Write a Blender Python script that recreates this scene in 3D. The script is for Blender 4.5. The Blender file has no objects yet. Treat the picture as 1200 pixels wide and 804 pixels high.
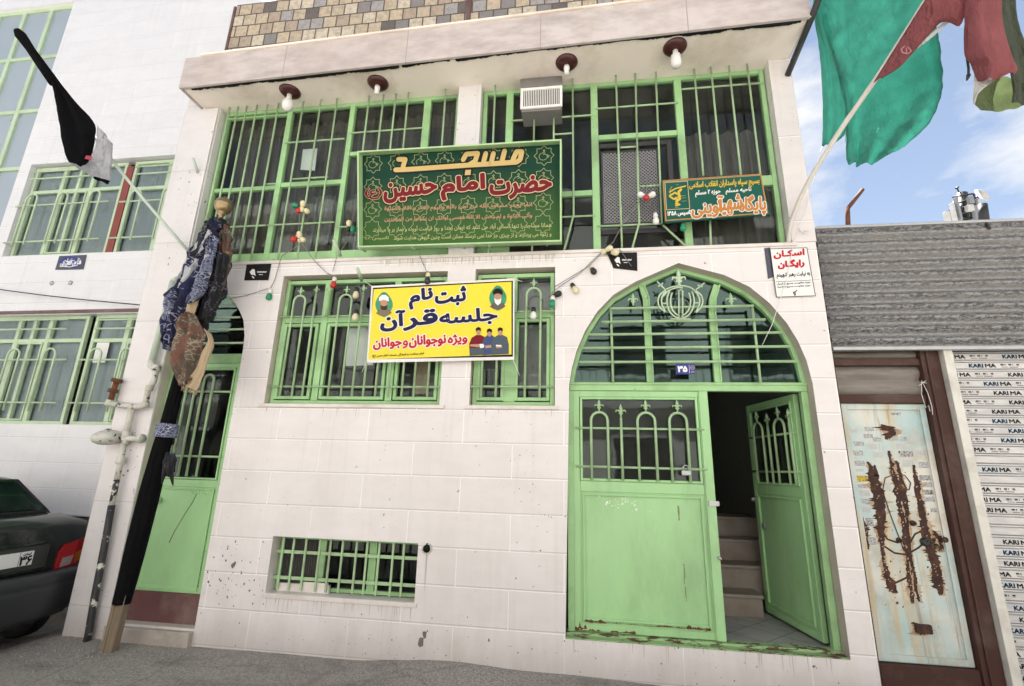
import bpy, bmesh, math, random, unicodedata
from mathutils import Vector, Matrix
from mathutils.geometry import tessellate_polygon
random.seed(7)
R = math.radians
S = bpy.context.scene
COL = S.collection
# ------------------------------------------------------------------ camera, sky, sun, exposure
EYE = Vector((0.0, -4.392, 1.6)); FPX = 560.0
CX = Vector((0.99066937, 0.13381549, 0.02583835))     # camera right
CD = Vector((-0.00922533, 0.25499524, -0.9668983))    # camera down
CF = Vector((-0.13597462, 0.95763816, 0.25385047))    # camera forward
cam = bpy.data.cameras.new('camera'); camo = bpy.data.objects.new('camera', cam); COL.objects.link(camo)
m = Matrix.Identity(4)
for i in range(3):
    m[i][0] = CX[i]; m[i][1] = -CD[i]; m[i][2] = -CF[i]; m[i][3] = EYE[i]
camo.matrix_world = m
cam.sensor_fit = 'HORIZONTAL'; cam.sensor_width = 36; cam.lens = 36 * FPX / 1200
cam.clip_start = 0.05; cam.clip_end = 2000
S.camera = camo
SUN_EL, SUN_AZ = R(60), R(14)
W = bpy.data.worlds.new('World'); S.world = W; W.use_nodes = True
nt = W.node_tree; bg = nt.nodes['Background']
sky = nt.nodes.new('ShaderNodeTexSky'); sky.sky_type = 'NISHITA'; sky.sun_disc = False
sky.sun_elevation = SUN_EL; sky.sun_rotation = SUN_AZ; sky.air_density = 1.0; sky.dust_density = 0.0; sky.ozone_density = 1.6
tc = nt.nodes.new('ShaderNodeTexCoord')
mp = nt.nodes.new('ShaderNodeMapping'); mp.inputs['Scale'].default_value = (1.0, 1.0, 2.2); mp.inputs['Location'].default_value = (0.35, 0.1, 0.2)
nz = nt.nodes.new('ShaderNodeTexNoise'); nz.inputs['Scale'].default_value = 3.2; nz.inputs['Detail'].default_value = 8; nz.inputs['Roughness'].default_value = .6
cr = nt.nodes.new('ShaderNodeValToRGB'); cr.color_ramp.elements[0].position = .47; cr.color_ramp.elements[1].position = .66; cr.color_ramp.elements[0].color = (.10, .10, .10, 1)
mx = nt.nodes.new('ShaderNodeMix'); mx.data_type = 'RGBA'
nt.links.new(tc.outputs['Generated'], mp.inputs['Vector']); nt.links.new(mp.outputs[0], nz.inputs['Vector'])
nt.links.new(nz.outputs['Fac'], cr.inputs['Fac']); nt.links.new(cr.outputs['Color'], mx.inputs[0])
tn = nt.nodes.new('ShaderNodeMix'); tn.data_type = 'RGBA'; tn.blend_type = 'MULTIPLY'; tn.inputs[0].default_value = 1; tn.inputs[7].default_value = (.92, .78, .67, 1)
nt.links.new(sky.outputs['Color'], tn.inputs[6]); nt.links.new(tn.outputs[2], mx.inputs[6]); mx.inputs[7].default_value = (4.3, 4.35, 4.5, 1)
nt.links.new(mx.outputs[2], bg.inputs['Color']); bg.inputs['Strength'].default_value = 0.07
sl = bpy.data.lights.new('sun', 'SUN'); sl.energy = 5.0; sl.angle = R(.5); sl.color = (1, .965, .915)
so = bpy.data.objects.new('sun', sl); COL.objects.link(so)
sd = Vector((math.sin(SUN_AZ) * math.cos(SUN_EL), math.cos(SUN_AZ) * math.cos(SUN_EL), math.sin(SUN_EL)))
so.rotation_euler = sd.to_track_quat('Z', 'Y').to_euler(); so.location = (0, 10, 30)
S.view_settings.view_transform = 'Standard'; S.view_settings.look = 'None'; S.view_settings.gamma = 1
S.view_settings.exposure = 1.72
S.view_settings.use_curve_mapping = False
S.render.engine = 'CYCLES'; S.cycles.max_bounces = 8; S.cycles.transparent_max_bounces = 12

# ------------------------------------------------------------------ measuring: a sight line of the survey photograph met with a real plane
def ray(px, py): return CX * (px - 600) + CD * (py - 402) + CF * FPX
def P(px, py, y):
    d = ray(px, py); return EYE + d * ((y - EYE.y) / d.y)
def PZ(px, py, z):
    d = ray(px, py); return EYE + d * ((z - EYE.z) / d.z)
def PXX(px, py, x):
    d = ray(px, py); return EYE + d * ((x - EYE.x) / d.x)
def XV(px, py, y): return P(px, py, y).x
def ZH(px, py, y): return P(px, py, y).z
def hit(px, py, p0, n):
    d = ray(px, py); return EYE + d * ((p0 - EYE).dot(n) / d.dot(n))

# ------------------------------------------------------------------ materials
class NT:
    def __init__(s, name):
        s.m = bpy.data.materials.new(name); s.m.use_nodes = True; s.t = s.m.node_tree; s.b = s.t.nodes['Principled BSDF']; s.o = s.t.nodes['Material Output']
    def n(s, typ, **kw):
        x = s.t.nodes.new(typ)
        for k, v in kw.items():
            if k.startswith('i_'):
                key = k[2:]
                x.inputs[int(key) if key.isdigit() else key.replace('_', ' ')].default_value = v
            else: setattr(x, k, v)
        return x
    def l(s, a, b): s.t.links.new(a, b)
    def coord(s, scale=(1, 1, 1), loc=(0, 0, 0), rot=(0, 0, 0)):
        t = s.n('ShaderNodeTexCoord'); mpn = s.n('ShaderNodeMapping'); mpn.inputs['Scale'].default_value = scale; mpn.inputs['Location'].default_value = loc; mpn.inputs['Rotation'].default_value = rot
        s.l(t.outputs['Object'], mpn.inputs['Vector']); return mpn.outputs[0]
    def noise(s, vec, scale, detail=4, rough=.55):
        x = s.n('ShaderNodeTexNoise'); x.inputs['Scale'].default_value = scale; x.inputs['Detail'].default_value = detail; x.inputs['Roughness'].default_value = rough
        s.l(vec, x.inputs['Vector']); return x.outputs['Fac']
    def ramp(s, fac, a, b, ca=(0, 0, 0, 1), cb=(1, 1, 1, 1)):
        r = s.n('ShaderNodeValToRGB'); r.color_ramp.elements[0].position = a; r.color_ramp.elements[1].position = b
        r.color_ramp.elements[0].color = ca; r.color_ramp.elements[1].color = cb; s.l(fac, r.inputs['Fac']); return r.outputs['Color']
    def mix(s, fac, a, b, mode='MIX'):
        x = s.n('ShaderNodeMix', data_type='RGBA', blend_type=mode)
        for sock, v in ((x.inputs[0], fac), (x.inputs[6], a), (x.inputs[7], b)):
            if hasattr(v, 'links'): s.l(v, sock)
            elif isinstance(v, (int, float)): sock.default_value = v
            else: sock.default_value = (*v[:3], 1)
        return x.outputs[2]
    def math(s, op, a, b=0.0):
        x = s.n('ShaderNodeMath', operation=op)
        for sock, v in ((x.inputs[0], a), (x.inputs[1], b)):
            if hasattr(v, 'links'): s.l(v, sock)
            else: sock.default_value = v
        return x.outputs[0]
    def bump(s, h, strength=.3, dist=.01):
        x = s.n('ShaderNodeBump'); x.inputs['Strength'].default_value = strength; x.inputs['Distance'].default_value = dist; s.l(h, x.inputs['Height']); s.l(x.outputs[0], s.b.inputs['Normal'])
    def set(s, col=None, rough=None, metal=None, spec=None):
        for k, v in (('Base Color', col), ('Roughness', rough), ('Metallic', metal), ('Specular IOR Level', spec)):
            if v is None: continue
            if hasattr(v, 'links'): s.l(v, s.b.inputs[k])
            elif isinstance(v, tuple): s.b.inputs[k].default_value = (*v[:3], 1)
            else: s.b.inputs[k].default_value = v

def plain(name, col, rough=.5, metal=0, var=.18, scale=9, bump=.12, dirt=None, dirt_amt=.0, chips=None, chip_thr=.7, chip_scale=14, stretch=(1, 1, 1), spec=None):
    k = NT(name); v = k.coord(scale=stretch)
    n1 = k.noise(v, scale, 5)
    c = k.mix(n1, tuple(x * (1 - var) for x in col), tuple(min(1, x * (1 + var)) for x in col))
    if dirt:
        f = k.ramp(k.noise(v, scale * .35, 7, .65), .48, .72); c = k.mix(k.math('MULTIPLY', f, dirt_amt), c, dirt)
    if chips:
        f = k.ramp(k.noise(v, chip_scale, 8, .7), chip_thr, chip_thr + .015); c = k.mix(f, c, chips)
    k.set(c, k.math('ADD', k.math('MULTIPLY', n1, .16), rough - .08), metal, spec)
    if bump: k.bump(k.noise(v, scale * 6, 3), bump, .004)
    return k.m

M = {}
def tiles(name, c1, c2, bw, rh, off, loc, mortar=(.90, .89, .88), stain=(.42, .38, .33), rough=.28, spots=True, msize=.0054, stain_amt=.34, vein_amt=.2):
    k = NT(name); v0 = k.coord()
    sep = k.n('ShaderNodeSeparateXYZ'); k.l(v0, sep.inputs[0]); cmb = k.n('ShaderNodeCombineXYZ')
    k.l(k.math('ADD', sep.outputs[0], loc[0]), cmb.inputs[0]); k.l(k.math('ADD', sep.outputs[2], loc[1]), cmb.inputs[1])
    b = k.n('ShaderNodeTexBrick'); b.offset = off; b.inputs['Scale'].default_value = 1; b.inputs['Brick Width'].default_value = bw; b.inputs['Row Height'].default_value = rh
    b.inputs['Mortar Size'].default_value = msize; b.inputs['Mortar Smooth'].default_value = .25; b.inputs['Bias'].default_value = 0
    b.inputs['Color1'].default_value = (*c1, 1); b.inputs['Color2'].default_value = (*c2, 1); b.inputs['Mortar'].default_value = (*mortar, 1)
    k.l(cmb.outputs[0], b.inputs['Vector'])
    b2 = k.n('ShaderNodeTexBrick'); b2.offset = off
    for a_, v_ in (('Scale', 1), ('Brick Width', bw), ('Row Height', rh), ('Mortar Size', msize * .7), ('Mortar Smooth', .2)): b2.inputs[a_].default_value = v_
    sh_ = k.n('ShaderNodeMapping'); sh_.inputs['Location'].default_value = (.002, -msize * 1.9, 0); k.l(cmb.outputs[0], sh_.inputs['Vector']); k.l(sh_.outputs[0], b2.inputs['Vector'])
    vein = k.noise(k.coord(scale=(1, 1, 2.6), rot=(0, .25, 0)), 3.2, 8, .6)
    c = k.mix(k.math('MULTIPLY', k.ramp(vein, .4, .7), vein_amt), b.outputs['Color'], tuple(x * .72 for x in c1))
    c = k.mix(k.math('MULTIPLY', b2.outputs['Fac'], .55), c, (.34, .3, .28)); c = k.mix(b.outputs['Fac'], c, mortar)  # offset dark line: tile-edge shadow painted into the colour beside the pale mortar
    st = k.ramp(k.noise(k.coord(scale=(1, 1, .35)), 2.3, 9, .68), .44, .74)
    low = k.ramp(k.math('MULTIPLY', sep.outputs[2], .5), 0.0, .8, (1, 1, 1, 1), (.3, .3, .3, 1))
    c = k.mix(k.math('MULTIPLY', k.math('MULTIPLY', st, low), stain_amt), c, stain)
    c = k.mix(k.math('MULTIPLY', k.ramp(k.noise(k.coord(scale=(9, 1, .5)), 1.5, 6, .6), .55, .75), .16), c, stain)
    gr = k.ramp(k.math('ADD', sep.outputs[2], k.math('MULTIPLY', k.noise(k.coord(scale=(1, 1, .3)), 4, 6, .7), .28)), .1, .42, (1, 1, 1, 1), (0, 0, 0, 1))
    c = k.mix(k.math('MULTIPLY', gr, .5), c, (.30, .26, .235))
    if spots:
        sp = k.ramp(k.noise(v0, 22, 4, .55), .675, .69); c = k.mix(k.math('MULTIPLY', sp, k.ramp(k.noise(v0, 1.9, 2), .49, .60)), c, (.16, .12, .1))
        sc = k.ramp(k.noise(k.coord(scale=(1.2, 1, 9), rot=(0, .5, 0)), 7, 4, .6), .69, .70); c = k.mix(k.math('MULTIPLY', k.math('MULTIPLY', sc, low), .5), c, (.2, .17, .15))
    k.set(c, k.math('ADD', k.math('MULTIPLY', st, .3), rough))
    h = k.math('ADD', k.math('MULTIPLY', b.outputs['Fac'], -1.0), k.math('MULTIPLY', k.noise(v0, 1.1, 2), .6))
    k.bump(h, .55, .006)
    return k.m
M['tile'] = tiles('wall_tile', (.725, .695, .695), (.765, .735, .735), .93, .302, .5, (1.99 + .0, -.303))
M['tile_v'] = tiles('pillar_tile', (.69, .67, .675), (.73, .71, .715), .46, .93, .0, (4.765, -.25), mortar=(.66, .64, .63), msize=.0035)
M['tile_r'] = tiles('right_pillar_tile', (.70, .665, .66), (.74, .705, .70), .46, .93, .0, (-1.75, -.2))
M['tile_left'] = tiles('neighbour_tile', (.74, .745, .775), (.77, .775, .80), .93, .296, .5, (0.1, -.04), spots=False, stain_amt=.15, msize=.004)
M['marble'] = tiles('fascia_marble', (.55, .475, .45), (.63, .575, .56), 1.45, 3.0, .0, (.35, 1.2), stain=(.4, .3, .24), rough=.4, spots=False, mortar=(.38, .33, .3), stain_amt=.8, vein_amt=.9)
M['sill'] = plain('sill_marble', (.72, .67, .64), .35, var=.1, dirt=(.35, .3, .25), dirt_amt=.5, scale=6)
M['reveal'] = plain('reveal_plaster', (.6, .54, .47), .6, var=.12, dirt=(.3, .25, .2), dirt_amt=.5)
M['intrados'] = plain('intrados_stone', (.50, .445, .39), .6, var=.15, dirt=(.28, .24, .2), dirt_amt=.7, scale=4)
M['soffit'] = plain('soffit_plaster', (.88, .80, .725), .85, var=.1, scale=2.5, dirt=(.44, .35, .26), dirt_amt=.7, chips=(.2, .16, .12), chip_thr=.70, chip_scale=6)
M['green'] = plain('green_paint', (.335, .575, .275), .42, var=.16, scale=5, dirt=(.17, .26, .13), dirt_amt=.75, chips=(.14, .09, .05), chip_thr=.675, chip_scale=22)
M['green_door'] = plain('door_green_paint', (.35, .61, .295), .40, var=.1, scale=3, dirt=(.22, .38, .18), dirt_amt=.7, stretch=(1.6, 1, .6), chips=(.13, .13, .07), chip_thr=.70, chip_scale=19)
M['green_bar'] = plain('bar_green_paint', (.36, .53, .30), .45, var=.2, scale=7, dirt=(.22, .26, .16), dirt_amt=.75, chips=(.18, .10, .06), chip_thr=.655, chip_scale=30)
M['green_pale'] = plain('pale_green_paint', (.50, .64, .44), .42, var=.12, scale=6, dirt=(.35, .38, .28), dirt_amt=.5, chips=(.2, .17, .12), chip_thr=.72, chip_scale=26)
M['red_post'] = plain('red_oxide', (.23, .045, .035), .5)
M['maroon'] = plain('maroon_paint', (.13, .055, .055), .45, dirt=(.25, .2, .18), dirt_amt=.6)
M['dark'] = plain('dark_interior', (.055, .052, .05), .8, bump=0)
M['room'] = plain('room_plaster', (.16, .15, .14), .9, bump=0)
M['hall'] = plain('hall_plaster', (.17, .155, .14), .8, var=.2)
M['curtain'] = plain('curtain_cloth', (.12, .105, .095), .9, stretch=(14, 1, .4), var=.55, scale=3)
M['curtain_left'] = plain('grey_curtain', (.40, .43, .47), .85, var=.10, stretch=(6, 1, .3), scale=4)
M['frost'] = plain('frosted_film', (.34, .40, .46), .3, var=.08, scale=2, bump=0)
M['white'] = plain('white_paint', (.78, .77, .75), .5, var=.05, dirt=(.5, .45, .4), dirt_amt=.4)
M['paper'] = plain('white_paper', (.78, .78, .77), .7, var=.04, bump=.05)
M['black'] = plain('black_print', (.010, .010, .011), .6, var=.2, bump=0, spec=.2)
M['ink'] = plain('navy_ink', (.012, .012, .06), .5, var=.2, bump=0, spec=.2)
M['inkred'] = plain('red_ink', (.50, .015, .035), .5, var=.1, bump=0, spec=.2)
M['crimson'] = plain('crimson_vinyl', (.17, .006, .016), .4, var=.1, bump=0, spec=.2)
M['gold'] = plain('gold_vinyl', (.56, .42, .17), .4, var=.08, bump=0, spec=.2)
M['goldline'] = plain('gold_line', (.33, .36, .17), .5, var=.1, bump=0, spec=.2)
M['yellowpaint'] = plain('yellow_paint', (.62, .44, .06), .5, var=.1, bump=0, spec=.2)
M['orange'] = plain('ochre_paint', (.5, .22, .06), .5, var=.1, bump=0, spec=.2)
M['whiteink'] = plain('white_ink', (.8, .8, .78), .5, var=.03, bump=0)
M['yellow'] = plain('yellow_vinyl', (.80, .66, .03), .45, var=.05, scale=3, bump=.1)
M['teal'] = plain('teal_signboard', (.012, .095, .07), .65, var=.15, spec=.2)
M['steel'] = plain('dark_steel', (.05, .05, .05), .5, .4)
M['grey'] = plain('grey_metal', (.22, .215, .21), .55, .2)
M['galv'] = plain('galvanised', (.45, .46, .47), .45, .6)
M['rust'] = plain('rust', (.12, .045, .025), .85, var=.45, scale=30, dirt=(.28, .1, .04), dirt_amt=.6)
M['darkrust'] = plain('dark_rust', (.04, .018, .014), .85, var=.6, scale=40, dirt=(.16, .065, .03), dirt_amt=.7)
M['bordeaux'] = plain('lamp_bordeaux', (.055, .012, .012), .35)
M['bulb'] = plain('bulb_glass', (.78, .78, .76), .2, var=.03, bump=0)
M['bulb_red'] = plain('bulb_red', (.5, .03, .03), .25, var=.1)
M['bulb_green'] = plain('bulb_green', (.02, .25, .12), .25, var=.1)
M['bulb_cream'] = plain('bulb_cream', (.72, .66, .42), .25, var=.05)
M['rubber'] = plain('black_plastic', (.018, .018, .02), .5)
M['wood'] = plain('old_wood', (.20, .155, .105), .8, var=.4, stretch=(8, 8, .7), scale=6, bump=.5)
M['brass'] = plain('brass', (.34, .25, .14), .35, .7, var=.35, dirt=(.1, .08, .06), dirt_amt=.6)
M['black_cloth'] = plain('black_cloth', (.006, .006, .007), .95, var=.4, scale=30, spec=.08, bump=.3)
M['stone_step'] = plain('step_stone', (.42, .38, .34), .6, var=.2, dirt=(.18, .14, .11), dirt_amt=.7)
M['stair'] = plain('stair_stone', (.27, .235, .205), .5, var=.25, scale=7, dirt=(.16, .1, .07), dirt_amt=.6)
M['pipe'] = plain('pipe_paint', (.60, .60, .54), .5, var=.12, dirt=(.3, .26, .2), dirt_amt=.6, chips=(.05, .045, .04), chip_thr=.585, chip_scale=16)
M['pipe_pale'] = plain('pipe_pale_green', (.52, .60, .52), .5, var=.08)
M['pipe_black'] = plain('pipe_black', (.028, .028, .03), .5, chips=(.6, .58, .54), chip_thr=.565, chip_scale=12)
M['sheet_white'] = plain('white_pillar_paint', (.66, .65, .60), .6, var=.1, dirt=(.3, .27, .22), dirt_amt=.6, chips=(.2, .15, .1), chip_thr=.72)
M['brown_steel'] = plain('brown_frame_paint', (.05, .016, .011), .7, var=.25, scale=6, dirt=(.16, .12, .10), dirt_amt=.5, chips=(.35, .12, .04), chip_thr=.70, chip_scale=9)
M['car'] = plain('car_paint', (.009, .014, .013), .14, var=.1, bump=0, dirt=(.05, .05, .045), dirt_amt=.35)
M['lens_red'] = plain('lens_red', (.40, .012, .015), .15, var=.08, bump=0)
M['lens_amber'] = plain('lens_amber', (.45, .14, .01), .15, var=.08, bump=0)
M['lens_clear'] = plain('lens_clear', (.33, .28, .27), .15, var=.08, bump=0)
M['blue_plate'] = plain('enamel_blue', (.015, .025, .22), .3, var=.1, bump=0)
M['plaque'] = plain('plaque_dark', (.06, .06, .09), .4, var=.6, scale=60)
M['skin'] = plain('printed_skin', (.45, .24, .15), .5, var=.15, bump=0)
M['oppwall'] = plain('opposite_plaster', (.80, .78, .74), .8)
M['shutter'] = plain('shutter_metal', (.52, .52, .52), .4, .3)
M['signframe'] = plain('sign_frame_paint', (.42, .62, .33), .45, var=.1, dirt=(.3, .36, .2), dirt_amt=.4)
M['goldpale'] = plain('pale_gold_vinyl', (.58, .47, .28), .5, var=.05, bump=0, spec=.2)
M['blue_cloth'] = plain('printed_blue', (.02, .05, .16), .5, var=.4, scale=40, bump=0)
M['slate_cloth'] = plain('printed_slate', (.045, .075, .10), .5, var=.2, scale=30, bump=0)
M['acgrey'] = plain('cooler_grey', (.20, .195, .19), .6, dirt=(.1, .09, .08), dirt_amt=.6)
M['pipe_peel'] = plain('peeling_pipe', (.55, .54, .48), .5, chips=(.03, .03, .032), chip_thr=.5, chip_scale=14)
M['polepaint'] = plain('pale_pole', (.60, .57, .52), .5)
M['bumper'] = plain('bumper_plastic', (.03, .032, .037), .42, var=.2, scale=5)
M['car_recess'] = plain('recess_paint', (.03, .035, .03), .4)
M['grit'] = plain('grit_stone', (.38, .36, .33), .8)
M['bounce_pavement'] = plain('pale_concrete', (.52, .50, .46), .9, dirt=(.35, .33, .3), dirt_amt=.5)
M['tower_grey'] = plain('antenna_grey', (.36, .37, .39), .6)
M['green_rusty'] = plain('rusty_green_paint', (.30, .47, .22), .6, var=.25, dirt=(.16, .13, .07), dirt_amt=.9, chips=(.09, .045, .025), chip_thr=.53, chip_scale=17, stretch=(.5, 1, 2))
M['verse'] = plain('verse_vinyl', (.40, .25, .15), .5, var=.05, bump=0, spec=.2)
M['translation'] = plain('translation_vinyl', (.42, .44, .20), .5, var=.05, bump=0, spec=.2)
M['rust_halo'] = plain('rust_halo', (.40, .28, .17), .8, var=.4, scale=25, dirt=(.55, .5, .4), dirt_amt=.8)
M['drip'] = plain('drip_stain', (.46, .41, .375), .7, var=.2)
M['splash'] = plain('mud_splash', (.17, .14, .12), .9, var=.4)
M['faded_emblem'] = plain('faded_emblem', (.52, .25, .26), .8)
M['scar'] = plain('scraped_paint', (.17, .22, .11), .6, var=.3)
def mk_glass(name, tint=(.82, .88, .86), refl=1.0):
    k = NT(name); k.t.nodes.remove(k.b)
    tr = k.n('ShaderNodeBsdfTransparent'); tr.inputs[0].default_value = (*tint, 1)
    gl = k.n('ShaderNodeBsdfGlossy'); gl.inputs['Roughness'].default_value = .03; gl.inputs['Color'].default_value = (.95 - (1 - tint[0]) * .5, .97, 1 - (1 - tint[2]) * .3, 1)
    df = k.n('ShaderNodeBsdfDiffuse'); df.inputs[0].default_value = (.38, .37, .34, 1)
    fr = k.n('ShaderNodeFresnel'); fr.inputs['IOR'].default_value = 1.5
    v = k.coord(); bmp = k.n('ShaderNodeBump'); bmp.inputs['Strength'].default_value = .08; bmp.inputs['Distance'].default_value = .02
    k.l(k.noise(v, 2.5, 2), bmp.inputs['Height']); k.l(bmp.outputs[0], gl.inputs['Normal']); k.l(bmp.outputs[0], fr.inputs['Normal'])
    f = k.math('MINIMUM', k.math('MULTIPLY', fr.outputs[0], 0.9 * refl), 1.0)
    a = k.n('ShaderNodeMixShader'); k.l(f, a.inputs[0]); k.l(tr.outputs[0], a.inputs[1]); k.l(gl.outputs[0], a.inputs[2])
    dust = k.math('MULTIPLY', k.ramp(k.noise(k.coord(scale=(1, 1, .5)), 5, 8, .7), .45, .8), .10)
    spk = k.math('MULTIPLY', k.ramp(k.noise(v, 55, 2), .74, .77), .5)
    b = k.n('ShaderNodeMixShader'); k.l(k.math('MAXIMUM', dust, spk), b.inputs[0]); k.l(a.outputs[0], b.inputs[1]); k.l(df.outputs[0], b.inputs[2])
    k.l(b.outputs[0], k.o.inputs['Surface']); return k.m
M['glass'] = mk_glass('window_glass')
M['glass_green'] = mk_glass('green_glass', (.40, .70, .62), 2.0)
M['glass_car'] = mk_glass('car_glass', (.12, .15, .14), .9)
def mk_cloth(name, col, trans=.45, scale=8):
    k = NT(name); v = k.coord(); n1 = k.noise(v, scale, 6)
    c = k.mix(n1, tuple(x * .72 for x in col), tuple(min(1, x * 1.25) for x in col)); k.set(c, .85)
    wv = k.noise(k.coord(scale=(1.6, 1, .5), rot=(0, .7, 0)), 6, 5, .6); rg = k.math('SUBTRACT', 1.0, k.math('ABSOLUTE', k.math('SUBTRACT', k.math('MULTIPLY', wv, 2.0), 1.0))); k.bump(k.math('POWER', rg, 5.0), .75, .03)
    t = k.n('ShaderNodeBsdfTranslucent'); k.l(c, t.inputs[0]); mxs = k.n('ShaderNodeMixShader'); mxs.inputs[0].default_value = trans
    k.l(k.b.outputs[0], mxs.inputs[1]); k.l(t.outputs[0], mxs.inputs[2]); k.l(mxs.outputs[0], k.o.inputs['Surface']); return k.m
M['flag_green'] = mk_cloth('green_flag_cloth', (.12, .43, .355), .6)
M['flag_red'] = mk_cloth('red_flag_cloth', (.40, .13, .14), .45)
M['flag_white'] = mk_cloth('white_flag_cloth', (.72, .70, .68), .35)
M['flag_leaf'] = mk_cloth('leaf_green_flag_cloth', (.13, .17, .075), .35)
M['flag_olive'] = mk_cloth('olive_flag_cloth', (.09, .11, .075), .35)
M['flag_grey'] = mk_cloth('pale_flag_cloth', (.62, .62, .64), .3)
M['pink'] = mk_cloth('pink_print', (.7, .12, .2), .3)
def mk_scarf(name, a, b, c2, scale):
    k = NT(name); v = k.coord(scale=(1, .3, 1)); w = k.n('ShaderNodeTexVoronoi'); w.inputs['Scale'].default_value = scale; w.feature = 'DISTANCE_TO_EDGE'; k.l(v, w.inputs['Vector'])
    f = k.ramp(w.outputs['Distance'], .03, .07); n2 = k.ramp(k.noise(v, scale * .3, 3), .48, .52)
    st_ = k.ramp(k.noise(k.coord(scale=(1, 1, .35), rot=(0, .5, 0)), 9, 3), .55, .58); k.set(k.mix(st_, k.mix(n2, k.mix(f, b, a), k.mix(f, a, c2)), tuple(.55 * x + .1 * y for x, y in zip(a, c2))), .9); k.bump(k.noise(v, 26, 6, .65), .7, .02); return k.m
M['scarf_navy'] = mk_scarf('navy_scarf', (.008, .010, .045), (.30, .32, .42), (.014, .016, .06), 15)
M['scarf_pale'] = mk_scarf('pale_scarf', (.05, .06, .14), (.50, .52, .58), (.22, .24, .32), 34)
M['scarf_white'] = mk_scarf('white_scarf', (.42, .44, .47), (.03, .035, .10), (.52, .54, .57), 7)
M['scarf_black'] = mk_scarf('black_scarf', (.012, .012, .016), (.16, .16, .2), (.02, .02, .026), 34)
M['scarf_tan'] = mk_scarf('tan_scarf', (.12, .10, .075), (.36, .27, .18), (.16, .06, .04), 24)
M['cream'] = plain('cream_cloth', (.40, .31, .2), .9, var=.15, bump=.3)

def mk_rusty_door():
    k = NT('rusty_door_paint'); v = k.coord(); sep = k.n('ShaderNodeSeparateXYZ'); k.l(v, sep.inputs[0])
    base = k.mix(k.ramp(k.noise(v, 2.3, 5), .38, .62), (.40, .55, .56), (.66, .655, .60))
    st = k.ramp(k.noise(k.coord(scale=(6.5, 1, .55)), 1.6, 6, .6), .47, .68)
    c = k.mix(k.math('MULTIPLY', st, k.ramp(k.noise(v, 1.4, 3), .3, .6)), base, (.55, .43, .24))
    st2 = k.ramp(k.noise(k.coord(scale=(11, 1, .5), loc=(.3, 0, .1)), 1.9, 6, .6), .6, .75); c = k.mix(k.math('MULTIPLY', st2, .85), c, (.30, .15, .06)); c = k.mix(k.math('MULTIPLY', k.ramp(k.noise(v, 3.2, 8, .7), .5, .62), .5), c, (.42, .34, .24))
    ch = k.ramp(k.noise(v, 17, 7, .7), .69, .70); c = k.mix(ch, c, (.10, .04, .025))
    k.set(c, .5); k.bump(k.noise(v, 40, 4), .2, .003); return k.m
M['rusty_door'] = mk_rusty_door()
def mk_corr():
    k = NT('corrugated_cement_sheet'); v = k.coord()
    n = k.ramp(k.noise(k.coord(scale=(.5, 1, 1)), 55, 4, .8), .47, .53)
    sep = k.n('ShaderNodeSeparateXYZ'); k.l(v, sep.inputs[0])
    row = k.math('SINE', k.math('MULTIPLY', sep.outputs[2], 2 * math.pi / .105)); rm = k.ramp(k.math('ADD', k.math('MULTIPLY', row, .5), .5), .15, .75)
    c = k.mix(k.math('MULTIPLY', n, k.math('ADD', k.math('MULTIPLY', rm, .5), .35)), (.29, .29, .295), (.04, .04, .042))
    c = k.mix(k.math('MULTIPLY', k.ramp(k.noise(v, 3, 6), .5, .7), .3), c, (.3, .28, .25))
    k.set(c, .6, .25); k.bump(k.noise(v, 90, 3), .4, .003); return k.m
M['corr'] = mk_corr()
M['old_corr'] = plain('old_louvre', (.22, .20, .18), .7, var=.3, dirt=(.1, .08, .06), dirt_amt=.7, stretch=(.6, 1, 3))
def mk_ground():
    k = NT('asphalt'); v = k.coord()
    c = k.mix(k.ramp(k.noise(v, 70, 4, .75), .36, .64), (.17, .155, .14), (.52, .485, .44))
    c = k.mix(k.math('MULTIPLY', k.ramp(k.noise(v, 1.1, 8, .65), .42, .68), .6), c, (.33, .30, .27))
    c = k.mix(k.math('MULTIPLY', k.ramp(k.noise(k.coord(scale=(.6, 1.6, 1)), 2.4, 6, .6), .52, .7), .5), c, (.075, .07, .066))
    vo = k.n('ShaderNodeTexVoronoi'); vo.feature = 'DISTANCE_TO_EDGE'; vo.inputs['Scale'].default_value = .9; wq = k.n('ShaderNodeMix', data_type='VECTOR'); nn = k.n('ShaderNodeTexNoise'); nn.inputs['Scale'].default_value = 3; nn.inputs['Detail'].default_value = 6; k.l(v, nn.inputs['Vector']); wq.inputs[0].default_value = .18; k.l(v, wq.inputs[4]); k.l(nn.outputs['Color'], wq.inputs[5]); k.l(wq.outputs[1], vo.inputs['Vector'])
    c = k.mix(k.math('MULTIPLY', k.ramp(vo.outputs['Distance'], .004, .014, (1, 1, 1, 1), (0, 0, 0, 1)), .22), c, (.05, .045, .04))
    c = k.mix(k.ramp(k.noise(v, 75, 2), .745, .76), c, (.5, .48, .45))
    k.set(c, .9); h = k.math('ADD', k.math('MULTIPLY', k.noise(v, 120, 4, .7), .5), k.noise(v, 6, 5)); k.bump(h, 1.0, .02); return k.m
M['ground'] = mk_ground()
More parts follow.
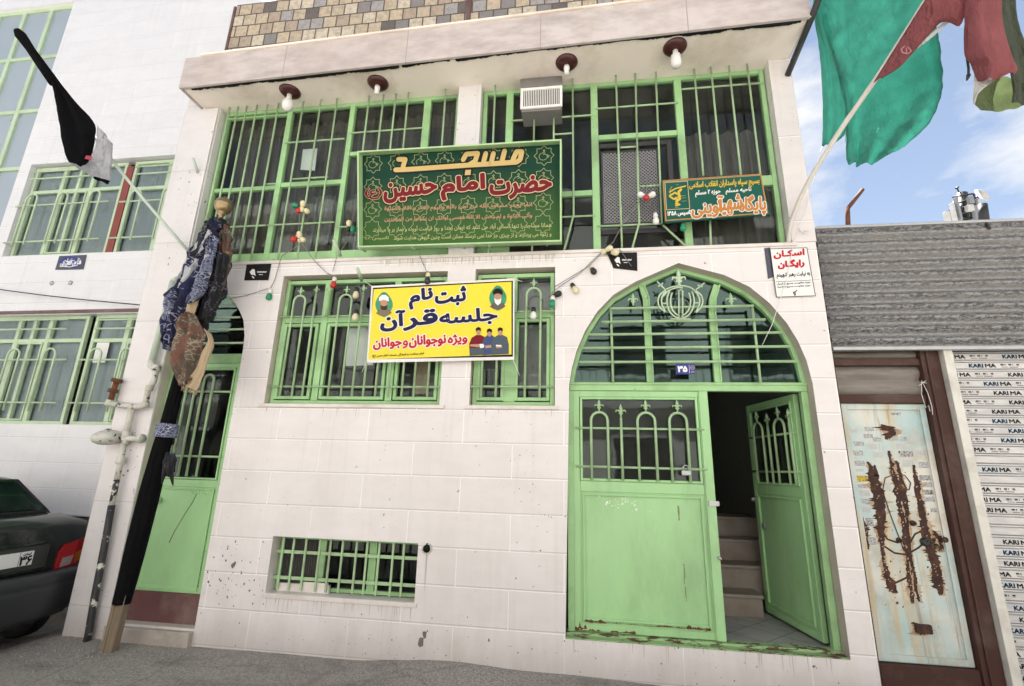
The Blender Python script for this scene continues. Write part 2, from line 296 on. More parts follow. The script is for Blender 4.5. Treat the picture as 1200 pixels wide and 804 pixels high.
def mk_brick():
    k = NT('parapet_brick'); v0 = k.coord(); sep = k.n('ShaderNodeSeparateXYZ'); k.l(v0, sep.inputs[0]); cmb = k.n('ShaderNodeCombineXYZ')
    wob = k.math('MULTIPLY', k.math('SUBTRACT', k.noise(v0, 2.2, 2), .5), .03)
    k.l(sep.outputs[0], cmb.inputs[0]); k.l(k.math('ADD', sep.outputs[2], wob), cmb.inputs[1])
    b = k.n('ShaderNodeTexBrick'); b.offset = .5; b.inputs['Scale'].default_value = 1; b.inputs['Brick Width'].default_value = .185; b.inputs['Row Height'].default_value = .185
    b.inputs['Mortar Size'].default_value = .009; b.inputs['Mortar Smooth'].default_value = .15; b.inputs['Bias'].default_value = -.1
    b.inputs['Color1'].default_value = (0, 0, 0, 1); b.inputs['Color2'].default_value = (1, 1, 1, 1); b.inputs['Mortar'].default_value = (.5, .5, .5, 1); b.inputs['Bias'].default_value = 0
    k.l(cmb.outputs[0], b.inputs['Vector'])
    r = k.n('ShaderNodeValToRGB'); r.color_ramp.interpolation = 'CONSTANT'; e = r.color_ramp.elements; e[0].position = 0; e[0].color = (.54, .45, .33, 1); e[1].position = .22; e[1].color = (.42, .34, .26, 1)
    for p_, c_ in ((.36, (.60, .53, .42)), (.52, (.24, .23, .23)), (.64, (.50, .42, .31)), (.80, (.13, .115, .11)), (.88, (.36, .35, .35))): q_ = e.new(p_); q_.color = (*c_, 1)
    k.l(b.outputs['Color'], r.inputs['Fac'])
    c = k.mix(b.outputs['Fac'], r.outputs['Color'], (.09, .075, .065))
    c = k.mix(k.math('MULTIPLY', k.ramp(k.noise(v0, 16, 7, .75), .45, .66), .6), c, (.2, .165, .14))
    k.set(c, .9); k.bump(k.math('ADD', k.math('MULTIPLY', b.outputs['Fac'], -1.5), k.noise(v0, 40, 4)), .7, .012); return k.m
M['brick'] = mk_brick()
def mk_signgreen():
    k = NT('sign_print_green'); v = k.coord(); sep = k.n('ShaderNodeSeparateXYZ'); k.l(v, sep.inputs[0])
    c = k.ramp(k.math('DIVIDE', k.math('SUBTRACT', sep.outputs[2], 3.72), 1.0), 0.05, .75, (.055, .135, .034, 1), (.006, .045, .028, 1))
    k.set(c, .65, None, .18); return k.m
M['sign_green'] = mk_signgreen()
def mk_mesh():
    k = NT('wire_mesh'); k.t.nodes.remove(k.b); v = k.coord(scale=(1, 1, 1), rot=(0, R(45), 0))
    sep = k.n('ShaderNodeSeparateXYZ'); k.l(v, sep.inputs[0])
    def cell(o):
        f = k.math('FRACT', k.math('MULTIPLY', o, 38)); return k.math('GREATER_THAN', f, .62)
    f = k.math('MAXIMUM', cell(sep.outputs[0]), cell(sep.outputs[2]))
    a = k.n('ShaderNodeBsdfTransparent'); d = k.n('ShaderNodeBsdfDiffuse'); d.inputs[0].default_value = (.26, .26, .27, 1); mm = k.n('ShaderNodeMixShader')
    k.l(f, mm.inputs[0]); k.l(a.outputs[0], mm.inputs[1]); k.l(d.outputs[0], mm.inputs[2]); k.l(mm.outputs[0], k.o.inputs['Surface']); return k.m
M['mesh'] = mk_mesh()
def mk_floor():
    k = NT('hall_floor'); v = k.coord(rot=(0, 0, R(45))); b = k.n('ShaderNodeTexBrick'); b.offset = 0; b.inputs['Scale'].default_value = 1; b.inputs['Brick Width'].default_value = .3; b.inputs['Row Height'].default_value = .3
    b.inputs['Mortar Size'].default_value = .004; b.inputs['Color1'].default_value = (.33, .33, .33, 1); b.inputs['Color2'].default_value = (.40, .40, .39, 1); b.inputs['Mortar'].default_value = (.1, .1, .1, 1)
    k.l(v, b.inputs['Vector']); k.set(k.mix(k.math('MULTIPLY', k.ramp(k.noise(v, 5, 6), .45, .7), .5), b.outputs['Color'], (.15, .14, .13)), .5); return k.m
M['floor'] = mk_floor()

# ------------------------------------------------------------------ mesh builder
class MB:
    def __init__(s): s.v = []; s.f = []; s.mi = []; s.cur = 0; s.sm = []; s.smooth = False
    def add(s, vs, fs):
        o = len(s.v); s.v += [tuple(p) for p in vs]
        for f in fs: s.f.append([o + i for i in f]); s.mi.append(s.cur); s.sm.append(s.smooth)
        return s
    def box(s, x0, x1, y0, y1, z0, z1):
        if x0 > x1: x0, x1 = x1, x0
        if y0 > y1: y0, y1 = y1, y0
        if z0 > z1: z0, z1 = z1, z0
        return s.add([(x0, y0, z0), (x1, y0, z0), (x1, y1, z0), (x0, y1, z0), (x0, y0, z1), (x1, y0, z1), (x1, y1, z1), (x0, y1, z1)],
                     [(0, 3, 2, 1), (4, 5, 6, 7), (0, 1, 5, 4), (1, 2, 6, 5), (2, 3, 7, 6), (3, 0, 4, 7)])
    def quad(s, a, b, c, d): return s.add([a, b, c, d], [(0, 1, 2, 3)])
    def beam(s, p, q, w, d, up=Vector((0, -1, 0))):
        """rectangular bar from p to q, w across, d along up"""
        p = Vector(p); q = Vector(q); t = (q - p).normalized(); u = up - t * up.dot(t); u.normalize(); r = t.cross(u)
        vs = [e + r * a * w / 2 + u * b * d / 2 for e in (p, q) for a, b in ((-1, -1), (1, -1), (1, 1), (-1, 1))]
        return s.add(vs, [(0, 3, 2, 1), (4, 5, 6, 7), (0, 1, 5, 4), (1, 2, 6, 5), (2, 3, 7, 6), (3, 0, 4, 7)])
    def tube(s, pts, r, n=8, caps=True):
        pts = [Vector(p) for p in pts]; rs = r if isinstance(r, (list, tuple)) else [r] * len(pts)
        o = len(s.v); ref = None; sm = s.smooth; s.smooth = True; rings = []
        for i, p in enumerate(pts):
            t = (pts[min(i + 1, len(pts) - 1)] - pts[max(i - 1, 0)]).normalized()
            if ref is None: ref = Vector((0, 0, 1)) if abs(t.z) < .9 else Vector((1, 0, 0))
            u = ref - t * ref.dot(t); u.normalize(); ref = u; w = t.cross(u)
            rings += [p + (u * math.cos(2 * math.pi * k / n) + w * math.sin(2 * math.pi * k / n)) * rs[i] for k in range(n)]
        fs = [(i * n + k, i * n + (k + 1) % n, (i + 1) * n + (k + 1) % n, (i + 1) * n + k) for i in range(len(pts) - 1) for k in range(n)]
        if caps: fs += [tuple(range(n - 1, -1, -1)), tuple((len(pts) - 1) * n + k for k in range(n))]
        s.add(rings, fs); s.smooth = sm; return s
    def lathe(s, prof, origin, axis=(0, 0, 1), n=18):
        origin = Vector(origin); a = Vector(axis).normalized(); u = Vector((1, 0, 0)) if abs(a.x) < .9 else Vector((0, 1, 0)); u = (u - a * u.dot(a)).normalized(); w = a.cross(u)
        sm = s.smooth; s.smooth = True
        vs = [origin + a * h + (u * math.cos(2 * math.pi * k / n) + w * math.sin(2 * math.pi * k / n)) * max(r, .0005) for r, h in prof for k in range(n)]
        fs = [(i * n + k, i * n + (k + 1) % n, (i + 1) * n + (k + 1) % n, (i + 1) * n + k) for i in range(len(prof) - 1) for k in range(n)]
        fs += [tuple(range(n - 1, -1, -1)), tuple((len(prof) - 1) * n + k for k in range(n))]
        s.add(vs, fs); s.smooth = sm; return s
    def poly(s, outer, holes=(), f=None):
        """flat 2-D region (x,z) with holes, mapped by f"""
        loops = [[Vector((a, b, 0)) for a, b in outer]] + [[Vector((a, b, 0)) for a, b in h] for h in holes]
        tris = tessellate_polygon(loops); flat = [p for l in loops for p in l]
        fs = []
        for t in tris:
            a, b, c = (flat[i] for i in t); fs.append(t if (b - a).cross(c - a).z > 0 else (t[0], t[2], t[1]))
        return s.add([f(p.x, p.y) for p in flat], fs)
    def prism(s, loop, y0, y1):
        """(x,z) loop extruded from y0 (front) to y1"""
        s.poly(loop, f=lambda a, b: (a, y0, b)); n = len(loop)
        area = sum(loop[i][0] * loop[(i + 1) % n][1] - loop[(i + 1) % n][0] * loop[i][1] for i in range(n))
        vs = [(a, y0, b) for a, b in loop] + [(a, y1, b) for a, b in loop]
        fs = [(i, i + n, (i + 1) % n + n, (i + 1) % n) if area > 0 else (i, (i + 1) % n, (i + 1) % n + n, i + n) for i in range(n)]
        s.add(vs, fs); s.poly(loop, f=lambda a, b: (a, y1, b)); return s
    def rect_frame(s, x0, x1, z0, z1, w, y0, y1):
        s.box(x0, x0 + w, y0, y1, z0, z1); s.box(x1 - w, x1, y0, y1, z0, z1)
        s.box(x0 + w, x1 - w, y0 + .002, y1, z1 - w, z1); s.box(x0 + w, x1 - w, y0 + .002, y1, z0, z0 + w); return s

def link(o, parent=None):
    COL.objects.link(o)
    if parent is not None:
        o.parent = parent; o.location = -world_loc(parent)
    return o
def world_loc(o):
    l = o.location.copy()
    while o.parent is not None: o = o.parent; l += o.location
    return l
def obj(name, mb, mat, parent=None, bevel=0, solid=0, label=None, cat=None, group=None, kind=None, local=False, center=None, sub=0):
    me = bpy.data.meshes.new(name); me.from_pydata(mb.v, [], mb.f); mats = mat if isinstance(mat, list) else [mat]
    for x in mats: me.materials.append(M[x] if isinstance(x, str) else x)
    me.polygons.foreach_set('material_index', mb.mi); me.polygons.foreach_set('use_smooth', mb.sm); me.update()
    o = bpy.data.objects.new(name, me); COL.objects.link(o)
    if parent is not None:
        o.parent = parent
        if not local: o.location = -world_loc(parent)
    elif kind is None and not local:
        xs = [v[0] for v in mb.v]; ys = [v[1] for v in mb.v]; zs = [v[2] for v in mb.v]
        c = Vector(center) if center else Vector(((min(xs) + max(xs)) / 2, (min(ys) + max(ys)) / 2, min(zs)))
        me.transform(Matrix.Translation(-c)); o.location = c
    if bevel:
        b = o.modifiers.new('bevel', 'BEVEL'); b.width = bevel; b.segments = 2; b.limit_method = 'ANGLE'; b.angle_limit = R(50)
    if sub:
        b = o.modifiers.new('sub', 'SUBSURF'); b.levels = sub; b.render_levels = sub
    if solid:
        b = o.modifiers.new('solid', 'SOLIDIFY'); b.thickness = solid
    tag(o, label, cat, group, kind); return o
def tag(o, label=None, cat=None, group=None, kind=None):
    if label: o['label'] = label
    if cat: o['category'] = cat
    if group: o['group'] = group
    if kind: o['kind'] = kind
    return o
def thing(name, loc, label, cat, group=None):
    o = bpy.data.objects.new(name, None); o.empty_display_size = .1; COL.objects.link(o); o.location = loc; return tag(o, label, cat, group)
def copy_tree(o, parent=None):
    c = o.copy(); COL.objects.link(c)
    if parent is not None: c.parent = parent
    for ch in list(o.children): copy_tree(ch, c)
    return c

# ------------------------------------------------------------------ lettering
TAB = {}
for cp in list(range(0xFB50, 0xFC00)) + list(range(0xFE70, 0xFEFD)):
    d = unicodedata.decomposition(chr(cp))
    if d.startswith('<'):
        k_, *r_ = d.split()
        if len(r_) <= 2: TAB.setdefault(''.join(chr(int(q, 16)) for q in r_), {})[k_.strip('<>')] = chr(cp)
def shape(txt):
    toks = []; i = 0
    while i < len(txt):
        if txt[i] == 'ل' and txt[i:i + 2] in TAB and len(txt[i:i + 2]) == 2: toks.append(txt[i:i + 2]); i += 2
        else: toks.append(txt[i]); i += 1
    nx = lambda t: t == 'ـ' or (t in TAB and 'initial' in TAB[t]); pv = lambda t: t == 'ـ' or (t in TAB and 'final' in TAB[t])
    out = []
    for k, t in enumerate(toks):
        if t in TAB:
            a = k > 0 and nx(toks[k - 1]) and pv(t); b = k + 1 < len(toks) and pv(toks[k + 1]) and nx(t)
            f = 'medial' if a and b else 'final' if a else 'initial' if b else 'isolated'
            out.append(TAB[t].get(f) or TAB[t].get('isolated') or t)
        else: out.append(t)
    res = []; run = ''
    for ch in out:
        if ch in '۰۱۲۳۴۵۶۷۸۹': run += ch
        else:
            if run: res.append(run); run = ''
            res.append({'(': ')', ')': '('}.get(ch, ch))
    if run: res.append(run)
    return ''.join(reversed(res))
def outlines(body, res=3):
    c = bpy.data.curves.new('letters', 'FONT'); c.body = body; c.size = 1; c.resolution_u = res
    o = bpy.data.objects.new('letters', c); COL.objects.link(o)
    out = []
    for fm in ('FRONT', 'NONE'):
        try: c.fill_mode = fm
        except Exception: pass
        bpy.context.view_layer.update(); dg = bpy.context.evaluated_depsgraph_get()
        me = bpy.data.meshes.new_from_object(o.evaluated_get(dg))
        out.append(([(v.co.x, v.co.y) for v in me.vertices], [tuple(p.vertices) for p in me.polygons], [tuple(e.vertices) for e in me.edges]))
        bpy.data.meshes.remove(me)
    bpy.data.objects.remove(o); bpy.data.curves.remove(c); return out
_cache = {}
def strokes2d(segs, w, n=8):
    """thick line segments in 2-D as separate convex polygons"""
    ps = []
    for a, b in segs:
        dx, dy = b[0] - a[0], b[1] - a[1]; L = math.hypot(dx, dy)
        if L < 1e-7: continue
        nx_, ny_ = -dy / L * w, dx / L * w
        ps.append([(a[0] - nx_, a[1] - ny_), (b[0] - nx_, b[1] - ny_), (b[0] + nx_, b[1] + ny_), (a[0] + nx_, a[1] + ny_)])
        ps.append([(b[0] + w * math.cos(2 * math.pi * k / n), b[1] + w * math.sin(2 * math.pi * k / n)) for k in range(n)])
    return ps
class Plane:
    """a flat printed surface: o lower-left corner, u right, v up, n outwards"""
    def __init__(s, tl, tr, br, bl):
        s.o = Vector(bl); s.u = (Vector(br) - s.o).normalized(); v = Vector(tl) - s.o; s.n = s.u.cross(v).normalized(); s.v = s.n.cross(s.u)
        if s.n.y > 0: s.n = -s.n
    def at(s, a, b, h=0): return s.o + s.u * a + s.v * b + s.n * h
    def uv(s, px, py):
        p = hit(px, py, s.o, s.n) - s.o; return (p.dot(s.u), p.dot(s.v))
def put_polys(mb, pl, ps, h0, dh=.00003):
    for i, p in enumerate(ps):
        h = h0 + (i % 60) * dh; mb.add([pl.at(a, b, h) for a, b in p], [tuple(range(len(p)))])
def text(mb, pl, body, bl, br, tl, bold, h, arabic=True, shear=0, res=3, fill=True, n=8):
    """letters fitted to a box given by three sight lines: bottom left, bottom right, top left"""
    s = shape(body) if arabic else body
    if (s, res) not in _cache: _cache[(s, res)] = outlines(s, res)
    (fv, ff, _), (ev, _, ee) = _cache[(s, res)]
    xs = [p[0] for p in ev]; ys = [p[1] for p in ev]; x0, x1, y0, y1 = min(xs), max(xs), min(ys), max(ys)
    A = Vector(pl.uv(*bl)); B = Vector(pl.uv(*br)); C = Vector(pl.uv(*tl)); U = (B - A) / (x1 - x0); V = (C - A) / (y1 - y0)
    mp_ = lambda p: (A + U * (p[0] - x0) + V * (p[1] - y0))
    if fill and ff:
        mb.add([pl.at(*mp_(p), h + .0002) for p in fv], ff)
    w = bold * (C - A).length
    put_polys(mb, pl, strokes2d([(mp_(ev[a]), mp_(ev[b])) for a, b in ee], w, n), h)
def line_px(mb, pl, pts, w, h, closed=False, n=8):
    q = [pl.uv(*p) for p in pts]
    if closed: q.append(q[0])
    put_polys(mb, pl, strokes2d(list(zip(q[:-1], q[1:])), w, n), h)
def shape_px(mb, pl, pts, h):
    q = [pl.uv(*p) for p in pts]; mb.poly(q, f=lambda a, b: pl.at(a, b, h))

# ================================================================== SETTING
def make_ground():
    mb = MB(); xs = [-60, -30, -16, -11] + [-9 + i * .12 for i in range(126)] + [8, 12, 20, 60]
    ys = [-60, -30, -16, -11] + [-8 + .5 * i for i in range(9)] + [-3.4 + .06 * i for i in range(76)] + [1.4, 3, 8, 30, 90]
    from mathutils import noise as nz_
    def h(x, y):
        z = .012 * nz_.noise(Vector((x * 1.3, y * 1.3, 0))) + .006 * nz_.noise(Vector((x * 6, y * 6, 3)))
        z += .05 * math.exp(-((x + 1.1) / .55) ** 2) * math.exp(-((y + .02) / .22) ** 2)       # tarmac dragged up against the plinth
        z += .03 * math.exp(-((x + .2) / .5) ** 2) * math.exp(-((y + .02) / .16) ** 2)
        t = min(1, max(0, (-4.72 - x) / .75)); z -= .125 * t * t * (3 - 2 * t)                # the street dips towards the neighbour house
        return z - .008
    mb.smooth = True
    mb.add([(x, y, h(x, y) if -9.1 < x < 6.2 and -3.5 < y < 1.2 else (-.13 if x < -5.4 and -4 < y < 1.5 else -.01)) for y in ys for x in xs],
           [(j * len(xs) + i, j * len(xs) + i + 1, (j + 1) * len(xs) + i + 1, (j + 1) * len(xs) + i) for j in range(len(ys) - 1) for i in range(len(xs) - 1)])
    obj('street', mb, 'ground', kind='structure')
make_ground()
def debris():
    mb = MB(); rr = random.Random(3)
    for i in range(320):
        if i < 120: x = rr.gauss(-4.15, .32); y = rr.gauss(-.42, .16)
        else: x = rr.uniform(-3.6, 2); y = -abs(rr.gauss(.0, .13)) - .02
        if y > -.02: y = -.04
        s = rr.uniform(.002, .0065); z = .0
        mb.add([(x - s, y - s * .7, z - s), (x + s, y - s, z - s), (x + s * .6, y + s, z - s), (x - s, y + s * .8, z - s), (x, y, z + s * .9)], [(0, 1, 4), (1, 2, 4), (2, 3, 4), (3, 0, 4)])
    obj('gravel_grit', mb, 'grit', kind='stuff', label='loose grit and stone chips on the asphalt by the wall')
debris()

# ------------------------------------------------------------------ mosque
mosque = thing('mosque_building', (-1.28, 0, 0), 'two storey white tiled mosque with light green windows and doors', 'building')
XL, XR = -4.765, 2.201
ARC = [(-.12, .272), (-.08, 2.368), (-.052, 2.53), (-.007, 2.692), (.075, 2.885), (.189, 3.068), (.345, 3.235), (.557, 3.362), (.962, 3.54), (1.367, 3.405), (1.58, 3.28), (1.735, 3.12), (1.86, 2.93), (1.935, 2.76), (1.985, 2.58), (2.01, 2.373), (2.014, .272)]
def side_arch(off=0):
    r = [(.44 - off, .13), (.44 - off, 2.72), (.43 - off, 2.87), (.385 - off, 3.043), (.30 - off, 3.18), (.2, 3.29 - off), (.1, 3.375 - off), (0, 3.44 - off)]
    return [(-3.88 + a, b) for a, b in r] + [(-3.88 - a, b) for a, b in r[-2::-1]]
SIDE = side_arch()
WA = [(-3.11, 2.165), (-1.303, 2.165), (-1.303, 3.53), (-3.11, 3.53)]
WB = [(-1.015, 2.165), (-.213, 2.165), (-.213, 3.54), (-1.015, 3.54)]
BS = [(-2.805, .462), (-1.412, .462), (-1.412, .938), (-2.805, .938)]
VENT = [(-1.328 + .036 * math.cos(2 * math.pi * k / 10), .9 + .036 * math.sin(2 * math.pi * k / 10)) for k in range(10)]
mb = MB()
mb.poly([(XL, -.4), (XR, -.4), (XR, 3.71), (XL, 3.71)], [ARC, SIDE, WA, WB, BS, VENT], f=lambda a, b: (a, 0, b))
def reveal(mb, loop, d):
    n = len(loop)
    for i in range(n):
        a, b = loop[i], loop[(i + 1) % n]; mb.quad((a[0], 0, a[1]), (b[0], 0, b[1]), (b[0], d, b[1]), (a[0], d, a[1]))
mb.cur = 1
reveal(mb, WA, .13); reveal(mb, WB, .13); reveal(mb, SIDE, .14)
mb.cur = 2; reveal(mb, ARC, .17); mb.cur = 3; reveal(mb, BS, .17); reveal(mb, VENT, .5)
mb.cur = 1; mb.quad((XL, 0, 3.71), (XR, 0, 3.71), (XR, .16, 3.71), (XL, .16, 3.71))
mb.cur = 0
# outer shell: sides, back, roof
mb.quad((XL, 0, -.4), (XL, 8, -.4), (XL, 8, 6.2), (XL, 0, 6.2)); mb.quad((XR, 0, -.4), (XR, 8, -.4), (XR, 8, 6.2), (XR, 0, 6.2))
mb.quad((XL, 8, -.4), (XR, 8, -.4), (XR, 8, 6.2), (XL, 8, 6.2)); mb.quad((XL, 0, 6.19), (XR, 0, 6.19), (XR, 8, 6.19), (XL, 8, 6.19))
obj('wall', mb, ['tile', 'reveal', 'intrados', 'sill'], mosque)
mb = MB(); mb.box(XL - .004, -4.322, -.012, .01, -.3, 5.772); mb.box(XL - .004, -4.5, .0, .3, 5.774, 6.185); mb.box(-4.4, -4.31, .012, .2, 3.72, 5.79)
obj('corner_pillar', mb, 'tile_v', mosque, bevel=.003)
mb = MB(); mb.box(1.995, 2.206, -.01, .2, 3.712, 5.79)
obj('corner_pillar', mb, 'tile_r', mosque, bevel=.003)
mb = MB(); mb.box(-1.312, -1.047, -.004, .2, 3.712, 5.79)
obj('middle_pillar', mb, 'tile_v', mosque, bevel=.003)
mb = MB(); mb.box(-3.16, -1.25, -.02, .125, 2.13, 2.163); mb.box(-1.05, -.18, -.02, .125, 2.13, 2.163)
obj('window_sill', mb, 'sill', mosque, bevel=.003)
mb = MB(); mb.box(-4.33, 2.03, -.018, .15, 3.675, 3.708)
obj('sill_course', mb, 'sill', mosque, bevel=.003)
mb = MB(); mb.box(-2.83, -1.39, -.012, .16, .425, .46)
obj('basement_sill', mb, 'sill', mosque, bevel=.003)
mb = MB(); mb.box(-4.31, -3.445, -.05, .3, -.06, .11)
obj('door_step', mb, 'stone_step', mosque, bevel=.006)
# cornice
FL, FR = Vector((-4.57, -.347, 0)), Vector((2.214, -.499, 0)); fd = (FR - FL).normalized(); fn = Vector((fd.y, -fd.x, 0))
def fpt(t, out, z): p = FL.lerp(FR, t) + fn * out; return (p.x, p.y, z)
def slab(mb, t0, t1, o0, o1, z0, z1):
    a, b, c, d = (fpt(t0, o0, 0), fpt(t1, o0, 0), fpt(t1, o1, 0), fpt(t0, o1, 0))
    mb.add([(*q[:2], z) for z in (z0, z1) for q in (a, b, c, d)], [(0, 3, 2, 1), (4, 5, 6, 7), (0, 1, 5, 4), (1, 2, 6, 5), (2, 3, 7, 6), (3, 0, 4, 7)])
mb = MB(); slab(mb, 0, 1, 0, -.03, 5.778, 6.2); mb.box(-4.57, -4.545, -.315, 0.0, 5.778, 6.2); mb.box(2.19, 2.216, -.465, 0, 5.80, 6.2)
obj('cornice_fascia', mb, 'marble', mosque, bevel=.003)
mb = MB(); v = [(-4.54, -.30, 5.79), (2.19, -.45, 5.79), (2.19, .2, 5.79), (-4.54, .2, 5.79)]
mb.add(v + [(a, b, 6.15) for a, b, c in v], [(0, 1, 2, 3), (4, 5, 6, 7), (0, 1, 5, 4), (1, 2, 6, 5), (2, 3, 7, 6), (3, 0, 4, 7)])
obj('soffit', mb, 'soffit', mosque)
mb = MB(); rr = random.Random(5)
t = .02; wk = .4
while t < .985:                                                   # cracked joint between fascia and soffit
    L = rr.uniform(.002, .006); wk = min(1, max(.05, wk + rr.uniform(-.28, .28))); w0 = .009 + .02 * wk; slab(mb, t, min(t + L, .99), -.031, -.034 - w0, 5.782 - .012 * wk, 5.795); t += L + (0 if rr.random() < .985 else rr.uniform(.003, .012))
obj('soffit_crack', mb, 'black', mosque)
mb = MB(); slab(mb, .03, 1, .022, -.3, 6.2, 6.225); slab(mb, .0, 1, -.3, -.9, 6.19, 6.22)
obj('drip_edge', mb, 'soffit', mosque, bevel=.008)
mb = MB(); mb.box(-4.68, -4.1, .3, .5, 6.2, 7.78); mb.box(-4.1, -1.37, .3, .5, 6.2, 7.98); mb.box(-1.31, 2.2, .3, .5, 6.2, 7.98)
obj('brick_parapet', mb, 'brick', mosque)
mb = MB(); mb.box(-1.37, -1.31, .285, .46, 6.2, 7.98); mb.box(-4.72, -4.685, .29, .46, 6.2, 7.75)
obj('parapet_strip', mb, 'maroon', mosque)
# dark rooms behind the windows
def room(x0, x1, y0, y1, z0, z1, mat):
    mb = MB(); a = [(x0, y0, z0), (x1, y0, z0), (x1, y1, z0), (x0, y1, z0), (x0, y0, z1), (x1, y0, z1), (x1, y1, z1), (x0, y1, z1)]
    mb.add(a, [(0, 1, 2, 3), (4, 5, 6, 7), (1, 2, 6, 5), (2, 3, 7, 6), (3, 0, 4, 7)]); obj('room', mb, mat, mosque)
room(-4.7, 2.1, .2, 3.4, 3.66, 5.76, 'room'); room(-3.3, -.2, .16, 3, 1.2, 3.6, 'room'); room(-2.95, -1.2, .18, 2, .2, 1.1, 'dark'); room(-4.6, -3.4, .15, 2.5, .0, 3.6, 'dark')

# ---- windows
def hoop(mb, xa, xb, z0, zt, y, r):
    c = (xa + xb) / 2; a = (xb - xa) / 2
    pts = [(xa, y, z0), (xa, y, zt - a)] + [(c - a * math.cos(t * math.pi / 8), y, zt - a + a * math.sin(t * math.pi / 8)) for t in range(1, 8)] + [(xb, y, zt - a), (xb, y, z0)]
    mb.tube(pts, r, 8)
def fleur(mb, x, y, z, s=1.0):
    mb.tube([(x, y, z), (x, y, z + .035 * s), (x, y, z + .06 * s), (x, y, z + .085 * s)], [.006 * s, .007 * s, .011 * s, .001], 6)
    for q in (-1, 1): mb.tube([(x, y, z + .03 * s), (x + q * .014 * s, y, z + .045 * s), (x + q * .026 * s, y, z + .045 * s), (x + q * .03 * s, y, z + .032 * s)], [.005 * s, .006 * s, .005 * s, .003 * s], 6)
    mb.box(x - .013 * s, x + .013 * s, y - .006, y + .006, z + .022 * s, z + .03 * s)

YF, YG = .10, .02                                                 # frame plane and grille plane of the upper windows
def upper_window(x0, x1, mull, rails, ztop, bars, hbars, name):
    w = obj(name, MB_frame(x0, x1, ztop, mull, rails), 'green', mosque, bevel=.004)
    g = MB(); g.quad((x0 + .02, YF + .035, 3.74), (x1 - .02, YF + .035, 3.74), (x1 - .02, YF + .035, ztop - .02), (x0 + .02, YF + .035, ztop - .02)); obj('pane', g, 'glass', w)
    mb = MB()
    for pts in bars: mb.tube(pts, .0105, 8)
    for a, b, z, yy in hbars: mb.tube([(a, yy, z), (b, yy, z)], .010, 8)
    obj('grille', mb, 'green_bar', w); return w
def MB_frame(x0, x1, zt, mull, rails):
    mb = MB(); mb.rect_frame(x0, x1, 3.712, zt, .045, YF, YF + .06)
    for x, w in mull: mb.box(x - w / 2, x + w / 2, YF - .004, YF + .056, 3.76, zt - .047)
    for a, b, z, w in rails: mb.box(a, b, YF + .003, YF + .05, z - w / 2, z + w / 2)
    return mb
def vb(px, py, zt=5.79, zb=3.72, y=YG): x = XV(px, py, y); return [(x, y, zb), (x, y, zt)]
x1_, x2_, x3_ = XV(338, 145, YF), XV(414, 124, YF), XV(502, 112, YF)
A0, A1 = -4.30, -1.318
bars = [vb(px, 131) for px in (278, 288, 300, 312, 325)] + [vb(268, 133)] + [vb(a, b) for a, b in ((355, 124), (376, 120), (395, 118))] + \
       [vb(a, b, 5.79, 4.9) for a, b in ((432, 120), (449, 118), (463, 120), (478, 116))] + [vb(522, 112, 5.79, 4.4)]
zt1 = ZH(290, 221, YF); zt2 = ZH(370, 214, YF); zt3 = ZH(440, 178, YF)
hb = [(A0 + .02, x1_ - .02, ZH(280, 264.5, YG), YG + .02), (x1_ - .0, x2_ - .01, ZH(355, 261, YG), YG + .02), (x2_ + .02, x2_ + .3, ZH(400, 265, YG), YG + .02),
      (XV(340, 208, YG), XV(383, 207, YG), ZH(362, 207.5, YG), YG + .02), (x1_ + .03, x2_ - .03, ZH(375, 162.5, YG), YG + .03), (x2_ + .03, x3_ - .02, ZH(450, 151, YG), YG + .03), (XV(310, 216, YG), XV(322, 214, YG), ZH(315, 214.5, YG), YG + .02)]
winL = upper_window(A0, A1, [(x1_, .065), (x2_, .06), (x3_, .085)],
    [(A0 + .045, x1_ - .03, zt1, .05), (x1_ + .03, x2_ - .03, zt2, .055), (x2_ + .03, x3_ - .04, zt3, .05), (A0 + .045, A1 - .045, 3.80, .12), (A0 + .045, x1_ - .03, 5.70, .02)], 5.785, bars, hb, 'window')
B0, B1 = -1.04, 1.985
y1, y2, y3 = XV(598, 110, YF), XV(696, 110, YF), XV(794, 100, YF)
x646, x671 = XV(649, 140, YG), XV(671, 98, YG)
zb_ = ZH(671, 252, YG)
bars = [vb(580, 112), vb(626, 138, ZH(626, 138, YG)), [(x646, YG, 4.9), (x646, YG, ZH(649, 137, YG))],
        [tuple(P(661, 293, YG)), (x671, YG, zb_), (x671, YG, 5.79)], vb(722, 96), [tuple(P(741, 291, YG)), (XV(749, 261, YG), YG, ZH(749, 261, YG)), (XV(745, 95, YG), YG, 5.79)],
        [(XV(772, 200, YG), YG, ZH(775, 262, YG)), (XV(769, 94, YG), YG, 5.79)], [tuple(P(777, 264, YG)), tuple(P(803, 288, YG))]] + \
       [[(XV(a, 88, YG), YG, ZH(a, 206, YG)), (XV(a, 88, YG), YG, 5.79)] for a in (814, 834, 855.5, 877)] + [[tuple(P(833, 287, YG)), tuple(P(832, 258, YG))]]
hb = [(y1 + .03, y2 - .01, ZH(650, 136.5, YG), YG + .02), (y1 + .3, y2 - .01, ZH(687, 252, YG), YG + .02), (y2 + .01, y3 - .02, ZH(755, 121, YG), YG + .03), (y2, XV(776, 262, YG), ZH(740, 262.5, YG), YG + .02),
      (x646, x671, ZH(660, 157, YG), YG), (XV(727, 173, YG), XV(745, 172, YG), ZH(736, 172.5, YG), YG), (y3 + .03, B1 - .04, ZH(840, 99, YG), YG + .03), (XV(750, 218, YG), XV(774, 217, YG), ZH(760, 218, YG), YG)]
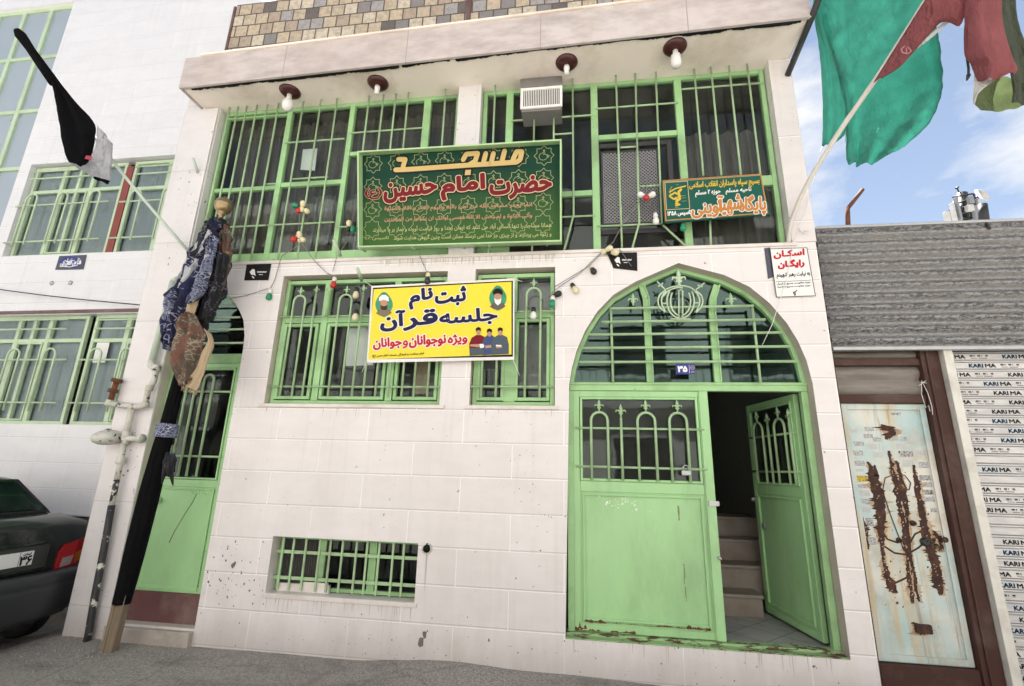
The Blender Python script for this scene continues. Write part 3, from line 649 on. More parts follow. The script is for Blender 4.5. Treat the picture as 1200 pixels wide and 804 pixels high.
winR = upper_window(B0, B1, [(y1, .08), (y2, .075), (y3, .075)],
    [(y1 + .04, y2 - .037, ZH(660, 227, YF), .06), (y2 + .037, y3 - .037, ZH(745, 158, YF), .06), (y3 + .037, B1 - .045, ZH(895, 211, YF), .11), (B0 + .045, y1 - .04, 3.80, .1)], 5.785, bars, hb, 'window')
# contents of the upper windows: drapes, a taped sheet, a meshed inner shutter
mb = MB(); mb.smooth = True
def drapes(mb, x0, x1, z0, z1, y, amp=.03, per=.11):
    n = int((x1 - x0) / .018)
    mb.add([(x0 + (x1 - x0) * i / n, y + amp * math.sin(2 * math.pi * (x0 + (x1 - x0) * i / n) / per + math.sin(i * .37)), z) for z in (z0, z1) for i in range(n + 1)], [(i, i + 1, n + 2 + i, n + 1 + i) for i in range(n)])
drapes(mb, A0 + .05, A1 - .03, 3.8, 5.7, YF + .2); drapes(mb, y3, B1, 3.75, 5.2, YF + .22)
obj('drape', mb, 'curtain', winL)
mb = MB(); q = [P(352, 199, YF + .05), P(369, 200, YF + .05), P(372, 174, YF + .05), P(355, 175, YF + .05)]; mb.quad(*q); obj('taped_sheet', mb, 'paper', winL)
mb = MB(); drapes(mb, XV(369, 235, .3), XV(395, 235, .3), ZH(380, 285, .3), ZH(380, 231, .3), .28, .02, .09); drapes(mb, x2_ + .05, x2_ + .35, 3.8, ZH(410, 230, .3), .28, .02, .09); obj('drape', mb, 'grey', winL)
mb = MB(); ya = YF - .02
sx0, sx1, sz0, sz1 = XV(704, 180, ya), XV(772, 180, ya), ZH(740, 261, ya), ZH(740, 174, ya)
mb.rect_frame(sx0 - .06, sx1 + .14, sz0 - .1, sz1 + .1, .05, ya + .03, ya + .055); mb.rect_frame(sx0, sx1, sz0, sz1, .018, ya + .022, ya + .04)
sh = obj('inner_shutter', mb, 'steel', winR, bevel=.003)
mb = MB(); mb.quad((sx0, ya + .03, sz0), (sx1, ya + .03, sz0), (sx1, ya + .03, sz1), (sx0, ya + .03, sz1)); obj('wire_mesh', mb, 'mesh', winR)

# lower windows: lattice of bars, hoops and small spear heads in front of double sashes
YL = .07; YB = .012
def lower_window(x0, x1, z0, z1, zr, mull, sashes, hoops, singles, low):
    mb = MB(); mb.rect_frame(x0, x1, z0, z1, .04, YL, YL + .06); mb.box(x0 + .04, x1 - .04, YL + .002, YL + .056, zr - .028, zr + .028)
    for x, w in mull: mb.box(x - w / 2, x + w / 2, YL - .003, YL + .054, z0 + .041, z1 - .041)
    for a, b in sashes: mb.rect_frame(a, b, z0 + .05, zr - .04, .032, YL - .012, YL + .03)
    w = obj('window', mb, 'green', mosque, bevel=.004)
    g = MB(); g.quad((x0 + .02, YL + .045, z0 + .02), (x1 - .02, YL + .045, z0 + .02), (x1 - .02, YL + .045, z1 - .02), (x0 + .02, YL + .045, z1 - .02)); obj('pane', g, 'glass', w)
    mb = MB(); zl = z0 + .07
    for a, b, zt in hoops: hoop(mb, a, b, zl, zt, YB - .012, .0115); fleur(mb, (a + b) / 2, YB - .012, zt + .005, 1.15)
    for x, zt, zb in singles:
        mb.tube([(x, YB - .012, zb), (x, YB - .012, zt)], .0115, 8)
        if zt > zr + .1: fleur(mb, x, YB - .012, zt, 1.15)
    for z in low: mb.tube([(x0 - .01, YB + .008, z), (x1 + .01, YB + .008, z)], .010, 8)
    obj('grille', mb, 'green_bar', w); return w
fx = lambda p: XV(p, 462, YB)
zrA = ZH(380, 375, YL); zl_ = ZH(400, 453, YB)
b_ = [fx(p) for p in (329, 343, 355, 371, 385, 400, 413, 426, 440, 455, 471, 485, 501)]
zh = ZH(351, 347, YB); zs = ZH(370, 345, YB)
wa = lower_window(-3.10, -1.31, 2.168, 3.50, zrA, [(XV(374, 420, YL), .07), (XV(457, 440, YL), .07)], [(-3.055, XV(374, 420, YL) - .05), (XV(374, 420, YL) + .05, XV(457, 440, YL) - .05), (XV(457, 440, YL) + .05, -1.355)],
    [(b_[0], b_[1], zh), (b_[4], b_[5], zh), (b_[8], b_[9], zh), (b_[11], b_[12], zh)], [(b_[2], zs, 2.24), (b_[3], zs, zrA + .02), (b_[6], zs, 2.24), (b_[7], 3.0, 2.24), (b_[10], zs, 2.24)], [zl_, ZH(350, 371, YB)])
b_ = [fx(p) for p in (564, 581, 615, 632.5)]
zrB = ZH(625, 369, YL)
wb = lower_window(-1.005, -.222, 2.168, 3.51, zrB, [(XV(597, 440, YL), .11)], [(XV(597, 440, YL) + .05, -.265), (-.965, XV(597, 440, YL) - .05)], [(b_[0], b_[1], ZH(625, 338, YB)), (b_[2], b_[3], ZH(625, 338, YB))], [], [ZH(625, 453, YB), ZH(625, 364.5, YB)])
mb = MB(); q = [P(405, 429, .2), P(437, 428, .2), P(442, 382, .2), P(408, 384, .2)]; mb.quad(*q); obj('inner_sheet', mb, 'white', wa)
mb = MB(); mb.box(-.62, -.25, .2, .22, 2.35, 3.0); mb.box(-.98, -.66, .24, .26, 2.55, 2.72); mb.box(-.98, -.66, .25, .26, 2.76, 3.0); mb.box(-.6, -.25, .19, .2, 3.1, 3.45); obj('inner_blind', mb, 'grey', wb)
mb = MB(); mb.box(-1.62, -1.5, .2, .22, 2.3, 2.9); obj('inner_sheet', mb, 'cream', wa)
# basement window
mb = MB(); yb = .13; mb.rect_frame(-2.80, -1.416, .47, .935, .03, yb, yb + .04)
for px in (376, 436): x = XV(px, 660, yb); mb.box(x - .035, x + .035, yb - .003, yb + .035, .5, .905)
bw = obj('basement_window', mb, 'green', mosque, bevel=.003)
mb = MB(); yb2 = .075
for i in range(11): x = XV(326 + 14.55 * i + (2 if i % 3 == 0 else 0), 668, yb2); mb.box(x - .009, x + .009, yb2 - .006, yb2 + .006, .478, .93)
for py in ((648.5, 651.5), (678.5, 684)): z = ZH(400, sum(py) / 2, yb2); mb.box(-2.8, -1.416, yb2 + .0065, yb2 + .014, z - .014, z + .014)
obj('grille', mb, 'green_bar', bw)
mb = MB(); mb.quad((-2.3, .165, .5), (-1.43, .165, .5), (-1.43, .165, .92), (-2.3, .165, .92)); obj('pane', mb, 'glass', bw)
mb = MB(); mb.box(-2.79, -2.3, .15, .16, .47, .9)
for i in range(22): x = -2.78 + i * .022; mb.box(x, x + .006, .143, .1495, .55, .9)
obj('vent_slats', mb, 'dark', bw)
mb = MB(); mb.box(-2.75, -2.25, .09, .12, .463, .53); mb.box(-2.5, -2.26, .085, .1, .53, .55); obj('broken_board', mb, 'sill', bw)

# ---- arched main entrance
def inset(loop, d):
    n = len(loop); out = []
    for i in range(n):
        p0, p1, p2 = Vector(loop[i - 1]), Vector(loop[i]), Vector(loop[(i + 1) % n]); a = (p1 - p0).normalized(); b = (p2 - p1).normalized()
        na = Vector((a.y, -a.x)); nb = Vector((b.y, -b.x)); q = (na + nb); q = q / max(.2, q.length_squared) * 2; out.append(tuple(p1 + q * d))
    return out
YA = .11
zT = 2.375                                                        # transom bar
arc_hi = [p for p in ARC if p[1] > 2.36]; xa0, xa1 = -.078, 2.008
mb = MB()
inn = inset([(xa0, zT)] + [p for p in arc_hi] + [(xa1, zT)], .045) if False else None
out_l = arc_hi; cx_, cz_ = .966, 2.375
def shrink(p, d):
    v = Vector((p[0] - cx_, p[1] - cz_)); L = v.length; return (cx_ + v.x * (L - d) / L, cz_ + v.y * (L - d) / L)
in_l = [shrink(p, .036) for p in out_l]
for i in range(len(out_l) - 1):
    a, b, c, d = out_l[i], out_l[i + 1], in_l[i + 1], in_l[i]
    vs = [(q[0], y, q[1]) for y in (YA, YA + .06) for q in (a, b, c, d)]
    mb.add(vs, [(0, 1, 2, 3), (7, 6, 5, 4), (0, 4, 5, 1), (3, 2, 6, 7)])
mb.box(xa0, xa1, YA - .006, YA + .06, zT - .05, zT + .03); mb.box(xa0, xa1, YA - .02, YA - .0065, zT + .004, zT + .022)
mb.box(-.10, -.045, YA, YA + .06, .285, zT - .051); mb.box(1.955, 2.01, YA, YA + .06, .285, zT - .051); dframe = obj('door_frame', mb, 'green', mosque, bevel=.004)
mb = MB(); mb.box(-.115, 2.012, YA - .03, YA + .06, .272, .30); mb.box(-.118, 2.014, .001, YA - .031, .2725, .281); obj('threshold', mb, 'green_rusty', dframe, bevel=.003)
mb = MB()
for pts in ([(752, 335), (757, 350), (758, 365), (758.5, 440)], [(840, 334), (835, 350), (834.5, 365), (840, 440)]):
    w_ = [P(a, b, YA + .0) for a, b in pts]; w_[-1].z = zT + .03
    if pts[0][0] > 800: w_[-1].x = w_[-2].x
    else: w_[-1].x = w_[-2].x
    for i in range(len(w_) - 1): mb.beam(w_[i] + Vector((0, .02, 0)), w_[i + 1] + Vector((0, .02, 0)), .052, .05)
    for s in (-.026, .026):
        for i in range(len(w_) - 1): mb.beam(w_[i] + Vector((s, -.004, 0)), w_[i + 1] + Vector((s, -.004, 0)), .013, .03)
obj('fanlight_mullion', mb, 'green', dframe, bevel=.003)
mb = MB(); mb.poly([(p[0], p[1]) for p in [shrink(q, .02) for q in out_l]], f=lambda a, b: (a, YA + .045, b)); obj('pane', mb, 'glass_green', dframe)
mb = MB(); yg = .045
for a, b, py in ((716, 883, 360), (705, 897, 376), (690, 917, 391), (683, 927, 407), (678, 935, 424)):
    z = ZH(800, py, yg); mb.tube([(XV(a, py, yg), yg, z), (XV(b, py, yg), yg, z)], .013, 8)
for px, p0, p1 in ((717, 360, 440), (886, 357, 440)):
    x = XV(px, 400, yg + .02); mb.tube([(x, yg + .02, zT + .02), (x, yg + .02, ZH(px, p0, yg + .02))], .012, 8)
for px in (742, 857): fleur(mb, XV(px, 355, yg), yg, ZH(px, 358, yg), 1.5)
obj('grille', mb, 'green_bar', dframe)
def smooth_line(ps, n=4):
    out = []
    for i in range(len(ps) - 1):
        p0, p1, p2, p3 = ps[max(i - 1, 0)], ps[i], ps[i + 1], ps[min(i + 2, len(ps) - 1)]
        for k in range(n):
            t = k / n; out.append(.5 * ((2 * p1) + (-p0 + p2) * t + (2 * p0 - 5 * p1 + 4 * p2 - p3) * t * t + (-p0 + 3 * p1 - 3 * p2 + p3) * t ** 3))
    return out + [ps[-1]]
# wrought emblem of curved blades above the grille bars
mb = MB(); ye = .02
def em(pts, r=.0075):
    q = [P(740 + a / 10, 310 + b / 10, ye) for a, b in pts]; mb.tube(q if len(q) < 4 or len(q) > 9 or pts[0] == pts[-1] or pts[0] == (555, 300) else smooth_line(q), r, 6)
def arcpts(cx, cy, rx, ry, a0, a1, n=12): return [(cx + rx * math.cos(R(a0 + (a1 - a0) * i / n)), cy + ry * math.sin(R(a0 + (a1 - a0) * i / n))) for i in range(n + 1)]
em([(555, 300), (555, 630), (600, 630), (600, 310), (578, 295), (555, 310)])
em(arcpts(575, 430, 160, 200, 215, 80)); em(arcpts(575, 430, 118, 170, 215, 95)); em(arcpts(575, 430, 160, 200, -35, 100)); em(arcpts(575, 430, 118, 170, -35, 85))
em([(400, 300), (330, 360), (312, 430), (330, 500), (400, 560)]); em([(400, 310), (362, 370), (352, 430), (365, 490), (400, 555)])
em([(745, 300), (815, 360), (835, 430), (815, 500), (755, 565)]); em([(745, 310), (785, 370), (800, 430), (785, 490), (755, 560)])
em([(385, 300), (470, 265), (575, 250), (680, 265), (745, 310)]); em([(360, 385), (430, 310), (530, 272), (600, 275)])
em([(360, 455), (415, 455)]); em([(745, 450), (800, 450)]); em([(455, 640), (700, 640)])
fleur(mb, XV(796, 335, ye), ye, ZH(796, 336, ye), 2.1)
for pts in ([(400, 300), (300, 200)], [(740, 310), (855, 215)]): em(pts)
em([(310, 255), (350, 245), (365, 215)]); em([(775, 240), (800, 255), (835, 258)])
obj('emblem', mb, 'green_pale', dframe)

def door_leaf(name, w, h, hoops, singles, extra_bars, parent, padl=False):
    """leaf in its own frame: x from 0 (hinge) to w, front face at y=0, bottom z=0; returns the empty"""
    root = bpy.data.objects.new(name, None); COL.objects.link(root); root.parent = parent; root.empty_display_size = .1
    zs = h * .575
    mb = MB(); t = .045
    mb.rect_frame(0, w, 0, h, .055, 0, t); mb.box(.055, w - .055, .002, t - .002, zs - .045, zs + .045)
    mb.rect_frame(.06, w - .06, zs + .047, h - .057, .022, -.008, .02)
    mb.rect_frame(.075, w - .075, .085, zs - .06, .018, -.010, .012)
    obj('leaf_frame', mb, 'green_door', root, bevel=.004, local=True)
    mb = MB(); mb.box(.055, w - .055, .010, .03, .055, zs - .046); obj('panel', mb, 'green_door', root, local=True)
    mb = MB(); mb.quad((.06, .03, zs + .05), (w - .06, .03, zs + .05), (w - .06, .03, h - .06), (.06, .03, h - .06)); obj('pane', mb, 'glass', root, local=True)
    mb = MB(); z0 = zs + .055; zt = h - .20
    for a, b in hoops: hoop(mb, a, b, z0, zt, -.022, .0125); fleur(mb, (a + b) / 2, -.022, zt + .005, 1.35)
    for x in singles: mb.tube([(x, -.022, z0), (x, -.022, zt - .05)], .0125, 8); fleur(mb, x, -.022, zt - .05, 1.5)
    for z in (zs + .17, zt - .145): mb.tube([(.02, -.008, z), (w - .02, -.008, z)], .011, 8)
    obj('grille', mb, 'green_bar', root, local=True)
    return root
leafh = 2.017
xl0 = -.045
wl = 1.128 - xl0
L1 = door_leaf('door_leaf', wl, leafh, [(.085 + .075, .085 + .225), (.155 + .42, .155 + .575), (.155 + .70, .155 + .85)], [.155 + .275], 0, mosque)
L1.location = Vector((xl0, YA - .0, .305)) - mosque.location; 
mb = MB(); mb.box(wl - .045, wl + .03, -.014, -.001, .0, leafh); obj('closing_strip', mb, 'green_door', L1, local=True, bevel=.003)
mb = MB(); mb.tube([(wl + .03, -.01, 1.05), (wl + .055, -.01, 1.05)], .02, 8); mb.box(wl - .03, wl + .05, -.03, -.015, 1.03, 1.07); mb.tube([(wl + .02, -.02, .62), (wl + .02, -.045, .62)], .014, 8); obj('latch', mb, 'galv', L1, local=True)
# rust along the foot of the leaf and paint scars
rr = random.Random(11)
def torn(mb, x0, x1, z0, hmax, y, step=.008):
    """ragged flake along a horizontal edge"""
    n = int((x1 - x0) / step); hs = []; h = .4
    for i in range(n + 1): h = min(1, max(.05, h + rr.uniform(-.4, .4))); hs.append(h * hmax)
    hs[0] = hs[-1] = .001
    mb.add([(x0 + (x1 - x0) * i / n, y, z) for i in range(n + 1) for z in (z0 - .3 * hs[-1 - i], z0 + hs[i])], [(2 * i, 2 * i + 2, 2 * i + 3, 2 * i + 1) for i in range(n)])
mb = MB(); x = .08
while x < wl - .12:
    w_ = rr.uniform(.08, .32); torn(mb, x, min(x + w_, wl - .08), .076, rr.uniform(.012, .03), -.0106); x += w_ + rr.choice([.002, .01, .05])
obj('rust_edge', mb, 'rust', L1, local=True)
mb = MB(); torn(mb, .0, .10, .02, .12, -.0008); torn(mb, .0, .5, .008, .022, -.0009); obj('rust_edge', mb, 'rust', L1, local=True)
def vtorn(mb, x0, z0, z1, w, y, step=.006):
    n = int((z1 - z0) / step); a = b = .5
    vs = []
    for i in range(n + 1):
        a = min(1, max(.1, a + rr.uniform(-.35, .35))); b = min(1, max(.1, b + rr.uniform(-.35, .35))); z = z0 + (z1 - z0) * i / n; vs += [(x0 - a * w / 2, y, z), (x0 + b * w / 2, y, z)]
    mb.add(vs, [(2 * i, 2 * i + 1, 2 * i + 3, 2 * i + 2) for i in range(n)])
mb = MB(); vtorn(mb, .893, .90, 1.02, .02, .0092); vtorn(mb, .91, .40, .56, .018, .0092); vtorn(mb, .913, .27, .385, .009, .0092)
obj('paint_scar', mb, 'scar', L1, local=True)
mb = MB()
for i in range(46):
    x = rr.gauss(.42, .10); z = 1.02 + rr.gauss(0, .03); s = rr.uniform(.002, .009); mb.box(x, x + s * rr.uniform(.5, 2), .0086, .0099, z, z + s * rr.uniform(.5, 3))
obj('paint_chip', mb, 'whiteink', L1, local=True)
wr = .90
L2 = door_leaf('door_leaf', wr, leafh, [(.16, .34), (.56, .74)], [.45, .845 - .02], 0, mosque)
fx_, fy_, hx, hy = 1.812, 1.125, 1.945, YA + .06
L2.location = Vector((fx_, fy_, .305)) - mosque.location; L2.rotation_euler = (0, 0, math.atan2(hy - fy_, hx - fx_))
mb = MB(); mb.tube([(.0, -.01, 1.05), (-.03, -.01, 1.05)], .02, 8); mb.lathe([(.032, 0), (.032, .012), (.02, .014)], (.14, -.0, .80), (0, -1, 0), 16); obj('latch', mb, 'galv', L2, local=True)
# hall behind the open leaf
mb = MB(); mb.quad((-.1, .17, .285), (2.06, .17, .285), (2.06, 3.2, .285), (-.1, 3.2, .285)); mb.box(-.12, 2.014, .003, .17, .15, .2705); obj('hall_floor', mb, 'floor', mosque)
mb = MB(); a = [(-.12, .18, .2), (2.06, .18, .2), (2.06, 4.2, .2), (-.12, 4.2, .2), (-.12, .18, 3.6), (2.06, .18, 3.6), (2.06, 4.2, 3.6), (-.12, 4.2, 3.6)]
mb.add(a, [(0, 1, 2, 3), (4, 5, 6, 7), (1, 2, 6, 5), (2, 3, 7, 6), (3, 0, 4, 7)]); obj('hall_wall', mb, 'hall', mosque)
zprev = .285
for k, py in enumerate((696, 662, 632, 606)):
    y = .96 + .27 * k; z = P(866, py, y).z
    xr_ = 1.74 if k == 0 else 2.05; mb = MB(); mb.box(.5, xr_, y, y + .5, zprev - .1, z - .03); mb.box(.49, xr_ + .004, y - .025, y + .5, z - .03, z); obj('stair_step', mb, 'stair', mosque, bevel=.004); zprev = z

# ---- narrow arched side door
ys_ = .095
mb = MB(); so_ = [(a, b) for a, b in side_arch() if b > 2.7]; si_ = [(-3.88 + (a + 3.88) * .90, 2.70 + (b - 2.70) * .93) for a, b in so_]
for i in range(len(so_) - 1):
    a, b, c, d = so_[i], so_[i + 1], si_[i + 1], si_[i]; vs = [(q[0], y, q[1]) for y in (ys_, ys_ + .04) for q in (a, b, c, d)]
    mb.add(vs, [(0, 1, 2, 3), (7, 6, 5, 4), (0, 4, 5, 1), (3, 2, 6, 7)])
mb.box(-4.318, -4.275, ys_, ys_ + .05, .115, 2.72); mb.box(-3.485, -3.442, ys_, ys_ + .05, .115, 2.72); mb.box(-4.275, -3.485, ys_ - .004, ys_ + .045, 2.60, 2.70)
sframe = obj('door_frame', mb, 'green', mosque, bevel=.004)
mb = MB()
for py in (356, 372, 386, 402):
    z = ZH(272, py, .05); hw = .43 if z < 2.95 else .38 if z < 3.08 else .30 if z < 3.2 else .2
    mb.tube([(-3.88 - hw, .05, z), (-3.88 + hw, .05, z)], .012, 8)
obj('grille', mb, 'green_pale', sframe)
mb = MB(); mb.poly(si_, f=lambda a, b: (a, ys_ + .03, b)); obj('pane', mb, 'glass_green', sframe)
mb = MB(); lx0, lx1 = -4.27, -3.49; zl0, zl1, zg0, zg1 = .39, 2.595, 1.34, 1.41
mb.rect_frame(lx0, lx1, zl0, zl1, .05, ys_ - .01, ys_ + .035); mb.box(lx0 + .05, lx1 - .05, ys_ - .008, ys_ + .03, zg0, zg1)
mb.rect_frame(lx0 + .055, lx1 - .055, zg1 + .004, zl1 - .055, .018, ys_ - .018, ys_ + .01); mb.rect_frame(lx0 + .06, lx1 - .06, zl0 + .02, zg0 - .01, .016, ys_ - .018, ys_ + .01)
sl_ = obj('side_door_leaf', mb, 'green_door', mosque, bevel=.004)
mb = MB(); mb.box(lx0 + .05, lx1 - .05, ys_, ys_ + .02, zl0, zg0); obj('panel', mb, 'green_door', sl_)
mb = MB(); mb.box(lx0, lx1, ys_ - .006, ys_ + .03, .125, zl0 - .004); obj('kick_plate', mb, 'maroon', sl_, bevel=.003)
mb = MB(); mb.quad((lx0 + .05, ys_ + .022, zg1), (lx1 - .05, ys_ + .022, zg1), (lx1 - .05, ys_ + .022, zl1 - .04), (lx0 + .05, ys_ + .022, zl1 - .04)); obj('pane', mb, 'glass', sl_)
mb = MB(); yb3 = ys_ - .045; xh = [XV(p, 540, yb3) for p in (202, 212, 221.5, 233)]
hoop(mb, xh[2], xh[3], 1.44, ZH(250, 439, yb3), yb3, .0125); hoop(mb, xh[0], xh[1], 1.44, ZH(250, 439, yb3), yb3, .0125); mb.tube([(xh[0] - .12, yb3, 1.44), (xh[0] - .12, yb3, 2.4)], .0125, 8)
for py in (459, 535): z = ZH(240, py, yb3 + .02); mb.tube([(lx0 + .04, yb3 + .02, z), (lx1 - .04, yb3 + .02, z)], .011, 8)
obj('grille', mb, 'green_bar', sl_)
mb = MB(); k_ = P(186, 586, ys_ - .01); mb.lathe([(.03, 0), (.03, .006), (.012, .008), (.012, .035), (.026, .045), (.024, .06), (.008, .066)], k_, (0, -1, 0), 14); obj('door_knob', mb, 'green_pale', sl_)
mb = MB(); q = [P(a, b, ys_ - .0006) for a, b in ((231, 578), (226, 588), (215, 605), (205, 622), (198, 636))]; mb.tube(q, .004, 5); 
for pts in ([(222, 571), (227, 579), (232, 571)], [(234, 573), (234, 580)], [(238, 572), (242, 574), (238, 577), (242, 580)]): mb.tube([P(a, b, ys_ - .0006) for a, b in pts], .0015, 5)
obj('scratch', mb, 'scar', sl_)

# ---- rod stubs and small fittings of the facade
mb = MB()
for (a, b), (c, d) in (((391, 281), (399, 300)), ((419, 315), (424, 329))):
    p = P(c, d, .0); q = P(a, b, -.16); mb.tube([p, q], .018, 10)
obj('flag_socket', mb, 'green_pale', mosque)
mb = MB(); mb.tube([P(232, 203, -.01), P(226, 185, -.12)], .015, 8); obj('pipe_stub', mb, 'pipe_pale', mosque)
mb = MB(); mb.lathe([(.040, -.03), (.046, -.034), (.046, .02), (.036, .02)], (-1.328, 0, .9), (0, -1, 0), 12); mb.lathe([(.036, 0), (.03, .001)], (-1.328, -.02, .9), (0, -1, 0), 12)
M_v = obj('vent_pipe_end', mb, 'pipe', mosque)
mb = MB(); mb.lathe([(.034, 0), (.0, .0005)], (-1.328, -.0215, .9), (0, -1, 0), 12); obj('pipe_bore', mb, 'black', mosque)

# weathering with a shape of its own: drips under the signboard and sills, mud splashed on the plinth
rr = random.Random(31); mb = MB()
def drip(x, z0, L, w, i): mb.add([(x - w, -.0012 - i * 1e-6, z0), (x + w, -.0012 - i * 1e-6, z0), (x + w * .6, -.0012 - i * 1e-6, z0 - L * .7), (x, -.0012 - i * 1e-6, z0 - L), (x - w * .6, -.0012 - i * 1e-6, z0 - L * .6)], [(4, 3, 2, 1, 0)])
for i in range(95): drip(rr.uniform(-2.05, -.2), 3.673, rr.uniform(.03, .11), rr.uniform(.0012, .004), i)
for i in range(34): drip(rr.uniform(-2.8, -1.4), .424, rr.uniform(.03, .16), rr.uniform(.001, .0035), i)
for i in range(26): drip(rr.choice([rr.uniform(-3.15, -1.3), rr.uniform(-1.05, -.2)]), 2.128, rr.uniform(.02, .12), rr.uniform(.001, .003), i)
for i in range(22): drip(rr.uniform(-.12, 2.0), .27, rr.uniform(.03, .16), rr.uniform(.001, .004), i)
for i in range(6): drip(-1.328 + rr.uniform(-.015, .015), .855, rr.uniform(.15, .36), rr.uniform(.001, .003), i)
obj('drip_stain', mb, 'drip', mosque, kind='stuff')
mb = MB()
def spl(x, z, r, i):
    n = 7; mb.add([(x + r * math.cos(2 * math.pi * k / n) * rr.uniform(.5, 1.2), -.0014 - i * 1e-6, z + r * math.sin(2 * math.pi * k / n) * rr.uniform(.6, 1.6)) for k in range(n)], [tuple(range(n))[::-1]])
for i in range(85): spl(rr.gauss(-3.15, .16), rr.gauss(.62, .16), rr.choice([.002, .003, .004, .006, .009]), i)
spl(-3.16, .67, .02, 90); spl(-3.145, .69, .014, 91); spl(-3.38, .52, .012, 92); spl(-1.33, .17, .035, 93); spl(-1.30, .23, .025, 94); spl(-.75, .22, .012, 95)
for i in range(110): spl(rr.uniform(-3.4, 2.15), abs(rr.gauss(.05, .17)) + .02, rr.choice([.0015, .0025, .004, .006]), 100 + i)
for i in range(30): spl(rr.gauss(-.45, .12), rr.gauss(1.35, .25), rr.choice([.002, .003, .005]), 220 + i)
obj('mud_splash', mb, 'splash', mosque, kind='stuff')

# ================================================================== NEIGHBOUR ON THE LEFT
nb = thing('neighbour_building', (-8, .8, 0), 'tall bluish white tiled house with green barred windows left of the mosque', 'building')
NY = .8
U0, U1_, UZ0, UZ1 = -8.05, -4.8, 4.31, 5.80
L0, L1_, LZ0, LZ1 = -9.6, -4.8, 1.985, 3.43
CW = -8.245
mb = MB()
mb.poly([(-13, .93), (-4.768, .93), (-4.768, 10.5), (-13, 10.5)], [[(U0, UZ0), (U1_, UZ0), (U1_, UZ1), (U0, UZ1)], [(L0, LZ0), (L1_, LZ0), (L1_, LZ1), (L0, LZ1)], [(-12.5, 4.2), (CW, 4.2), (CW, 8.92), (-12.5, 8.92)]], f=lambda a, b: (a, NY, b))
for x0, x1, z0, z1 in ((U0, U1_, UZ0, UZ1), (L0, L1_, LZ0, LZ1), (-12.5, CW, 4.2, 8.92)):
    q = [(x0, z0), (x1, z0), (x1, z1), (x0, z1)]
    for i in range(4): a, b = q[i], q[(i + 1) % 4]; mb.quad((a[0], NY, a[1]), (b[0], NY, b[1]), (b[0], NY + .16, b[1]), (a[0], NY + .16, a[1]))
mb.quad((-13, 8, .0), (-4.768, 8, 0), (-4.768, 8, 10.5), (-13, 8, 10.5)); mb.quad((-4.768, NY, 6), (-4.768, 8, 6), (-4.768, 8, 10.5), (-4.768, NY, 10.5)); mb.quad((-13, NY, 10.5), (-4.768, NY, 10.5), (-4.768, 8, 10.5), (-13, 8, 10.5)); mb.quad((-13, NY, 0), (-13, 8, 0), (-13, 8, 10.5), (-13, NY, 10.5))
mb.box(-13, -4.77, NY - .012, NY + .001, .93, .955)
obj('wall', mb, 'tile_left', nb)
mb = MB(); mb.box(-13, -4.77, NY + .05, NY + .2, -.2, .93); mb.box(-5.6, -4.9, NY - .02, NY + .049, .52, .60)
obj('plinth', mb, 'grey', nb)
mb = MB(); mb.box(-13, -4.79, .62, .86, -.3, -.02); obj('kerb', mb, 'stone_step', nb, bevel=.012)
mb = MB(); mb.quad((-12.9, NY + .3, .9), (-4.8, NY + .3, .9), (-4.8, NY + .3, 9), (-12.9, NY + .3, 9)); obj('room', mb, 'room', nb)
def side_window(x0, x1, z0, z1, zr, posts, mull, sash, hoops, hb, zc, name='window'):
    yf = NY + .07; mb = MB(); mb.rect_frame(x0, x1, z0, z1, .045, yf, yf + .05)
    mb.box(x0 + .045, x1 - .045, yf + .002, yf + .045, zr - .025, zr + .025)
    for x, w_ in mull: mb.box(x - w_ * .33, x + w_ * .33, yf - .003, yf + .043, z0 + .046, z1 - .046)
    for a, b in sash: mb.rect_frame(a, b, z0 + .05, zr - .03, .02, yf - .012, yf + .02)
    w_ = obj(name, mb, 'green_pale', nb, bevel=.004)
    g = MB(); g.quad((x0 + .02, yf + .03, z0 + .02), (x1 - .02, yf + .03, z0 + .02), (x1 - .02, yf + .03, z1 - .02), (x0 + .02, yf + .03, z1 - .02)); obj('pane', g, 'glass', w_)
    g = MB(); g.smooth = True; drapes(g, x0 + .03, x1 - .03, z0 + .02, z1 - .02, yf + .07, .008, .22); obj('curtain', g, 'curtain_left', w_)
    mb = MB(); yb = NY - .015
    for a, b in hoops: hoop(mb, a, b, z0 + .16, zc, yb - .014, .013)
    for a, b, z in hb: mb.tube([(a, yb, z), (b, yb, z)], .012, 8)
    obj('grille', mb, 'green_pale', w_); return w_
fx = lambda px, py: XV(px, py, NY)
# upper pair, a red post between them
xr = fx(146, 195); xr2 = fx(123, 298); xr = (xr + xr2) / 2
hz = lambda px, py: ZH(px, py, NY)
side_window(U0 + .02, xr - .06, UZ0, UZ1 - .02, hz(100, 218.5), 0, [(fx(62, 230), .09), (fx(97, 230), .09), (fx(88, 205), .07)], [(fx(62, 230) + .05, fx(97, 230) - .04)],
    [(fx(17, 287), fx(30, 287)), (fx(54, 287), fx(66, 287)), (fx(92, 287), fx(104, 287))], [(U0 - .02, xr - .12, hz(75, 239.5)), (U0 - .02, xr - .12, hz(75, 282)), (fx(38, 209), fx(108, 207), hz(75, 208.5)), (fx(40, 201.5), fx(108, 199), hz(75, 200.5))], hz(75, 227))
side_window(xr + .06, U1_, UZ0, UZ1 - .02, hz(180, 216), 0, [(fx(184, 240), .1)], [(fx(184, 240) + .05, U1_ - .05)],
    [(fx(141, 285), fx(154, 285)), (fx(180, 284), fx(192, 284))], [(fx(141.5, 236.5), fx(190, 235), hz(165, 236)), (fx(130, 279), fx(180, 277.5), hz(155, 278.5)), (fx(160, 196), fx(204, 194), hz(182, 195)), (fx(160, 204), fx(204, 203), hz(182, 203.5))], hz(160, 224))
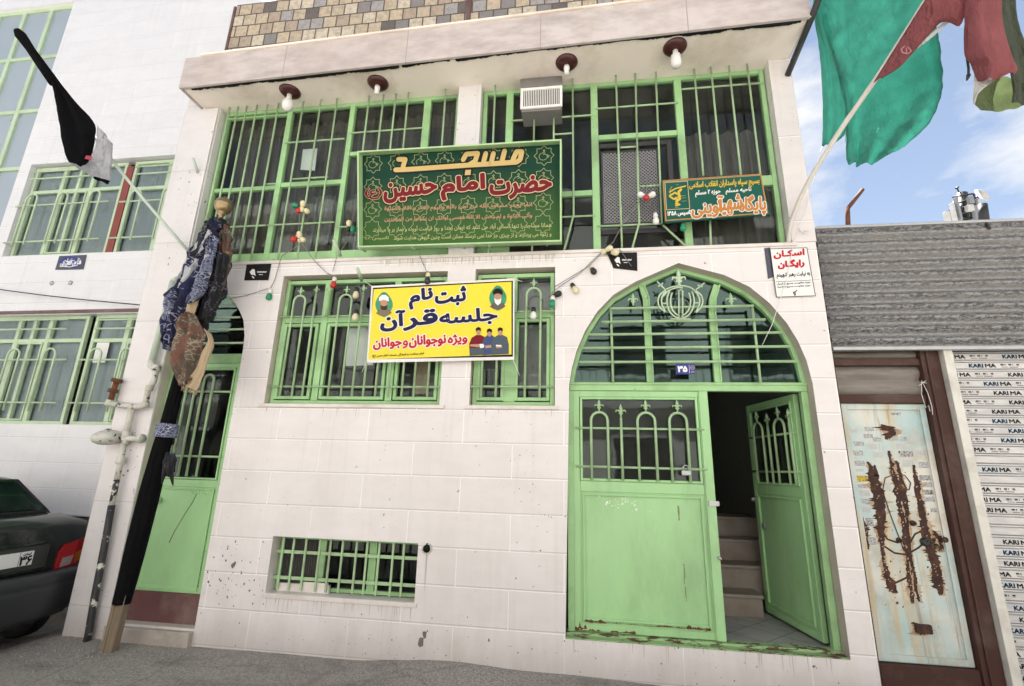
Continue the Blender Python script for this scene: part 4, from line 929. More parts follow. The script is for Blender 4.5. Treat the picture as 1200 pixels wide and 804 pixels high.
mb = MB(); mb.box(xr - .055, xr + .055, NY + .06, NY + .14, UZ0, UZ1 - .1); obj('window_post', mb, 'red_post', nb)
xm = fx(98, 370)
xm = (fx(101, 366) + fx(75, 490)) / 2
side_window(L0 + .02, xm - .05, LZ0, LZ1, hz(50, 397.5), 0, [(fx(10, 401), .08), (fx(47, 401), .09), (fx(34, 380), .07)], [(fx(10, 401) + .04, fx(47, 401) - .04)],
    [(fx(36, 480), fx(50, 480)), (fx(-7, 480), fx(7, 480)), (fx(-52, 480), fx(-38, 480))], [(L0, fx(80, 421.5), hz(50, 421.8)), (L0, fx(68, 471.5), hz(40, 472)), (L0, fx(81, 375), hz(40, 375.5)), (L0, fx(79, 386), hz(40, 386.2))], hz(60, 409))
side_window(xm + .05, L1_, LZ0, LZ1, hz(120, 397), 0, [(fx(140, 400), .1)], [(fx(140, 400) + .05, L1_ - .05)],
    [(fx(91, 480), fx(105, 480)), (fx(128, 480), fx(142, 480))], [(fx(94, 422), fx(147, 421.5), hz(120, 421.8)), (fx(82, 472.5), fx(140, 472.5), hz(105, 472.5)), (fx(115, 375.5), fx(161, 374.5), hz(140, 375)), (fx(113, 385.5), fx(161, 385), hz(140, 385.2))], hz(115, 409))
mb = MB(); q = [P(a, b, NY + .09) for a, b in ((108, 425), (123, 425), (129, 400), (114, 401))]; mb.quad(*q); obj('taped_sheet', mb, 'paper', nb)
mb = MB(); mb.box(L0, -4.78, NY - .03, NY + .06, LZ1 + .012, LZ1 + .05); obj('lintel', mb, 'maroon', nb)
mb = MB(); yc = NY + .05; xa = [CW - .03] + [fx(58, 6), fx(27, 9)]; pitch = xa[1] - xa[2]; xa += [xa[2] - pitch, xa[2] - 2 * pitch]
mb.rect_frame(-12.5, CW, 4.2, 8.92, .06, yc, yc + .06)
for x in xa[1:]: mb.box(x - .035, x + .035, yc - .003, yc + .05, 4.26, 8.86)
for py in ((0, 68, 69, 61), (0, 130, 48, 125), (0, 197, 26, 193)):
    z = hz((py[0] + py[2]) / 2, (py[1] + py[3]) / 2); mb.box(-12.44, CW - .06, yc + .002, yc + .045, z - .03, z + .03)
cwf = obj('curtain_wall', mb, 'green_pale', nb, bevel=.004)
mb = MB(); mb.quad((-12.45, yc + .03, 4.25), (CW - .05, yc + .03, 4.25), (CW - .05, yc + .03, 8.87), (-12.45, yc + .03, 8.87)); obj('pane', mb, 'frost', cwf)
mb = MB()
for a, b in ((61, 332), (83, 331.5)): mb.lathe([(.03, 0), (.03, .012), (.012, .02)], P(a, b, NY), (0, -1, 0), 14)
obj('wall_fixing', mb, 'galv', nb)
# blue enamel plaque
pl = Plane(P(69.5, 300, NY - .012), P(101, 298.6, NY - .012), P(97, 315.5, NY - .012), P(64.5, 316, NY - .012))
def panel(name, pl, tl, tr, br, bl, mat, parent=None, th=.008, **kw):
    mb = MB(); c = [pl.uv(*q) for q in (bl, br, tr, tl)]
    vs = [pl.at(a, b, 0) for a, b in c] + [pl.at(a, b, -th) for a, b in c]
    mb.add(vs, [(0, 1, 2, 3), (7, 6, 5, 4), (0, 4, 5, 1), (1, 5, 6, 2), (2, 6, 7, 3), (3, 7, 4, 0)]); return obj(name, mb, mat, parent, **kw)
def sign(name, pl, corners, mat, label, cat, th=.008, **kw): return panel(name, pl, *corners, mat, None, th, label=label, cat=cat, **kw)
plaque = sign('wall_plaque', pl, ((69.5, 300), (101, 298.6), (97, 315.5), (64.5, 316)), 'plaque', 'small blue enamel plaque with white calligraphy under the upper left window', 'plaque')
mb = MB(); c = [(83 + 13.5 * math.cos(t) + -(0) , 307.5 + 6.6 * math.sin(t)) for t in [2 * math.pi * i / 20 for i in range(20)]]; shape_px(mb, pl, c, .0015); obj('blue_field', mb, 'blue_plate', plaque)
mb = MB(); text(mb, pl, 'هذا من فضل ربی', (70.5, 313), (94.5, 312), (72.5, 303.5), .03, .003); line_px(mb, pl, [(76, 305.5), (80, 307), (86, 305.5)], .006, .004); line_px(mb, pl, [(75, 312.3), (82, 313), (91, 311)], .006, .004); obj('lettering', mb, 'whiteink', plaque)

# ================================================================== SHED ON THE RIGHT
shed = thing('workshop_shed', (3.4, .1, 0), 'low workshop with corrugated grey upper cladding, rusty door and metal shutter', 'building')
mb = MB(); mb.smooth = True; zs_ = []; n = 11; zb, zt = 2.69, 3.80; st = 8
prof = [(zb, -.005)] + [(zb + (zt - zb) * i / (n * st), .012 + .025 * math.sin(2 * math.pi * i / st)) for i in range(n * st + 1)] + [(zt + .045, .0), (zt + .06, .03), (zt + .065, .2)]
xs = [2.212, 2.6, 3.1, 3.6, 4.1, 5.0, 6.5]
mb.add([(x, y, z) for z, y in prof for x in xs], [(j * len(xs) + i, j * len(xs) + i + 1, (j + 1) * len(xs) + i + 1, (j + 1) * len(xs) + i) for j in range(len(prof) - 1) for i in range(len(xs) - 1)])
obj('corrugated_cladding', mb, 'corr', shed, solid=.004)
mb = MB(); mb.box(2.212, 6.5, -.012, .05, zt + .04, zt + .066); mb.box(2.212, 6.5, -.012, .05, zb - .02, zb + .012); obj('edge_trim', mb, 'galv', shed, bevel=.006)
mb = MB(); mb.box(2.21, 6.5, .2, 5, -.2, .22); mb.quad((2.21, .06, 3.84), (6.5, .06, 3.84), (6.5, 6, 4.0), (2.21, 6, 4.0)); mb.quad((6.5, .05, 0), (6.5, 6, 0), (6.5, 6, 4), (6.5, .05, 3.84)); mb.quad((2.21, 6, 0), (6.5, 6, 0), (6.5, 6, 4), (2.21, 6, 4)); mb.quad((2.21, .3, 0), (6.5, .3, 0), (6.5, .3, 3.8), (2.21, .3, 3.8)); obj('shell', mb, 'grey', shed)
yd = .1
mb = MB(); mb.box(2.21, 2.262, yd, yd + .1, -.1, 2.70); mb.box(2.945, 3.09, yd - .02, yd + .1, -.1, 2.71); mb.box(2.262, 2.945, yd + .003, yd + .1, 2.228, 2.30); mb.box(2.262, 2.945, yd + .003, yd + .1, 2.558, 2.62); mb.box(2.262, 2.945, yd + .001, yd + .1, .06, .235); mb.box(2.98, 3.0, yd - .034, yd - .0205, -.1, 2.70)
fr_ = obj('door_frame', mb, 'brown_steel', shed, bevel=.006)
mb = MB(); mb.smooth = True
for z0, z1 in ((2.62, 2.70), (2.302, 2.44), (2.44, 2.558)):
    zz = [z0 + (z1 - z0) * i / 8 for i in range(9)]
    mb.add([(x, yd + .06 - .03 * math.sin(math.pi * i / 8), z) for i, z in enumerate(zz) for x in (2.262, 2.945)], [(2 * i, 2 * i + 1, 2 * i + 3, 2 * i + 2) for i in range(8)])
obj('louvre', mb, 'old_corr', shed)
mb = MB(); mb.box(2.262, 2.945, yd + .05, yd + .08, .235, 2.228); mb.rect_frame(2.27, 2.937, .245, 2.22, .045, yd + .03, yd + .0499); mb.box(2.876, 2.88, yd + .026, yd + .0295, .3, 2.2)
door = obj('rusty_door', mb, 'rusty_door', shed, bevel=.004, label='pale blue steel door with peeling rust and many small stickers')
ydf = yd + .05
# torn rust fields: ragged vertical strips left by old ironwork
dpl = Plane(P(985, 473, ydf), P(1083, 473, ydf), P(1143, 783, ydf), P(1027, 776, ydf))
rr = random.Random(21); 
def ragged(mb, cl, w0, h, step=1.1):
    """ragged rust: cl is a centre line of sight points with half widths"""
    pts = []; wl_ = wr_ = .6; cj = 0
    for (x0, y0, a0), (x1, y1, a1) in zip(cl[:-1], cl[1:]):
        n = max(2, int((y1 - y0) / step))
        for i in range(n):
            t = i / n; wl_ = min(1.5, max(.45, wl_ + rr.uniform(-.3, .3))); wr_ = min(1.5, max(.45, wr_ + rr.uniform(-.3, .3))); a = a0 + (a1 - a0) * t; x = x0 + (x1 - x0) * t; y = y0 + (y1 - y0) * t
            sp = 1.7 if rr.random() < .12 else 1
            pts.append((x - a * wl_ * sp, x + a * wr_ * (1.7 if rr.random() < .12 else 1), y + rr.uniform(-.3, .3), a > 2.5 and rr.random() < .16))
    for i in range(len(pts) - 1):
        (l0, r0, y0, g0), (l1, r1, y1, _) = pts[i], pts[i + 1]
        parts = [(l0, r0, l1, r1)]
        if g0: m0 = l0 + (r0 - l0) * rr.uniform(.3, .6); parts = [(l0, m0, l1, m0 - .3), (m0 + 1.5, r0, m0 + 1.2, r1)]
        for a, b, c, d in parts:
            q = [dpl.uv(*p) for p in ((c, y1), (d, y1), (b, y0), (a, y0))]; mb.add([dpl.at(u, v, h + .00002 * (i % 3)) for u, v in q], [(0, 1, 2, 3)])
for cl in ([(1017, 541, 3), (1027, 565, 7), (1031, 600, 6), (1034, 640, 3.5), (1036, 662, 3), (1044, 684, 6), (1049, 696, 3)], [(1010, 605, 2), (1015, 625, 4), (1017, 645, 1.5)],
           [(1041, 528, 2), (1047, 555, 4), (1056, 600, 4.5), (1062, 640, 3.5), (1064, 665, 3), (1068, 690, 4), (1069, 708, 2.5)], [(1050, 540, 2), (1058, 570, 3.5), (1063, 610, 3), (1068, 655, 2.5), (1074, 690, 2.5), (1078, 706, 1.5)],
           [(1070, 545, 3), (1076, 575, 4), (1083, 605, 5), (1086, 625, 6), (1094, 650, 6), (1098, 680, 5.5), (1103, 698, 3)], [(1025, 545, 2), (1028, 560, 3)],
           [(1033, 497, 2), (1042, 500, 11), (1045, 506, 10), (1043, 511, 6), (1040, 516, 2)], [(1070, 729, 2), (1080, 733, 10), (1083, 740, 9), (1080, 745, 2)], [(1094, 622, 2), (1100, 630, 5), (1104, 640, 6), (1100, 647, 2)]):
    st_ = rr.getstate(); mb = MB(); ragged(mb, [(x + .4, y + 1.5, a * 1.15 + .5) for x, y, a in cl], 0, .0007); obj('rust_halo', mb, 'rust_halo', door); mb = MB(); ragged(mb, [(x, y, a * .82) for x, y, a in cl], 0, .0012); obj('rust_patch', mb, 'darkrust', door)
for _ in range(2):
    mb = MB()
    for i in range(26):
        x0 = rr.gauss(1060, 22); y0 = rr.uniform(520, 720); e = rr.uniform(.3, 1.3) * (1.6 if rr.random() < .1 else 1); q = [dpl.uv(x0 + e * math.cos(t) * rr.uniform(.5, 1.3), y0 + e * math.sin(t) * rr.uniform(.6, 1.8)) for t in (0, 1.2, 2.6, 3.9, 5.1)]
        mb.add([dpl.at(u, v, .0009 + .00001 * i) for u, v in q], [(4, 3, 2, 1, 0)])
    obj('rust_fleck', mb, 'rust' if _ == 0 else 'darkrust', door, kind='stuff')
mb = MB()
for ln in ([(1036, 640), (1048, 648), (1062, 650), (1076, 642), (1088, 632)], [(1047, 684), (1056, 680), (1064, 676)], [(1030, 618), (1040, 632), (1052, 636)], [(1064, 640), (1072, 626), (1080, 622)]): line_px(mb, dpl, ln, .007, .0013, n=6)
obj('rust_patch', mb, 'darkrust', door)
mb = MB(); line_px(mb, dpl, [(1059, 645, ), (1042, 600), (1034, 575), (1037, 560), (1048, 556), (1060, 557), (1067, 566), (1065, 574), (1060, 572)], .004, .004); line_px(mb, dpl, [(1061, 575), (1063, 600), (1066, 640)], .003, .004); obj('bent_wire', mb, 'darkrust', door)
for px, py, r, mt in ((1083, 635, .034, 'steel'), (1105, 632, .03, 'darkrust'), (1069, 613, .022, 'darkrust'), (1053, 633, .02, 'darkrust')):
    mb = MB(); mb.lathe([(r, 0), (r, .012), (r * .72, .016), (r * .72, .03), (r * .4, .034), (r * .3, .02)], P(px, py, ydf), (0, -1, 0), 16); obj('door_lock', mb, mt, door)
mb = MB(); mb.box(*sum(([min(a, b), max(a, b)] for a, b in ((XV(1071, 735, ydf), XV(1090, 735, ydf)), (ydf - .03, ydf), (ZH(1080, 742, ydf), ZH(1080, 731, ydf)))), [])); obj('old_bolt', mb, 'darkrust', door, bevel=.008)
k_ = NT('sticker_print'); v_ = k_.coord(scale=(1, 1, 1)); f_ = k_.ramp(k_.noise(k_.coord(scale=(1.6, 1, 5)), 46, 3, .7), .5, .56); k_.set(k_.mix(f_, (.5, .52, .52), (.14, .14, .15)), .6); M['sticker'] = k_.m
k_ = NT('dark_sticker_print'); f_ = k_.ramp(k_.noise(k_.coord(scale=(1.6, 1, 5)), 46, 3, .7), .47, .5); k_.set(k_.mix(f_, (.05, .05, .06), (.5, .5, .5)), .6); M['sticker_dark'] = k_.m
k_ = NT('yellow_sticker_print'); f_ = k_.ramp(k_.noise(k_.coord(scale=(1.6, 1, 5)), 46, 3, .7), .5, .56); k_.set(k_.mix(f_, (.62, .45, .02), (.1, .08, .02)), .6); M['sticker_yellow'] = k_.m
k_ = NT('worn_sticker'); k_.set(k_.mix(k_.noise(k_.coord(), 30, 4), (.36, .40, .40), (.56, .57, .55)), .6); M['sticker_worn'] = k_.m
stk = [(1012, 561, 15, 7, 'sticker_yellow'), (1013, 570, 14, 4.5, 'sticker'), (1085, 560, 15, 6, 'sticker_dark'), (1087, 568, 16, 6, 'sticker'), (1089, 577, 16, 6, 'sticker_dark'), (1090, 585, 17, 6, 'sticker'), (1097, 598, 12, 5, 'sticker'),
       (1063, 532, 16, 7, 'sticker_dark'), (1080, 531, 13, 6, 'sticker_worn'), (1005, 531, 14, 6, 'sticker'), (1007, 520, 12, 5, 'sticker'), (1019, 503, 11, 5, 'sticker'), (1001, 505, 8, 4, 'sticker_worn'), (1018, 511, 11, 5, 'sticker'), (1028, 515, 10, 5, 'sticker'), (1048, 514, 10, 5, 'sticker'), (1060, 515, 10, 5, 'sticker'),
       (1073, 513, 12, 7, 'sticker_worn'), (1022, 523, 12, 6, 'sticker_worn'), (1008, 543, 12, 6, 'sticker'), (1013, 578, 14, 7, 'sticker_worn'), (1015, 587, 12, 5, 'sticker'), (1016, 597, 10, 6, 'sticker_worn'), (1020, 612, 9, 10, 'sticker_dark'), (1023, 634, 10, 9, 'sticker'), (1037, 590, 6, 20, 'sticker_worn'), (1065, 543, 14, 8, 'sticker_worn'), (1084, 545, 13, 7, 'sticker'), (1041, 570, 8, 9, 'sticker_worn'), (1060, 523, 18, 6, 'sticker_worn'), (1050, 485, 12, 3, 'sticker_dark'), (1007, 551, 11, 3, 'sticker_worn'), (1029, 533, 12, 6, 'sticker_worn')]
for i, (x, y, w_, h_, mt) in enumerate(stk):
    mb = MB(); q = [dpl.uv(x - w_ / 2 + (w_ * .0), y + h_ / 2), dpl.uv(x + w_ / 2, y + h_ / 2), dpl.uv(x + w_ / 2 - h_ * .2, y - h_ / 2), dpl.uv(x - w_ / 2 - h_ * .2, y - h_ / 2)]
    mb.add([dpl.at(a, b, .0006 + .00001 * i) for a, b in q], [(0, 1, 2, 3)]); obj('sticker', mb, mt, door)
mb = MB(); mb.box(3.095, 3.165, .03, .2, -.1, 2.70); obj('white_jamb', mb, 'sheet_white', shed, bevel=.004)
mb = MB()
for pts in ([(1080, 446), (1080, 462), (1085, 478), (1088, 475), (1090, 482)], [(1080, 446), (1087, 460), (1092, 476), (1093, 486)], [(1078, 448), (1086, 449)], [(1077, 452), (1085, 446)]): mb.tube([P(a, b, yd - .03) for a, b in pts], .0025, 5)
obj('tied_wire', mb, 'white', shed)
# roller shutter: every slat carries strips of printed protective film
mb = MB(); pitch = .0785; zs0 = 2.668; 
for i in range(35):
    z = zs0 - i * pitch
    if z < -.05: break
    mb.add([(x, y, zz) for zz, y in ((z - .066, .135), (z - .058, .118), (z - .008, .118), (z, .135)) for x in (3.165, 5.2)], [(0, 1, 3, 2), (2, 3, 5, 4), (4, 5, 7, 6)])
    mb.box(3.165, 5.2, .128, .14, z + .0005, z + .0115)
shut = obj('roller_shutter', mb, 'shutter' if 'shutter' in M else 'galv', shed)
k_ = NT('film_pale'); k_.set(k_.mix(k_.ramp(k_.noise(k_.coord(scale=(.7, 1, 3)), 5, 5), .4, .6), (.50, .50, .50), (.64, .63, .62)), .4); M['film'] = k_.m
k_ = NT('film_blue'); k_.set((.47, .55, .64), .4); M['film_blue'] = k_.m
rr = random.Random(4); TH = .030
def film(i, z):
    pl = Plane((3.17, .1172, z - .012), (5.0, .1172, z - .012), (5.0, .1172, z - .056), (3.17, .1172, z - .056)); x = -rr.uniform(0, .48); mb = MB(); lat = []
    mb.cur = 0; xcut = 1.05
    segs = []
    while x < xcut:
        segs.append(x); x += .49
    for x in segs:
        if rr.random() < .04: continue
        def T(s, a, w_, h0, h1, bold):
            if a + w_ < .0 or a > xcut: return
            if a < 0:                                             # the film is cut off by the jamb
                pass
            sN = s
            if (sN, 2) not in _cache: _cache[(sN, 2)] = outlines(sN, 2)
            (fv, ff, _), (ev, _, ee) = _cache[(sN, 2)]; X0 = min(p[0] for p in ev); X1 = max(p[0] for p in ev); Y0 = min(p[1] for p in ev); Y1 = max(p[1] for p in ev)
            mpv = lambda p: (a + (p[0] - X0) / (X1 - X0) * w_, h0 + (p[1] - Y0) / (Y1 - Y0) * (h1 - h0))
            ps = [q for q in strokes2d([(mpv(ev[u]), mpv(ev[v])) for u, v in ee], bold, 4) + [[mpv(fv[k]) for k in f] for f in ff] if min(c[0] for c in q) > .0]
            put_polys(mb, pl, ps, .0012)
        T('KARI', x + .055, .105, .007, .037, .0022); T('MA', x + .178, .08, .007, .037, .0022)
        for k in range(5):
            a = x + .295 + k * .03
            if a < 0.003: continue
            w_ = (.024, .008, .022, .005, .020)[k]; 
            for hh in ((.026, .036), (.020, .023)): put_polys(mb, pl, [[(a, hh[0]), (a + w_, hh[0]), (a + w_, hh[1]), (a, hh[1])]], .0012)
        a = x + .30
        if a > .003: put_polys(mb, pl, [[(a, .007), (a + .05, .007), (a + .05, .011), (a, .011)], [(a + .06, .006), (a + .125, .006), (a + .125, .011), (a + .06, .011)]], .0012)
        mb.cur = 2
        for q in (0, .012):
            if x + .02 + q > .003: put_polys(mb, pl, strokes2d([((x + .02 + q, .010), (x + .03 + q, .021)), ((x + .03 + q, .021), (x + .02 + q, .032))], .0016, 4), .0012)
        if rr.random() < .5 and x + .05 > .003: put_polys(mb, pl, [[(x + .05, .001), (x + .172, .001), (x + .172, .043), (x + .05, .043)]], .0006)
        mb.cur = 0
    mb.cur = 1; mb.add([pl.at(a, b, .0003) for a, b in ((0, 0), (1.5, 0), (1.5, .044), (0, .044))], [(0, 1, 2, 3)])
    obj('printed_film', mb, ['black', 'film', 'film_blue'], shut)
for i in range(35):
    z = zs0 - i * pitch
    if z > .05: film(i, z)

# things on and beyond the shed roof
mb = MB(); mb.tube([P(994, 268, .8), P(993, 243, .8)], .024, 10); mb.tube([P(993, 245, .8), P(1011, 222, .8)], .021, 10); obj('bent_vent_pipe', mb, 'rust', None, label='rusty bent vent pipe rising from the shed roof', cat='pipe')
tw = thing('antenna_tower', P(1130, 262, 40), 'distant telecom mast crowded with white panel antennas above the shed roof', 'antenna tower')
def tp(a, b, d=0): return P(960 + a * .2002, 161 + b * .2002, 40 + d)
mb = MB(); mb.tube([tp(855, 760), tp(835, 330)], [.55, .42], 12); mb.tube([tp(825, 340), tp(805, 290)], .06, 6); obj('mast', mb, 'steel', tw)
for a, b, w_, h_ in ((785, 440, 26, 110), (815, 430, 20, 120), (748, 465, 40, 60), (885, 370, 44, 44), (880, 415, 60, 36), (915, 450, 30, 100), (940, 420, 22, 110), (800, 365, 24, 30)):
    mb = MB(); c = tp(a, b, -1.2); s = .2002 * (44 / 560) * 1.04; w_ *= .55; mb.box(c.x - w_ * s / 2, c.x + w_ * s / 2, c.y - .2, c.y + .2, c.z - h_ * s / 2, c.z + h_ * s / 2); obj('panel_antenna', mb, 'tower_grey' if a in (885, 815, 800, 915) else 'white', tw, bevel=.05)
mb = MB(); mb.lathe([(.05, .3), (.5, .12), (.72, -.05)], tp(955, 335, -1), (.8, -.5, .6), 14); obj('dish', mb, 'white', tw)
mb = MB()
for p, q in (((760, 400), (930, 350)), ((770, 460), (940, 430)), ((780, 350), (900, 330)), ((765, 400), (780, 490)), ((905, 330), (920, 490)), ((800, 300), (815, 290)), ((850, 430), (920, 420)), ((790, 360), (780, 490)), ((865, 360), (875, 490)), ((885, 345), (890, 480)), ((760, 430), (930, 390)), ((770, 480), (930, 470)), ((780, 400), (830, 470)), ((830, 400), (780, 470)), ((870, 380), (915, 460)), ((925, 345), (935, 480)), ((808, 350), (812, 490))): mb.tube([tp(*p, -.9), tp(*q, -.9)], .085, 6)
obj('bracket', mb, 'steel', tw)
mb = MB(); mb.tube([P(1154, 262, 1.6), P(1151, 240, 1.6)], .05, 10); mb.tube([P(1154, 259, .02), P(1160, 268, -.03)], .012, 6); obj('roof_stub_pipe', mb, 'steel', None, label='short dark pipe standing on the shed roof beside the mast', cat='pipe')

# house across the street: gives the sunlit wall that the panes mirror
op = thing('opposite_house', (0, -10, 0), 'sunlit cream house across the street with balconies and dark windows', 'building')
mb = MB(); mb.box(-16, 14, -16, -10, 0, 10.5); mb.box(-16, 14, -9.99, -9.5, 3.4, 3.6); mb.box(-16, 14, -9.99, -9.6, 10.3, 10.7); obj('wall', mb, 'oppwall', op)
for x in (-13, -9.5, -6, -2.5, 1, 4.5, 8, 11):
    for z in (1.0, 4.4, 7.6):
        mb = MB(); mb.box(x, x + 1.7, -9.995, -9.95, z, z + 1.6); w_ = obj('window', mb, 'steel', op); mb = MB(); mb.rect_frame(x - .05, x + 1.75, z - .05, z + 1.65, .08, -9.95, -9.9); obj('window_frame', mb, 'white', w_)
for x in (-4, 6.5): mb = MB(); mb.box(x, x + .4, -9.99, -9.7, 0, 10.3); obj('pilaster', mb, 'red_post', op)
mb = MB()
for i in range(120): mb.box(-15.9 + i * .25, -15.88 + i * .25, -9.54, -9.52, 3.6, 4.5)
mb.box(-16, 14, -9.56, -9.5, 4.5, 4.55); obj('balcony_railing', mb, 'steel', op)
mb = MB(); mb.box(-30, 30, -9.99, -6.2, -.1, .12); obj('bounce_pavement', mb, 'bounce_pavement', kind='structure', bevel=.02)  # unseen pale strip, added to bounce sunlight up onto the soffit

# ================================================================== SIGNS
# big green signboard, leaning out at the top
tl, tr, br, bl = P(420, 176.5, -.45), P(658, 163, -.45), P(655, 283, -.19), P(419, 290, -.19)
sg = thing('mosque_signboard', (-1.18, -.1, 3.72), 'large green mosque signboard with gold and crimson lettering across the upper windows', 'sign')
spl = Plane(tl, tr, br, bl)
Wd = (tr - tl).length; Hd = (tl - bl).length
cor = [spl.uv(419, 290), spl.uv(655, 283), spl.uv(658, 163), spl.uv(420, 176.5)]
w0 = min(cor[0][0], cor[3][0]); w1 = max(cor[1][0], cor[2][0]); h1 = (cor[2][1] + cor[3][1]) / 2
mb = MB(); D_ = .17
def pbox(mb, pl, a0, a1, b0, b1, h0, h1_):
    vs = [pl.at(a, b, h) for h in (h0, h1_) for a, b in ((a0, b0), (a1, b0), (a1, b1), (a0, b1))]
    mb.add(vs, [(0, 3, 2, 1), (4, 5, 6, 7), (0, 1, 5, 4), (1, 2, 6, 5), (2, 3, 7, 6), (3, 0, 4, 7)])
f_ = .016
pbox(mb, spl, w0, w0 + f_, 0, h1, -D_, 0); pbox(mb, spl, w1 - f_, w1, 0, h1, -D_, 0); pbox(mb, spl, w0 + f_, w1 - f_, 0, f_, -D_, -.001); pbox(mb, spl, w0 + f_, w1 - f_, h1 - f_, h1, -D_, -.001)
obj('box_frame', mb, 'signframe', sg, bevel=.002)
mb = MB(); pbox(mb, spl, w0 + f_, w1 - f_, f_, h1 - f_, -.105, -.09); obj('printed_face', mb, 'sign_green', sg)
mb = MB(); pbox(mb, spl, w0 + .02, w1 - .02, .02, h1 - .02, -D_ + .004, -D_ + .02); obj('back_sheet', mb, 'galv', sg)
mb = MB()
for px in (421, 482, 540, 572, 640): p = P(px, 291 - (px - 421) * .033, -.15); mb.tube([p, p + Vector((.0, .14, .03))], .01, 6)
obj('mounting_strut', mb, 'green_pale', sg)
fpl = Plane(spl.at(w0, h1, -.0895), spl.at(w1, h1, -.0895), spl.at(w1, 0, -.0895), spl.at(w0, 0, -.0895))
sx = lambda a, b: (400 + a * 280 / 1200, 150 + b * 280 / 1200)
def star(mb, pl, c, r, h, inner=True):
    q = []; a, b = pl.uv(*c)
    for i in range(16): rr_ = r if i % 2 == 0 else r * .76; q.append((a + rr_ * math.cos(math.pi * i / 8 + math.pi / 2), b + rr_ * math.sin(math.pi * i / 8 + math.pi / 2)))
    put_polys(mb, pl, strokes2d(list(zip(q, q[1:] + q[:1])), r * .028, 4), h)
    if inner:
        def cv(pts): return [(a + x * r, b + y * r) for x, y in pts]
        arc = cv([(.42 * math.cos(R(t)) - .08, .36 * math.sin(R(t)) - .08) for t in range(60, 400, 20)])
        for ln in (arc, cv([(-.1, .5), (0, .38), (.1, .5), (0, .6), (-.1, .5)]), cv([(-.02, .3), (.08, .5)]), cv([(.25, -.05), (.62, -.05)]), cv([(.4, .1), (.42, -.25)]), cv([(-.1, .1), (.1, .16), (.3, .05)])): put_polys(mb, pl, strokes2d(list(zip(ln[:-1], ln[1:])), r * .026, 4), h)
mb = MB()
for ri, (yl, yr) in enumerate(((180, 139), (294, 252), (410, 374), (506, 478))):
    for ci, xx in enumerate((161, 281, 400, 519, 640, 766, 892, 1018)):
        yy = yl + (yr - yl) * ci / 7; star(mb, fpl, sx(xx - ri * 2, yy), .098, .0006, ri < 3)
obj('star_pattern', mb, 'goldline', sg)
# headline in slanted angular strokes
def head(w, h):
    mb = MB(); st = [[(287, 158), (322, 158), (310, 196)], [(272, 211), (330, 209), (640, 187)], [(612, 160), (628, 132), (685, 128), (672, 168), (640, 187)], [(640, 187), (730, 182), (760, 180), (880, 172), (898, 160), (907, 120), (880, 120), (862, 160), (868, 172)],
          [(712, 182), (726, 128)], [(752, 180), (764, 128)], [(805, 176), (820, 116)]]
    for s in st:
        q = [fpl.uv(*sx(*p)) for p in s]; put_polys(mb, fpl, strokes2d(list(zip(q[:-1], q[1:])), w, 6) + [[(q[0][0] + w * math.cos(t * math.pi / 3), q[0][1] + w * math.sin(t * math.pi / 3)) for t in range(6)]], h)
    q = fpl.uv(*sx(636, 224)); e = w * 1.05; put_polys(mb, fpl, [[(q[0] - e * 1.25, q[1] - e), (q[0] + e, q[1] - e), (q[0] + e * 1.25, q[1] + e), (q[0] - e, q[1] + e)]], h); return mb
obj('headline_outline', head(.042, .0015), 'black', sg); obj('headline', head(.0245, .0035), 'gold', sg)
words = [('حضرت', (750, 362), (1052, 338), (750, 262)), ('امام', (506, 362), (718, 338), (506, 258)), ('حسین', (218, 378), (478, 352), (218, 285)), ('(ع)', (122, 361), (205, 356), (122, 308))]
for nm, mt, bo, h in (('lettering_outline', 'black', .155, .0055), ('lettering_outline', 'goldpale', .108, .0075), ('lettering', 'crimson', .058, .0095)):
    mb = MB()
    for i, (t_, a, b, c) in enumerate(words): text(mb, fpl, t_, sx(*a), sx(*b), sx(*c), bo * (.75 if i == 3 else 1), h)
    obj(nm, mb, mt, sg)
mb = MB(); 
for t_, a, b, c, bo in (('انما یعمر مساجد الله من آمن بالله والیوم الاخر و اقام الصلوة', (218, 424), (958, 404), (218, 392), .035), ('وآتی الزکوة و لم یخش الا الله فعسی اولئک ان یکونوا من المهتدین', (218, 477), (958, 458), (218, 446), .035)):
    text(mb, fpl, t_, sx(*a), sx(*b), sx(*c), bo, .0065, res=2, n=5)
obj('verse_lettering', mb, 'verse', sg)
mb = MB()
for t_, a, b, c, bo in (('همانا مساجد را تنها کسانی آباد می کنند که ایمان بخدا و روز قیامت آورده و نماز بر پا میدارند', (160, 530), (1055, 506), (160, 499), .02), ('و زکوة می پردازند و از چیزی جز خدا نمی ترسند ممکن است چنین گروهی هدایت شوند', (265, 570), (1055, 550), (265, 540), .02), ('تاسیس ۱۳۵۸', (96, 566), (240, 563), (96, 546), .02)):
    text(mb, fpl, t_, sx(*a), sx(*b), sx(*c), bo, .0065, res=2, n=5)
obj('translation_lettering', mb, 'translation', sg)

